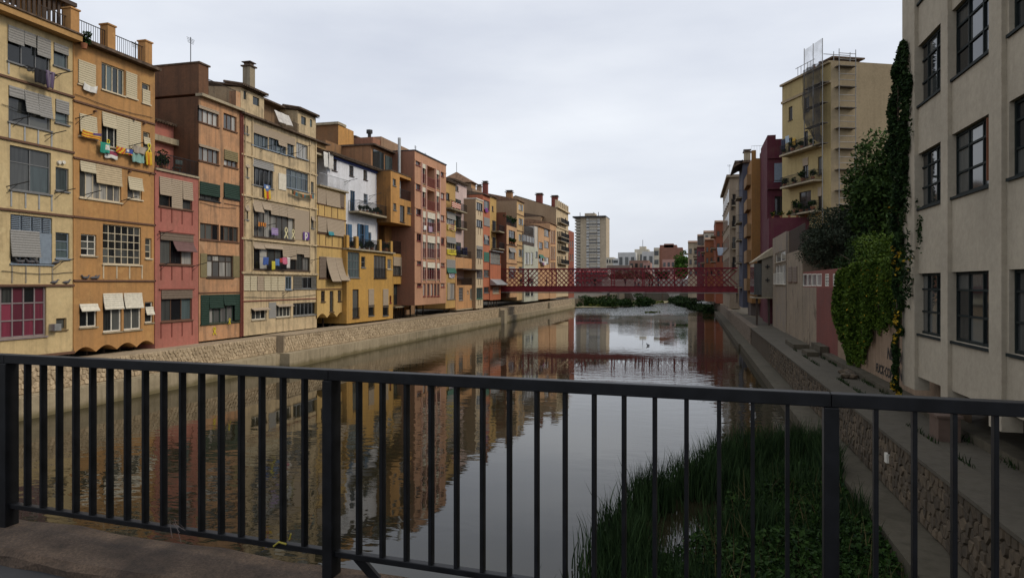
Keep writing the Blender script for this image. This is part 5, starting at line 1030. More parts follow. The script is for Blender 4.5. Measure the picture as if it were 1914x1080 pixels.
h = House('plaster_house', 'blotchy plaster garden house with two brown shuttered windows', GWf, L_.x(207), L_.x(299), (L_.x(207), L_.y(285)), 1.9, gp_, 5)
for x in (222, 250): h.win(L_, x, x + 21, 358, 440, 1, 1, fm=brown_tr, blinds=[(0, 1, 1, bl_brown)])
zt = h.z1; railing_between('screen', h.fr, h.u0, h.u1, zt, zt + 1.8, -.2, h.root, dkwood, .06); h.finish()
h = House('stained_house', 'stained plaster house with white glazed bay beside the walkway', FRt(7.2), L_.x(133), L_.x(207), (L_.x(140), L_.y(195)), 1.9, stucco('stained_plaster', (.28, .22, .15), (.16, .15, .15), 1.0, 65), 6)
h.win(L_, 147, 205, 282, 335, 2, 1, fm=white, gl=GLC); h.win(L_, 147, 205, 348, 455, 3, 1, fm=white, gl=[GL, GLC]); a, b, z0, z1, _ = h.rect(L_, 147, 205, 348, 455); h.rail(a, b, z0, z0 + 1.0, .15, white, .35); h.finish()
f2 = FY(70.5)
h = House('timber_bay_house', 'grey boarded bay with sloping roof and star-shaped wall anchors over the walkway', f2, L_.x(72), L_.x(140), (L_.x(75), L_.y(290)), (L_.x(75), L_.y(525)), S('bay_grey', (.23, .20, .15), .4, 66), 5)
for y in (355, 430): u, z = f2.hit(L_.x(103), L_.y(y)); MB().bar(f2.P(u - .2, z, .04), f2.P(u + .2, z, .04), .08).bar(f2.P(u, z - .2, .045), f2.P(u, z + .2, .045), .08).build('wall_anchor', spray, h.root)
MB().hexa([f2.P(h.u0 - .8, h.z1 - .7, -5), f2.P(h.u1, h.z1, -5), f2.P(h.u1, h.z1, .15), f2.P(h.u0 - .8, h.z1 - .7, .15), f2.P(h.u0 - .8, h.z1 - .6, -5), f2.P(h.u1, h.z1 + .8, -5), f2.P(h.u1, h.z1 + .8, .15), f2.P(h.u0 - .8, h.z1 - .6, .15)]).build('roof', concrete, h.root)
MB().fbox(f2, h.u0 - .7, h.u0 - .01, h.z0 + .2, h.z1 - .8, -5, -.1).build('glazed_side', GL, h.root); MB().fbox(f2, h.u0 - .75, h.u1, h.z0 - .15, h.z0 - .01, -5, .1).build('floor_beam', concrete, h.root)
for u in (h.u0 - .5, h.u0 + .6): MB().fbox(f2, u, u + .18, 1.9, h.z0 - .1, -.6, -.4).build('stilt', dkwood, h.root)
h.finish()
# yellow building under scaffolding, turned away from the river's line
mY = S('straw', (.44, .335, .14), .3, 67); mYs = S('straw_gable', (.33, .255, .15), .25, 68)
O = (12.2, 70.8, 0); fy_ = Fr(O, (-.42, .91, 0), (-.91, -.42, 0)); fe = Fr(O, (.91, .42, 0), (.42, -.91, 0))
h = House('yellow_corner_building', 'tall straw yellow building with planted balconies and plain gable, partly scaffolded', fy_, K_.x(197), K_.x(487), (K_.x(480), K_.y(122)), 1.9, mY, 13, cat='building', side=mYs)
for x0, x1, y0, y1 in ((235, 258, 385, 465), (330, 358, 330, 415), (325, 350, 530, 612), (232, 256, 570, 650), (320, 352, 690, 808), (408, 432, 680, 785), (298, 368, 890, 1020), (410, 432, 862, 1000)): h.win(K_, x0, x1, y0, y1, 2, 1, fm=dkwood, gl=GL, blinds=[(0, 1, .35, bl_tan)] if y0 in (690, 862) else [])
h.band(K_, 205, 350, .25, .15, mYs); zc = h.z1; MB().fbox(fy_, h.u0, h.u1 + .1, zc, zc + .2, -13, .25).build('roof_edge', mYs, h.root)
BALC = []
for x0, x1, y in ((232, 432, 672), (236, 440, 860), (300, 440, 1018)):
    ua, z = fy_.hit(K_.x(x0), K_.y(y)); ub = fy_.u(K_.x(x1)); h.balcony(min(ua, ub), max(ua, ub), z, 1.0); BALC.append((min(ua, ub), max(ua, ub), z))
u = fe.u(K_.x(715)); c = MB().fbox(fe, u - 1.6, u + 1.6, zc, zc + 1.5, -5, -3.2).build('chimney', redbrown, h.root); MB().fbox(fe, u - 1.8, u + 1.8, zc + 1.75, zc + 1.9, -5.2, -3).fbox(fe, u - 1.5, u + 1.5, zc + 1.5, zc + 1.75, -4.8, -3.4).build('chimney_cap', tile_d, c)
h.finish(); YB = h
steel = flat('scaffold_steel', (.20, .20, .20), .5, .5)
scf = thing('scaffold', fe.P(1.2, 1.9, .6), 'steel scaffold tower with platforms and torn dark netting on the yellow building corner', 'scaffold')
us = (fe.u(K_.x(490)), fe.u(K_.x(505)) + .3, fe.u(K_.x(590))); zp = [fe.z(K_.x(540), K_.y(y)) for y in (155, 275, 398, 518, 638, 760, 882, 1000)]
for u in (us[0] + .05, us[2]):
    for d in (.25, 1.05): MB().tube([fe.P(u, 1.9, d), fe.P(u, zp[0] + 1.5, d)], .035, 6).build('standard', steel, scf)
for z in zp:
    MB().fbox(fe, us[0], us[2] + .1, z - .06, z, .22, 1.08).build('platform', flat('scaffold_board', (.13, .115, .10), .8), scf)
    for dz in (.55, 1.1): MB().tube([fe.P(us[0], z + dz, 1.05), fe.P(us[2], z + dz, 1.05)], .03, 6).build('guard_rail', steel, scf)
MB().bar(fe.P(us[2], zp[0] + 1.2, .25), fe.P(us[0] - 1, zp[0] + 1.2, .25), .05).build('guard_rail', steel, scf)
def net_mat(name, col, al):
    m, n, l, b = nmat(name); tr = n.new('ShaderNodeBsdfTransparent'); mx = n.new('ShaderNodeMixShader'); g = n.new('ShaderNodeNewGeometry'); t = n.new('ShaderNodeTexNoise'); t.inputs['Scale'].default_value = .9; t.inputs['Detail'].default_value = 5; l.new(g.outputs['Position'], t.inputs['Vector'])
    r = n.new('ShaderNodeMapRange'); r.inputs['From Min'].default_value = .3; r.inputs['From Max'].default_value = .7; r.inputs['To Min'].default_value = al - .25; r.inputs['To Max'].default_value = al + .2; l.new(t.outputs['Fac'], r.inputs['Value']); l.new(r.outputs['Result'], mx.inputs['Fac'])
    b.inputs['Base Color'].default_value = col + (1,); b.inputs['Roughness'].default_value = .9; l.new(tr.outputs[0], mx.inputs[1]); l.new(b.outputs[0], mx.inputs[2]); l.new(mx.outputs[0], n['Material Output'].inputs['Surface']); return m
mb = MB(); a, b = fy_.u(K_.x(488)), fy_.u(K_.x(378)); zt_, zb_ = zc + .1, fy_.z(K_.x(480), K_.y(600)); nu, nz = 18, 24
for i in range(nu):
    for j in range(nz):
        q = []
        for di, dj in ((0, 0), (1, 0), (1, 1), (0, 1)):
            s_, t_ = (i + di) / nu, (j + dj) / nz; w = 1 - .55 * max(0, t_ - .7) / .3 * s_; q.append(fy_.P(a + (b - a) * s_ * w, zt_ + (zb_ - zt_) * t_ * (1 - .12 * s_), 1.0 + .12 * math.sin(s_ * 19 + t_ * 3) + .06 * math.sin(t_ * 17)))
        mb.poly(*q)
mb.build('netting', net_mat('dark_net', (.035, .033, .032), .72), scf, True)
for s_ in (0, .5, 1): MB().tube([fy_.P(a + (b - a) * s_, 1.9 if s_ == 0 else zb_, .9), fy_.P(a + (b - a) * s_, zc + 2.2, .9)], .04, 6).build('standard', steel, scf)
for z in [q for q in [zb_ + i * 1.9 for i in range(9)] if q < zc - 1]: MB().fbox(fy_, a, b, z, z + .06, .3, .95).build('platform', flat('scaffold_board', (.13, .115, .10), .8), scf)
MB().poly(fy_.P(a, zc, .95), fy_.P(b, zc, .95), fy_.P(b, zc + 2.0, .95), fy_.P(a, zc + 2.2, .95)).build('roof_netting', net_mat('pale_net', (.45, .45, .45), .35), scf)
for s_ in range(5): u = b + .6 + s_ * .55; MB().tube([fy_.P(u, zc + .2, -.2), fy_.P(u, zc + 1.3, -.2)], .03, 6).build('guard_post', steel, scf)
MB().tube([fy_.P(b, zc + 1.25, -.2), fy_.P(b + 3.2, zc + 1.25, -.2)], .03, 6).build('guard_rail', steel, scf)
for x, lab, c in ((262, 'roof worker in dark red bending at the edge of the yellow corner building', (.12, .03, .03)), (292, 'roof worker in dark blue at the edge of the yellow corner building', (.03, .04, .07))):
    u = fy_.u(K_.x(x)); p = fy_.P(u, zc + .2, -2.4); person(lab, p[0], p[1], p[2], c, (.03, .03, .05), .05, 2.6, 1.68)
# mauve block and terrace below
mM = S('mauve', (.105, .022, .036), .4, 69)
fm_ = FY(80)
h = House('mauve_house', 'dark mauve house with a blue-grey shuttered window beside the yellow corner building', fm_, K_.x(108), K_.x(290), (K_.x(108), K_.y(575)), 1.9, mM, 9)
w = h.win(K_, 150, 198, 718, 825, 2, 1, fm=bluegrey, gl=GLT, blinds=[(0, 1, .9, bluegrey)]); h.win(K_, 152, 262, 912, 1022, 3, 1, fm=dkwood, gl=GL); h.band(K_, 110, 862, .2, .35, mM); h.band(K_, 110, 682, .15, .2, mM)
a = h.u0; MB().fbox(fm_, a + .05, a + .9, h.z1, h.z1 + .5, -8, -.2).build('parapet', mM, h.root); h.finish()
ft = FY(73.5)
h = House('mauve_terrace', 'mauve terrace block with flower pots along its parapet', ft, L_.x(112), L_.x(345), (L_.x(112), L_.y(82)), 1.9, mM, 6.4); MAU = h; h.finish()
# ochre, blue-grey and further right-bank houses
h = House('ochre_slab_house', 'tall plain ochre wall of the house beside the dark mauve house', FY(88), 1405, 1431, (J_.x(380), J_.y(110)), (J_.x(375), J_.y(920)), S('slab_ochre', (.30, .145, .036), .4, 70), 8)
fr = FRt(h.fr.P(h.u0, 0)[0]); 
for y0, y1 in ((190, 250), (330, 390), (470, 540), (620, 690), (780, 850)): z0, z1 = h.fr.z(1405, J_.y(y1)), h.fr.z(1405, J_.y(y0)); MB().box(fr.O.x - .5, 89, z0, fr.O.x + .02, 94, z1).build('river_balcony', S('slab_cream', (.27, .16, .07), .4, 71), h.root)
zt = h.z1; railing_between('railing', h.fr, h.u0, h.u1, zt, zt + 1.6, -.4, h.root, alu, .3)
for d in (-.3,): MB().fbox(h.fr, h.u0, h.u0 + .5, zt, zt + 1.0, -.6, 0).build('terrace_pillar', h.mat, h.root)
MB().fbox(h.fr, h.u0 + .1, h.u1 + .5, h.z0 - 2, h.z0, -7.5, -3).build('base_wall', S('slab_base', (.12, .10, .09), .5, 72), h.root); h.finish()
h = House('blue_grey_house', 'narrow blue grey house face between the ochre wall and a pale strip house', FY(95), 1388, 1402.5, (J_.x(340), J_.y(135)), (J_.x(340), J_.y(945)), S('slate_blue', (.085, .095, .135), .3, 73), 7); MB().fbox(h.fr, h.u0 - 1.0, h.u1, h.z1, h.z1 + .3, -7, .5).hexa([h.fr.P(h.u0 - 1.2, h.z1 - .6, .5), h.fr.P(h.u0, h.z1 + .1, .5), h.fr.P(h.u0, h.z1 + .1, -7), h.fr.P(h.u0 - 1.2, h.z1 - .6, -7), h.fr.P(h.u0 - 1.2, h.z1 - .3, .5), h.fr.P(h.u0, h.z1 + .4, .5), h.fr.P(h.u0, h.z1 + .4, -7), h.fr.P(h.u0 - 1.2, h.z1 - .3, -7)]).build('roof', tile_d, h.root); h.chimney(h.u0 + .7, -2, h.z1 + .3, 1.4, .8, concrete)
for i, y in enumerate((320, 460, 560, 690, 830)): z = h.fr.z(1388, J_.y(y)); MB().fbox(h.fr, h.u0 - .7, h.u0 - .01, z - .12, z, -5, -1).build('river_balcony', concrete, h.root); h.rail(h.u0 - .7, h.u0 - .02, z, z + .9, -1.0, iron)
h.finish()
h = House('pale_strip_house', 'thin pale plaster house edge where the footbridge meets the right bank', FY(102.5), 1380.5, 1392, (J_.x(305), J_.y(230)), (J_.x(305), J_.y(925)), S('pale_strip', (.26, .20, .13), .5, 74), 7)
for y in (280, 400, 480, 590): h.win(J_, 306, 314, y, y + 60, 1, 1, fm=dkwood)
h.finish()
mC = S('stone_cream', (.29, .225, .155), .5, 75)
h = House('balcony_house', 'tall stone cream house with stacked balconies beyond the footbridge', FY(113), 1364, 1384, (1365, 332), 2.0, mC, 26)
h.win(P_, 1367, 1371, 372, 392, 1, 2, fm=dkwood); 
for y in (385, 425, 465, 502):
    z = h.fr.z(1365, y); h.win(P_, 1369, 1377, y - 22, y - 1, 2, 1, fm=dkwood); h.balcony(h.u0 + .3, h.u1, z, 1.1)
fs = FRt(h.fr.P(h.u0, 0)[0]); s_ = House.__new__(House); s_.fr, s_.ops, s_.root, s_.mat = fs, [], h.root, mC
for zf in (4.5, 8.0, 11.6, 15.2, 18.8):
    for k in range(6): MB().fbox(fs, 115.5 + k * 4.1, 116.9 + k * 4.1, zf, zf + 2.1, -.1, .03).build('window', GL, h.root); MB().fbox(fs, 115.2 + k * 4.1, 117.2 + k * 4.1, zf - .2, zf - .05, -.1, .2).build('sill', mC, h.root)
MB().fbox(h.fr, h.u0 - .5, h.u1, h.z1, h.z1 + .4, -26.5, .5).build('cornice', mC, h.root); h.antenna(h.u0 + .5, -12, h.z1, 4); h.finish()
oR = S('vermilion', (.27, .075, .035), .4, 76); oO = S('burnt_orange', (.33, .115, .045), .4, 77)
def rb(label, Y, x0, x1, ytop, m, rows, cols=2, name='riverside_house', bal=True, depth=14):
    h = House(name, label, FY(Y), x0, x1, (x0, ytop), 2.0, m, depth); w = (x1 - x0) / cols
    for y in rows:
        for k in range(cols): h.win(P_, x0 + w * (k + .25), x0 + w * (k + .75), y, y + 9, 1, 2, fm=dkwood)
        if bal: MB().fbox(h.fr, h.u0 - .9, h.u0 + .02, h.fr.z(x0, y + 9.5), h.fr.z(x0, y + 9.5) + .15, -8, -.6).build('river_balcony', concrete, h.root); h.rail(h.u0 - .9, h.u0, h.fr.z(x0, y + 9.5) + .15, h.fr.z(x0, y + 9.5) + 1.1, -.65)
    h.eave(.3, tile, tiles=False); h.finish(); return h
VER = rb('vermilion house with dark balcony and washing, left of the stone cream house', 143, 1338, 1357, 416, oR, (432, 455, 480, 505), 2)
rb('burnt orange house beside the vermilion house', 158, 1318, 1342, 449, oO, (462, 482, 505), 3)
rb('pale top-storey house rising behind the burnt orange house', 172, 1316, 1336, 435, S('rear_pale', (.46, .42, .34), .3, 78), (440,), 2, bal=False)
rb('dark grey timbered house with chimneys beside the burnt orange house', 176, 1304, 1320, 442, S('dark_grey_house', (.16, .14, .13), .5, 79), (455, 475, 495), 2)
rb('slim mauve and white house below the dark grey timbered one', 172, 1303, 1317, 462, S('slim_mauve', (.20, .06, .08), .3, 80), (470, 490), 2)
rb('beige house at the end of the right bank row, beside the green tree', 200, 1286, 1305, 454, S('end_beige', (.42, .33, .22), .4, 81), (465, 485, 505), 2)
# walkway furniture
def slab(lab, x0, y0, z0, x1, y1, z1): tag(MB().box(x0, y0, z0, x1, y1, z1).build('concrete_block', conc_r), lab, 'block')
slab('low concrete block on the walkway, nearer the river edge', 5.9, 45.5, 1.903, 6.8, 49.5, 2.18); slab('short concrete block on the walkway in front of the stained house', 6.0, 41, 1.903, 6.6, 43, 2.15); slab('high dark concrete block against the plaster garden house', 6.75, 41.6, 1.903, 7.2, 44.6, 2.42)
tag(MB().box(6.75, 12, 1.902, 7.24, 41, 2.12).build('kerb', conc_r), kind='structure')
for i in range(11):
    bm = bmesh.new(); bmesh.ops.create_icosphere(bm, subdivisions=1, radius=.16 + .1 * random.random())
    for v in bm.verts: v.co = Vector((v.co.x * random.uniform(.8, 1.3), v.co.y * random.uniform(.8, 1.3), v.co.z * .6))
    me = bpy.data.meshes.new('rock'); bm.to_mesh(me); bm.free(); me.materials.append(stone_r); o = bpy.data.objects.new('rock', me); COL.objects.link(o)
    p = on_z(1590 + random.uniform(-16, 22), 702 + random.uniform(-5, 6), 1.9); o.location = (min(p.x, 6.6), p.y, 1.98 + .05 * random.random()); o.rotation_euler = (0, 0, random.random() * 6); tag(o, 'loose broken stone in the rubble heap on the walkway below the creeper', 'rock', 'rubble heap on the walkway')
tag(MB().box(6.0, 19.8, 1.9, 6.5, 20.5, 2.5).box(5.95, 19.75, 2.5, 6.55, 20.55, 2.56).build('utility_box', flat('box_brown', (.12, .08, .06), .7)), 'small brown utility box standing on the walkway under the office building', 'box')
# ------------------------------------------------------------------ plants
def leaf_mesh(name, c, size, mat, parent=None, up=0.0, asp=.55, seed=0):
    rg = np.random.default_rng(seed); n = len(c); c = np.asarray(c); s = size * rg.uniform(.6, 1.3, (n, 1))
    nr = rg.normal(size=(n, 3)); nr[:, 2] += up; nr /= np.linalg.norm(nr, axis=1, keepdims=True); t = rg.normal(size=(n, 3)); t -= nr * (t * nr).sum(1, keepdims=True); t /= np.linalg.norm(t, axis=1, keepdims=True); b = np.cross(nr, t)
    v = np.stack([c - t * s, c + b * s * asp - t * s * .1, c + t * s, c - b * s * asp - t * s * .1], 1).reshape(-1, 3); f = np.arange(n * 4).reshape(n, 4)
    return np_mesh(name, v, f, mat, parent)
def clumps(center, radii, n_cl, n_pts, seed, crad=(.28, .42), hollow=.35, squash=1.0):
    rg = np.random.default_rng(seed); R = np.array(radii); u = rg.normal(size=(n_cl, 3)); u /= np.linalg.norm(u, axis=1, keepdims=True); r = rg.uniform(hollow, .86, (n_cl, 1)); cc = u * r * R
    cr = rg.uniform(*crad, n_cl) * R.min(); k = rg.integers(0, n_cl, n_pts); w = rg.normal(size=(n_pts, 3)); w /= np.linalg.norm(w, axis=1, keepdims=True); rad_ = rg.uniform(.45, 1.08, (n_pts, 1)) ** .6
    return np.array(center) + cc[k] + w * rad_ * cr[k][:, None] * np.array([1.15, 1.15, .8])
def tree(name, label, base, height, crown_c, radii, mat, n_cl, n_pts, leaf_s, seed, trunk_r=.2, group=None, cat='tree', **kw):
    root = thing(name, base, label, cat, group); b = Vector(base); cc = Vector(crown_c); mb = MB(); rg = random.Random(seed)
    mb.tube([b, b.lerp(cc, .35) + Vector((rg.uniform(-.2, .2), rg.uniform(-.2, .2), 0)), b.lerp(cc, .75), cc], [trunk_r, trunk_r * .8, trunk_r * .55, trunk_r * .25], 8)
    for i in range(7):
        a = rg.uniform(0, 6.28); s = b.lerp(cc, rg.uniform(.45, .85)); e = cc + Vector((math.cos(a) * radii[0] * .75, math.sin(a) * radii[1] * .75, rg.uniform(-.4, .6) * radii[2])); mb.tube([s, s.lerp(e, .5) + Vector((0, 0, .25)), e], [trunk_r * .4, trunk_r * .25, trunk_r * .08], 6)
    mb.build('trunk', bark, root); leaf_mesh('crown', clumps(crown_c, radii, n_cl, n_pts, seed, **kw), leaf_s, mat, root, .4, seed=seed); return root
tree('broadleaf_tree', 'dark green broadleaf tree behind the garden wall, in front of the straw yellow gable', (12.6, 49, 1.9), 14, (12.8, 49, 11.6), (3.6, 3.6, 4.3), lf_tree, 80, 38000, .135, 1, .28)
tree('broadleaf_tree', 'second dark tree close behind the office building creeper', (13.2, 42, 1.9), 12, (13.0, 42, 9.2), (2.6, 2.8, 3.0), lf_tree, 50, 22000, .13, 2, .22)
tree('olive_tree', 'bushy grey green olive tree leaning over the garden wall and veranda', (9.9, 50, 1.9), 9, (9.6, 50, 8.8), (3.1, 3.2, 2.3), lf_olive, 60, 30000, .075, 3, .2)
tree('olive_tree', 'smaller dark shrub tree filling the garden below the olive', (10.2, 43.5, 1.9), 7, (9.6, 43.5, 7.0), (2.0, 3.0, 1.6), lf_dark, 36, 15000, .075, 4, .15)
def curtain(n, seed, fr, y0, y1, zt, lower, thick):
    rg = np.random.default_rng(seed); u = rg.uniform(y0, y1, n); lo = lower(u) + .25 * np.sin(u * 5.1) + .15 * np.sin(u * 13.7); t = rg.uniform(0, 1, n) ** .85; z = lo + (zt(u) - lo) * t
    bulge = thick * (.35 + .65 * np.sin(np.clip((z - lo) / (zt(u) - lo + .01), 0, 1) * 2.2)) * (.65 + .35 * np.sin(u * 2.3 + z * 1.1)); d = bulge * rg.uniform(.35, 1.05, n)
    P = np.array([fr.P(a, b, c) for a, b, c in zip(u, z, d)]); return P
cr = thing('creeper', (7.2, 33, 2.0), 'thick green creeper with yellow flowers hanging over the garden wall', 'creeper')
low = lambda u: np.interp(u, [25, 28, 30.5, 31.8, 33, 34.6, 36.2, 37.0], [5.0, 4.5, 4.2, 3.6, 2.7, 2.2, 2.1, 2.6]); top = lambda u: np.interp(u, [25, 30, 34, 36, 37.0], [6.85, 6.85, 6.8, 6.55, 6.1])
pc = curtain(42000, 5, GWf, 25, 37.0, top, low, .75); leaf_mesh('foliage', pc, .066, lf_creep, cr, .2, seed=5); k = np.random.default_rng(6).random(len(pc)) < .010; k &= (pc[:, 1] < 35)
tag(leaf_mesh('flowers', pc[k] + np.array([-.08, 0, 0]), .05, lf_yel, cr, .2, seed=6), kind='stuff'); mb = MB()
for i in range(14): y = 26 + i * .75; mb.tube([(7.3, y, 6.5), (7.0, y + .3, 5.0), (7.12, y + .5, float(low(np.array([y]))[0]) + .4)], .02, 5)
mb.build('stems', bark, cr)
cu = thing('creeper', (9.2, 35, 6.3), 'upper hump of creeper on the garden arbour behind the wall', 'creeper'); leaf_mesh('foliage', clumps((9.0, 35.5, 7.35), (1.6, 4.6, 1.15), 46, 24000, 8, (.45, .7), .1), .066, lf_creep, cu, .4, seed=8)
MB().box(8, 31.5, 1.9, 8.15, 31.65, 7).box(8, 39, 1.9, 8.15, 39.15, 7).box(7.9, 31, 6.9, 10, 40, 7).build('arbour_frame', dkwood, cu)
iv = thing('ivy', (6.6, 24.4, 2.0), 'tall ivy column climbing the corner of the cream office building', 'ivy'); rg = np.random.default_rng(9); n = 30000
cz = np.concatenate([np.linspace(2.5, 8.5, 26), np.linspace(8.2, 13.2, 44)]); cw = np.interp(cz, [2.5, 5, 8.5, 10, 12, 13.2], [.08, .10, .14, .55, .70, .3]); cy = 24.15 + rg.uniform(-1, .8, len(cz)) * cw * 1.25; cxx = 6.27 - rg.uniform(0, .22, len(cz)) * np.where(cy > 24.1, 1.0, .35); crr = np.where(cz < 8.3, rg.uniform(.08, .17, len(cz)), rg.uniform(.13, .28, len(cz)))
k = rg.integers(0, len(cz), n); w_ = rg.normal(size=(n, 3)); w_ /= np.linalg.norm(w_, axis=1, keepdims=True); r_ = crr[k][:, None] * rg.uniform(.2, 1.15, (n, 1)); P = np.stack([cxx[k], cy[k], cz[k]], 1) + w_ * r_ * np.array([.6, 1.0, 1.3])
st = rg.integers(0, 40, 2600); sy = rg.uniform(23.0, 24.7, 40); sz = rg.uniform(6, 13, 40); sl = rg.uniform(.5, 1.5, 40); tt = rg.uniform(0, 1, 2600); P2 = np.stack([6.22 + rg.normal(size=2600) * .04, sy[st] + rg.normal(size=2600) * .03 + .1 * np.sin(tt * 4 + st), sz[st] - sl[st] * tt], 1); P = np.concatenate([P, P2])
leaf_mesh('foliage', P, .062, lf_dark, iv, .1, seed=9); k = (rg.random(len(P)) < .055 * np.clip(np.sin(P[:, 2] * 3.1) + .25, 0, 1)) & (P[:, 2] < 8.3); leaf_mesh('yellow_leaves', P[k] + np.array([-.05, -.1, 0]), .055, lf_yel, iv, .1, seed=10)
MB().tube([(6.2, 24.3, 1.9), (6.2, 24.2, 5), (6.2, 24.2, 9), (6.2, 24.2, 13)], [.06, .05, .04, .02], 6).build('stem', bark, iv)
for zz, yy, nn in ((8.3, 23.1, 90), (7.55, 22.75, 70), (7.2, 22.7, 30)):
    q = np.stack([rg.uniform(6.36, 6.42, nn), yy + rg.normal(size=nn) * .10, zz + rg.normal(size=nn) * .16], 1); leaf_mesh('stray_shoots', q, .05, lf_dark, iv, .1, seed=int(zz * 10))
# reeds and green cover on the mud bank by the right wall
out = [(-1.2, 8), (-1.3, 13), (-1.2, 14.2), (-.2, 15.4), (.7, 17.6), (1.0, 21.0), (1.6, 24.8), (3.2, 27.4), (4.05, 27.6), (4.05, 8)]
mud = MB(); mud.poly(*[(x + (.35 if x < 4 else 0), y - .2, .045) for x, y in out]); tag(mud.build('mud_bank', stucco('mud', (.06, .05, .03), (.03, .03, .02), .6, 90)), kind='structure')
def inside(x, y):
    c = np.zeros(len(x), bool); j = len(out) - 1
    for i in range(len(out)):
        xi, yi = out[i]; xj, yj = out[j]; c ^= ((yi > y) != (yj > y)) & (x < (xj - xi) * (y - yi) / (yj - yi + 1e-9) + xi); j = i
    return c
def reeds(name, pts, hs, mat, seed, parent=None, wid=.016, lean=.35):
    rg = np.random.default_rng(seed); n = len(pts); S_ = 5; ang = rg.uniform(0, 6.283, n); le = rg.uniform(.1, 1, n) * lean; fa = rg.uniform(0, 6.283, n); V = np.zeros((n, S_, 2, 3))
    for k in range(S_):
        t = k / (S_ - 1); w = wid * (1 - t ** 1.6) * rg.uniform(.7, 1.2, n) + .001; cx = pts[:, 0] + np.cos(ang) * le * hs * t ** 2; cy = pts[:, 1] + np.sin(ang) * le * hs * t ** 2; cz = .02 + hs * (t - .22 * le * t ** 3)
        V[:, k, 0] = np.stack([cx - np.cos(fa) * w, cy - np.sin(fa) * w, cz], 1); V[:, k, 1] = np.stack([cx + np.cos(fa) * w, cy + np.sin(fa) * w, cz], 1)
    base = (np.arange(n) * S_ * 2)[:, None, None]; q = np.array([[2 * k, 2 * k + 1, 2 * k + 3, 2 * k + 2] for k in range(S_ - 1)])[None]; return np_mesh(name, V.reshape(-1, 3), (base + q).reshape(-1, 4), mat, parent)
rg = np.random.default_rng(21); pts = []; hs = []
cl = [on_z(x, y, 0) for x, y in ((1150, 1030), (1160, 1085), (1190, 1060), (1200, 960), (1228, 950), (1278, 925), (1340, 925), (1320, 905), (1345, 890), (1370, 890), (1400, 868), (1445, 862), (1490, 860), (1530, 868), (1560, 905), (1390, 930), (1420, 1000), (1370, 1010), (1270, 1120), (1170, 1120), (1450, 930), (1480, 910), (1600, 980))]
for i, c in enumerate(cl):
    n = (620 if i > 8 else 330) if i not in (15, 16, 17, 20, 21, 22) else 260; r = .55 if i > 8 else .30; p = rg.normal(size=(n, 2)) * r * np.array([1, 1.2]) * rg.uniform(.6, 1.15) + np.array([c.x, c.y]); p[:, 0] = np.minimum(p[:, 0], 4.0); pts.append(p); hs.append(np.clip(rg.normal(1.12, .25, n) * (1.0 if i < 15 else .7), .35, 1.8) * (1 - .25 * np.minimum(1, np.linalg.norm(p - np.array([c.x, c.y]), axis=1) / r / 2)))
dead = np.stack([rg.uniform(-1.0, 3.9, 330), rg.uniform(13, 27.5, 330)], 1); dead = dead[inside(dead[:, 0], dead[:, 1])]
tag(reeds('dead_reeds', dead, rg.uniform(.4, 1.1, len(dead)), leaf('leaves_straw', (.06, .045, .02), (.17, .13, .06)), 25, wid=.010, lean=.55), 'bent straw coloured dead stems among the green reeds', 'reeds', kind='stuff')
tag(reeds('reeds', np.concatenate(pts), np.concatenate(hs), lf_reed, 22), 'tall green reeds at the water edge of the mud bank below the bridge', 'reeds', kind='stuff')
x, y = rg.uniform(-2.2, 4.0, 60000), rg.uniform(9, 28, 60000); m = inside(x, y) ; x, y = x[m], y[m]; hgt = .12 + .34 * (.5 + .5 * np.sin(x * 2.1 + np.sin(y * 1.7)) * np.sin(y * 1.35 + x)) 
tag(leaf_mesh('ground_cover', np.stack([x, y, .05 + hgt * rg.uniform(.35, 1.1, len(x))], 1), .062, lf_cover, None, 1.1, .6, 23), 'low leafy green ground cover on the mud bank between reeds and wall', 'ground cover', kind='stuff')
x, y = rg.uniform(-1.6, 4.0, 9000), rg.uniform(9, 28, 9000); m = inside(x, y); tag(reeds('grass', np.stack([x[m], y[m]], 1), rg.uniform(.25, .6, m.sum()), lf_cover, 24, wid=.010, lean=.6), 'thin grass blades mixed into the ground cover on the mud bank', 'grass', kind='stuff')
# weeds along the walkway
rgw = np.random.default_rng(30); yy = rgw.uniform(14, 45, 2600); xx = np.where(rgw.random(2600) < .5, rgw.normal(6.72, .06, 2600), rgw.normal(5.8, .05, 2600)); kk = np.sin(yy * 1.9) + np.sin(yy * .7) > .2
tag(reeds('weeds', np.stack([xx[kk], yy[kk]], 1) , rgw.uniform(.06, .22, kk.sum()), lf_dark, 31, wid=.012, lean=.9), 'small weeds in the cracks of the concrete walkway', 'weeds', kind='stuff').location.z = 1.89
# far river banks and trees
def bushes(name, label, cs, mat, n, leaf_s, seed): 
    P = np.concatenate([clumps(c, r, 14, n, seed + i, (.4, .7), .1) for i, (c, r) in enumerate(cs)]); P = P[P[:, 2] > .02]; return tag(leaf_mesh(name, P, leaf_s, mat, None, .5, seed=seed), label, 'bushes', kind='stuff')
bushes('bank_bushes', 'green bushes on the far left bank behind the end of the river wall', [((-30 + i * 1.9, 176 + (i * 37 % 23), .6), (3.2, 6, 1.5 + (i % 3) * .5)) for i in range(10)], lf_cover, 1500, .26, 40)
tag(MB().poly((-29, 166, .12), (-20, 172, .10), (-12, 190, .10), (-8, 215, .12), (-8, 237, .12), (-32, 237, .12), (-32, 166, .12)).build('gravel_bank', stucco('gravel', (.30, .26, .14), (.12, .12, .04), .8, 91)), kind='structure')
bushes('bank_meadow', 'yellow green meadow plants on the gravel bank before the stone bridge', [((-24 + i * 1.7, 178 + i * 4.2, .25), (2.6, 5, .6)) for i in range(9)], lf_grass, 900, .18, 60)
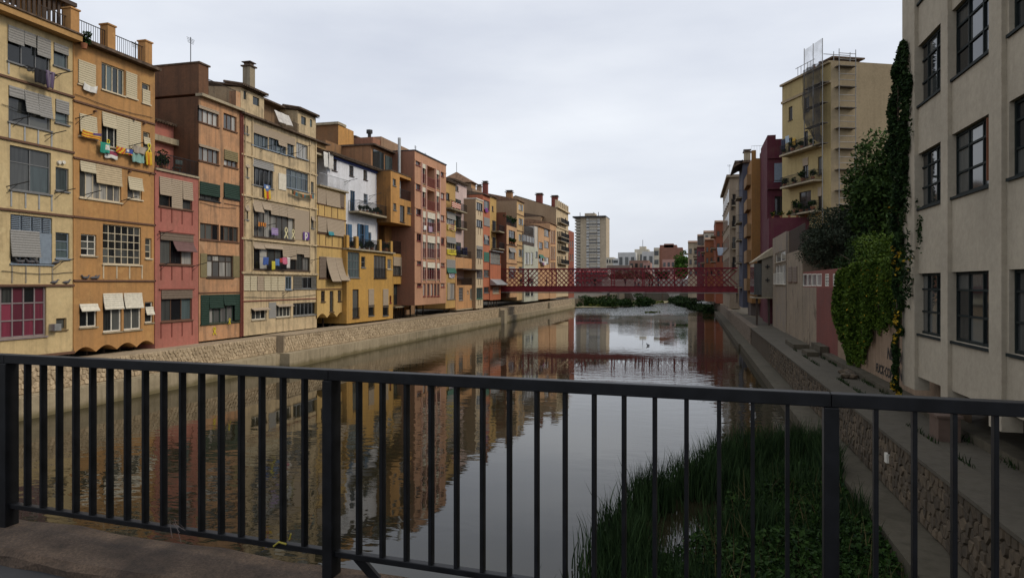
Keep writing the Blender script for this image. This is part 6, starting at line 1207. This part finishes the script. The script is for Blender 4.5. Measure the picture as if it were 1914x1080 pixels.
bushes('bank_bushes', 'dark green bushes at the foot of the right river wall beyond the footbridge', [((3.0 - i * .75, 146 + i * 7, .35), (1.7 + .15 * i, 6, 1.1 + (i % 3) * .35)) for i in range(13)], lf_dark, 1700, .24, 80)
tag(leaf_mesh('weed_islet', clumps((-8.2, 143.5, .08), (2.4, 3.2, .22), 20, 1400, 95, (.4, .7), .1), .13, lf_grass, None, .8, seed=95), 'flat olive weed islet in the shallows beyond the footbridge', 'islet', kind='stuff')
tree('broadleaf_tree', 'bright green tree beside the beige end house, right of the brick-red gable', (-4.7, 305, 2.6), 16, (-4.7, 305, 13.2), (3.7, 4, 7.0), leaf('leaves_bright', (.02, .055, .012), (.075, .15, .02)), 50, 6000, .42, 41, .4)
for i, (x, lab) in enumerate(((1152, 'round dark tree on the far quay behind the lattice, beside the arcade building'), (1176, 'second dark quay tree behind the lattice, before the brown low house'), (1207, 'dark quay tree behind the lattice, below the russet roofed house'), (1238, 'dark quay tree behind the lattice, below the brick-red gable'))):
    f_ = FY(275); u = f_.u(x); tree('quay_tree', lab, (u, 275, .0), 9, (u, 275, 8.2), (4.2, 3, 2.8), lf_dark, 24, 1500, .4, 50 + i, .25, 'quay trees behind the footbridge')
# ------------------------------------------------------------------ flags, washing, pots on the houses
def cloth(name, label, fr, c, x0, x1, yt, yb, d, colf, cols, cat, group=None, wave=.05, nu=14, nz=12, taper=0.0, drop=0.0, blow=0.0, seed=0):
    """hanging cloth, yt / yb read at x0; colf(s, t) picks one of cols"""
    ua, zt = fr.hit(c.x(x0), c.y(yt)); _, zb = fr.hit(c.x(x0), c.y(yb)); ub = fr.u(c.x(x1)); rg = random.Random(seed or int(x0 * 7 + yt)); ph = rg.uniform(0, 6); V = []; Fc = []; mi = []
    for j in range(nz + 1):
        for i in range(nu + 1):
            s_, t_ = i / nu, j / nz; w = 1 - taper * t_; u = (ua + ub) / 2 + (ub - ua) * (s_ - .5) * w; z = zt + (zb - zt) * t_ - drop * math.sin(math.pi * s_) * (1 - .3 * t_)
            V.append(fr.P(u, z + .03 * math.sin(s_ * 9 + ph) * t_, d + wave * (.3 + t_) * math.sin(s_ * 13 + ph + t_ * 1.5) + blow * t_))
    for j in range(nz):
        for i in range(nu): a = j * (nu + 1) + i; Fc.append((a, a + 1, a + nu + 2, a + nu + 1)); mi.append(colf((i + .5) / nu, (j + .5) / nz))
    o0 = fr.P((ua + ub) / 2, zb, d); o = mesh_obj(name, [(p[0] - o0[0], p[1] - o0[1], p[2] - o0[2]) for p in V], Fc, None, None, True); o.location = o0
    for q in cols: o.data.materials.append(flat('fabric_%d_%d_%d' % tuple(int(k * 200) for k in q), q, .85))
    o.data.polygons.foreach_set('material_index', mi); m = o.modifiers.new('thickness', 'SOLIDIFY'); m.thickness = .012; return tag(o, label, cat, group)
one = lambda s, t: 0
Yl, Rd, Bl, Wh, Gy = (.62, .42, .03), (.45, .05, .03), (.04, .07, .25), (.66, .65, .62), (.30, .28, .26)
sen = lambda s, t: 1 if int(t * 9) % 2 else 0
senv = lambda s, t: 1 if int(s * 7) % 2 else 0
est = lambda s, t: (3 if abs(s - .5) < .14 and abs(t - .14) < .10 else 2) if t < .34 * (1 - abs(s - .5)) + .12 else (1 if int(s * 7) % 2 else 0)
f1, f2_, f4, f5, f6 = FL(LC), FL(LC + .05), FL(LC + .15), FL(LC + .2), FL(LC + .3)
def pole(label, fr, c, x, y, dx=25, dy=-18, L=.9):
    u, z = fr.hit(c.x(x), c.y(y)); return tag(MB().tube([fr.P(u, z, 0), fr.P(u + .25, z + .25, L)], .018, 6).build('line_bracket', metal_d), label, 'bracket')
cloth('washing', 'black garment drying below the top window of the pale yellow house', f1, A_, 160, 228, 405, 490, .45, one, [(.015, .015, .02)], 'laundry'); cloth('washing', 'purple striped cloth drying below the top window of the pale yellow house', f1, A_, 225, 285, 420, 520, .45, senv, [(.10, .07, .13), (.17, .14, .19)], 'laundry', taper=.35)
cloth('washing', 'small dark cap-like cloth beside the black garment', f1, A_, 122, 158, 400, 425, .4, one, [(.05, .05, .05)], 'laundry', nu=6, nz=4)
tag(MB().tube([f1.P(f1.u(A_.x(118)), f1.z(A_.x(118), A_.y(398)), .45), f1.P(f1.u(A_.x(300)), f1.z(A_.x(118), A_.y(398)), .45)], .02, 6).bar(f1.P(f1.u(A_.x(118)), f1.z(A_.x(118), A_.y(398)), 0), f1.P(f1.u(A_.x(118)), f1.z(A_.x(118), A_.y(398)), .5), .03).bar(f1.P(f1.u(A_.x(298)), f1.z(A_.x(118), A_.y(398)), 0), f1.P(f1.u(A_.x(298)), f1.z(A_.x(118), A_.y(398)), .5), .03).build('drying_rail', metal_d), 'drying rail under the top window of the pale yellow house', 'rail')
cloth('washing', 'white cloth slung below the top left blind of the ochre house', f2_, A_, 485, 565, 488, 530, .15, one, [Wh], 'laundry', drop=.12)
cloth('flag', 'yellow and red striped flag bunched across the small window of the ochre house', f2_, A_, 465, 578, 768, 808, .25, lambda s, t: 2 if s > .55 and t < .4 else sen(s, t * .6), [Yl, Rd, (.10, .06, .16)], 'flag', taper=-.02, drop=.06)
cloth('flag', 'green flag with white mark on the ochre house', f2_, A_, 573, 630, 842, 905, .22, lambda s, t: 1 if abs(s - .75) < .2 and abs(t - .45) < .25 else 0, [(.03, .26, .19), Wh], 'flag')
cloth('banner', 'white banner with magenta stripes below the open window of the ochre house', f2_, A_, 612, 688, 880, 935, .12, lambda s, t: 1 if .15 < t < .55 and s > .1 else 2 if t < .12 else 0, [Wh, (.28, .05, .10), (.1, .1, .1)], 'banner', wave=.015)
cloth('flag', 'starred yellow red and blue flag draped beside the white banner on the ochre house', f2_, A_, 665, 765, 868, 905, .25, lambda s, t: (3 if abs(s - .72) < .08 and abs(t - .3) < .2 else 2) if s > .55 and t < .75 else (1 if int((s + t * .3) * 9) % 2 else 0), [Yl, Rd, Bl, Wh], 'flag', drop=.02)
cloth('washing', 'grey cloth gathered on the rail of the ochre house', f2_, A_, 760, 848, 862, 905, .3, one, [(.36, .31, .25)], 'laundry', taper=.3); cloth('washing', 'pale teal cloth hanging under the grey cloth on the ochre house', f2_, A_, 762, 838, 905, 960, .22, one, [(.22, .38, .34)], 'laundry', taper=.1)
cloth('flag', 'long yellow and red flag hanging below the narrow window of the ochre house', f2_, A_, 848, 888, 900, 980, .18, senv, [Yl, (.55, .2, .02)], 'flag', taper=.15)
def ribbon(label, fr, c, x, y, size, col, d=.06):
    u, z = fr.hit(c.x(x), c.y(y)); mb = MB(); pts = []
    for k in range(25):
        t = k / 24; a = -.6 + t * (math.pi + 1.2); pts.append((math.cos(a), math.sin(a)))
    loop = [(-.62, -1.5)] + [( .0, -.55)] + [(.42 * math.cos(-.5 + 4.14 * k / 16), .15 + .5 * math.sin(-.5 + 4.14 * k / 16)) for k in range(17)] + [(.0, -.55), (.62, -1.5)]
    for p, q in zip(loop, loop[1:]): mb.bar(fr.P(u + p[0] * size, z + p[1] * size, d), fr.P(u + q[0] * size, z + q[1] * size, d + .004), .26 * size, .02, up=tuple(fr.N))
    return tag(mb.build('ribbon', flat('ribbon_%d' % int(col[2] * 100), col, .7)), label, 'ribbon')
ribbon('yellow loop ribbon by the open window of the ochre house', f2_, A_, 624, 845, .19, (.62, .55, .04), .2); ribbon('yellow loop ribbon under the narrow window of the ochre house', f2_, A_, 873, 870, .22, (.66, .58, .06), .15)
ribbon('yellow ribbon on the green boarded window of the apricot house', f4, D_, 580, 850, .17, (.66, .55, .03), .14); ribbon('yellow ribbon pinned to the wall below the green boarded window', f4, D_, 484, 915, .22, (.66, .55, .03), .05)
ribbon('larger cream loop ribbon on the long window of the cream house', f5, D_, 970, 230, .36, (.66, .60, .36), .2); ribbon('smaller cream loop ribbon on the long window of the cream house', f5, D_, 1019, 240, .32, (.66, .60, .36), .2)
cloth('flag', 'starred flag hanging from the second gallery of the cream house', f5, C_, 848, 893, 905, 1008, .15, est, [Yl, Rd, (.09, .16, .34), Wh], 'flag', nu=14, nz=16)
cloth('flag', 'small orange and brown striped cloth on the long window of the cream house', f5, D_, 772, 826, 168, 196, .25, senv, [(.55, .20, .03), (.13, .05, .02)], 'flag', wave=.02)
cloth('banner', 'lilac banner on the long window of the cream house', f5, D_, 876, 922, 207, 258, .1, lambda s, t: 1 if .3 < t < .4 or .55 < t < .63 else 0, [(.26, .19, .38), (.45, .38, .5)], 'banner', wave=.01)
o = cloth('banner', 'violet banner with a white letter on the cream house', f5, D_, 1097, 1140, 236, 290, .1, one, [(.13, .06, .24)], 'banner', wave=.0); u, z = f5.hit(D_.x(1106), D_.y(277)); textmesh('letter', 'p', f5, u, z, .85, white, o, .13, 1, 0, .03)
ua = f5.u(D_.x(770)); ub = f5.u(D_.x(975)); zl = f5.z(D_.x(770), D_.y(408)); tag(MB().tube([f5.P(ua, zl, .5), f5.P(ub, zl - .05, .5)], .012, 5).bar(f5.P(ua, zl, 0), f5.P(ua, zl, .5), .025).bar(f5.P(ub, zl - .05, 0), f5.P(ub, zl - .05, .5), .025).build('washing_line', metal_d), 'washing line across the lower gallery of the cream house', 'line')
for x0, x1, y0, y1, col, lab in ((782, 820, 412, 466, (.05, .10, .32), 'dark blue shirt on the washing line of the cream house'), (842, 866, 440, 500, (.52, .46, .05), 'yellow garment on the washing line of the cream house'), (868, 898, 425, 472, (.09, .18, .40), 'light blue shirt on the washing line of the cream house'), (899, 917, 420, 450, (.42, .05, .06), 'small red garment on the washing line of the cream house'), (918, 952, 415, 462, (.55, .15, .24), 'pink shirt on the washing line of the cream house'), (950, 972, 414, 490, (.55, .53, .50), 'white trousers on the washing line of the cream house')): cloth('washing', lab, f5, D_, x0, x1, y0, y1, .5, one, [col], 'laundry', nu=8, nz=8, wave=.03)
cloth('garland', 'dark leafy garland of cloths on the right gallery of the cream house', f5, C_, 1035, 1195, 945, 975, .3, lambda s, t: int(s * 11) % 4, [(.05, .06, .03), (.25, .08, .03), (.05, .15, .18), (.12, .10, .06)], 'garland', drop=.15, nu=22)
cloth('sheet', 'big white sheet drying on the roof of the cream house', FL(LC), C_, 895, 1000, 372, 455, .45, lambda s, t: 1 if int(s * 8) % 4 == 3 or int(t * 6) % 4 == 3 else 0, [(.55, .53, .50), (.48, .46, .44)], 'laundry', blow=.3, taper=-.05, wave=.08)
cloth('sheet', 'long white sheet hanging before the mustard house loggia', FL(LC - .0), E_, 122, 160, 360, 500, .0, one, [Wh], 'laundry'); cloth('sheet', 'second white sheet beside the long one at the mustard house loggia', FL(LC - .0), E_, 162, 203, 368, 520, .05, one, [(.6, .58, .55)], 'laundry')
cloth('washing', 'teal towel over the sill of the mustard house', f6, F_, 143, 190, 160, 195, .25, one, [(.06, .28, .33)], 'laundry', nu=8, nz=6)
f10 = BAN.fr
o = cloth('banner', 'yellow banner with red letters on the banner house', f10, G_, 95, 194, 758, 822, .1, lambda s, t: 1 if .08 < s < .92 and .12 < t < .88 else 0, [(.55, .42, .08), (.60, .50, .26)], 'banner', wave=.004); u, z = f10.hit(G_.x(106), G_.y(812)); textmesh('lettering', 'LLEIE', f10, u, z, 1.0, redpaint, o, .125, 1, 0, .02)
o = cloth('banner', 'bright yellow banner with dark scribbled letters on the banner house', f10, H_, 93, 199, 160, 225, .1, one, [(.68, .56, .05)], 'banner', wave=.004); u, z = f10.hit(H_.x(104), H_.y(205)); textmesh('lettering', 'LLIBERTAT', f10, u, z, .75, dkwood, o, .125)
o = cloth('banner', 'white banner with blue letters low on the banner house', f10, H_, 115, 180, 455, 505, .1, one, [(.62, .61, .60)], 'banner', wave=.004); u, z = f10.hit(H_.x(121), H_.y(498)); textmesh('lettering', 'NEB', f10, u, z, 1.0, flat('blue_letter', (.07, .06, .22), .7), o, .125)
cloth('awning_cloth', 'red and white chequered cloth on the balcony of the banner house', f10, G_, 84, 194, 488, 556, .78, lambda s, t: (int(s * 7) + int(t * 6)) % 2, [(.42, .07, .04), (.62, .52, .44)], 'cloth', wave=.01, nu=14, nz=12)
for x0, x1, y0, y1, lab in ((258, 305, 125, 205, 'folded dark blue parasol cover on the orange terrace house'), (315, 345, 150, 225, 'second dark blue cover beside the folded parasol on the orange terrace house'), (345, 378, 140, 230, 'third dark blue cover at the end of the orange terrace')): cloth('parasol_cover', lab, OTH.fr, H_, x0, x1, y0, y1, -.5, one, [(.03, .03, .09)], 'cover', taper=.4, wave=.15)
cloth('washing', 'white and violet cloth drying at the beige house by the footbridge', BEI.fr, H_, 1198, 1262, 305, 350, .5, lambda s, t: 1 if s < .4 and t > .3 else 0, [Wh, (.3, .16, .3)], 'laundry', taper=.4)
cloth('washing', 'purple cloth in the upper window of the coral house', FL(LC + .75), G_, 537, 570, 560, 612, .2, one, [(.20, .05, .22)], 'laundry')
cloth('washing', 'pale blue sheets drying on the vermilion house', VER.fr, P_, 1340, 1352, 463, 478, .4, one, [(.40, .46, .55)], 'laundry', taper=.3)
cloth('washing', 'violet cloth on the third balcony rail of the salmon block', FL(LC + 1.7), F_, 1075, 1108, 112, 165, .12, one, [(.36, .26, .36)], 'laundry'); cloth('washing', 'white cloth on the narrow balcony rail of the salmon block', FL(LC + 1.7), F_, 1033, 1056, 105, 145, .12, one, [Wh], 'laundry')
fk = YB.fr
for x0, x1, y0, y1, col, lab in ((238, 262, 580, 640, (.03, .035, .06), 'dark clothes hanging on the upper balcony of the yellow corner building'), (264, 286, 560, 602, (.35, .42, .48), 'pale blue cloth on the upper balcony of the yellow corner building'), (308, 326, 570, 615, (.45, .28, .05), 'ochre panel cloth on the upper balcony of the yellow corner building')): cloth('washing', lab, fk, K_, x0, x1, y0, y1, .9, one, [col], 'laundry', nu=8, nz=8)

# clothes-line arms and cables on the near houses
def onh(root, fr): q = House.__new__(House); q.root, q.fr = root, fr; return q
def byname(n): return bpy.data.objects[n]
q = onh(byname('yellow_house'), f1)
for c_, x, y in ((A_, 305, 450), (A_, 75, 715), (A_, 265, 805), (B_, 38, 60), (B_, 322, 100), (B_, 312, 520)): q.bracket(c_, x, y)
q.cable(A_, 5, 620, 430); q.cable(B_, 5, 560, 430)
q = onh(byname('ochre_house'), f2_)
for c_, x, y in ((A_, 447, 705), (B_, 505, 108), (B_, 720, 145), (A_, 760, 870)): q.bracket(c_, x, y, .7)
q.cable(A_, 440, 560, 900)
q = onh(byname('pink_house'), FL(LC + .12))
for c_, x, y in ((D_, 105, 470), (D_, 330, 478), (D_, 88, 255)): q.bracket(c_, x, y, .8)
q = onh(byname('apricot_house'), f4)
for x, y in ((398, 1035),): q.cable(C_, x, y, 660)
q = onh(byname('cream_house'), f5)
for c_, x, y in ((C_, 835, 640), (C_, 960, 665), (C_, 1035, 690), (D_, 830, 195), (D_, 990, 415), (D_, 1150, 435), (D_, 700, 20), (D_, 960, 660), (C_, 1120, 640)): q.bracket(c_, x, y, .8, .3, .18)
q.cable(C_, 710, 590, 1230); q.cable(D_, 690, 690, 1190)
q = onh(byname('white_house'), FL(LC - .2))
for x, y in ((540, 770), (520, 845), (430, 835), (310, 640)): q.bracket(E_, x, y, 1.0, .6, .35)
# potted plants
def pot(label, p, s=1.0, mat=None, seed=0, flower=None, group=None):
    root = thing('potted_plant', p, label, 'plant', group); x, y, z = p; MB().tube([(x, y, z), (x, y, z + .26 * s)], [.11 * s, .16 * s], 10).build('pot', flat('terracotta', (.30, .12, .06), .8), root)
    c = clumps((x, y, z + .5 * s), (.32 * s, .32 * s, .34 * s), 9, 260, seed, (.4, .6), .1); leaf_mesh('leaves', c, .075 * s, mat or lf_dark, root, .3, seed=seed)
    if flower: leaf_mesh('blossoms', c[:22] + np.array([.05, 0, .05]), .05 * s, flower, root, .3, seed=seed + 1)
a, b, z = WB
for i in range(7): pot('potted plant on the crowded balcony of the white house', (LC - .2 + .7, a + .5 + (b - a - 1) * (i + .5) / 7, z), .7 + .12 * (i % 3), seed=200 + i, group='pots on the white house balcony')
a, b, z = AMB
for i in range(9): pot('potted plant along the railing of the amber block terrace', (LC + .3, a + .8 + (b - a - 1.6) * i / 8, z), .8 + .2 * (i % 3), seed=220 + i, group='pots on the amber block terrace')
a, b, z = PINK_T
for i, lab in enumerate(('leafy potted plant on the pink house terrace beside the ochre wall', 'taller potted plant on the pink house terrace')): pot(lab, (LC - .5, a + .5 + i * .8, z), 1.1 + .3 * i, seed=240 + i)
a, b, z = PCH
for i in range(6): pot('big bushy pot on the peach house roof terrace', (LC + .6, a + .7 + i * (b - a - 1.2) / 5, z), 2.2, seed=250 + i, group='bushy pots on the peach house roof')
for k, (a, b, z) in enumerate(BALC):
    for i in range(4): p = fk.P(a + .5 + (b - a - 1) * i / 3, z, .75); pot(('potted plant on the upper balcony of the yellow corner building', 'potted plant on the middle balcony of the yellow corner building', 'potted plant on the lowest balcony of the yellow corner building')[k], p, .9 + .3 * ((i + k) % 3), seed=260 + k * 10 + i, group='balcony pots of the yellow corner building %s' % ('upper', 'middle', 'lowest')[k])
for i in range(5): p = MAU.fr.P(MAU.u0 + .4 + i * (MAU.u1 - MAU.u0 - .8) / 4, MAU.z1, -.3); pot('flowering pot with yellow blossoms on the mauve terrace parapet', p, .9, seed=300 + i, flower=lf_yel, group='pots on the mauve terrace')
for i in range(3): u = FL(LC + 1.2).u(G_.x(842 + i * 26)); zz = FL(LC + 1.2).z(G_.x(835), G_.y(985)); pot('green plant in the tall window of the peach house', (LC + 1.25, u, zz), 1.3, lf_cover, 310 + i, group='plants in the peach house window')
pot('leafy plant sprouting at the cornice joint between pale yellow and ochre houses', (LC + .5, f1.u(142), f1.z(142, 93)), 1.0, lf_dark, 320)
# folding chairs on the rose terrace
def chair(label, x, y, z, r):
    root = thing('folding_chair', (x, y, z), label, 'chair', None); root.rotation_euler = (0, 0, r); m = flat('chair_metal', (.05, .07, .07), .5)
    def pt(n, mb): o = mb.build(n, m); o.parent = root
    pt('seat', MB().box(-.22, -.2, .43, .22, .22, .46)); pt('backrest', MB().box(-.22, -.24, .62, .22, -.21, .88))
    for sx in (-.2, .2): pt('leg', MB().bar((sx, -.24, .9), (sx, .2, 0), .025)); pt('leg', MB().bar((sx, .22, .45), (sx, -.25, 0), .025))
a, b, z = PINK_T; chair('dark folding chair on the pink house terrace next to the brown wall', LC - .6, b - 1.0, z, 1.2); chair('second folding chair on the pink house terrace, nearer the pots', LC - .7, b - 2.0, z, -.5)
# pigeons on the ledges of the pale yellow and ochre houses, ducks on the river
def bird(label, x, y, z, yaw, k=1.0, col=(.10, .10, .11), cat='pigeon', group=None):
    root = thing(cat, (x, y, z), label, cat, group); root.rotation_euler = (0, 0, yaw); m = flat('feather_%d' % int(col[0] * 1000), col, .7)
    o = MB().tube([(-.20 * k, 0, .07 * k), (-.12 * k, 0, .085 * k), (-.03 * k, 0, .09 * k), (.06 * k, 0, .10 * k), (.10 * k, 0, .15 * k), (.12 * k, 0, .19 * k), (.15 * k, 0, .195 * k), (.20 * k, 0, .185 * k)], [.012 * k, .04 * k, .062 * k, .055 * k, .03 * k, .03 * k, .022 * k, .004 * k], 8).build('body', m, None, True); o.parent = root
    if cat == 'pigeon':
        for s in (-.02, .02): l = MB().bar((.0, s * k, 0), (.0, s * k, .05 * k), .01 * k).build('leg', redbrown); l.parent = root
zl = f1.z(B_.x(120), B_.y(517)) + .0
for i, x in enumerate((100, 125, 160, 185, 210, 330)): bird('pigeon perched on the ledge below the louvred window of the pale yellow house', LC + .06 if x < 300 else LC + .06, f1.u(B_.x(x)), zl, 1.57 if i % 2 else -1.2, 1.15, group='pigeons on the louvred window ledge')
zl = f1.z(B_.x(0), B_.y(640))
for x in (320, 392): bird('pigeon on the lower brown ledge of the pale yellow house', LC + .05, f1.u(B_.x(x)), zl, 1.3, 1.15, group='pigeons on the lower ledge')
zl = f2_.z(B_.x(440), B_.y(612))
for x in (495, 510, 552, 570): bird('pigeon on the lower ledge of the ochre house', LC + .09, f2_.u(B_.x(x)), zl, 1.5 if x > 500 else -1.4, 1.15, group='pigeons on the ochre house ledge')
p = on_z(1211, 646, 0); bird('duck swimming on the river before the footbridge', p.x, p.y, -.04, 2.4, 1.3, (.10, .08, .06), 'duck'); p = on_z(1222, 583.5, 0); bird('dark duck beside the weed islet', p.x, p.y, -.04, .4, 1.4, (.05, .045, .04), 'duck')
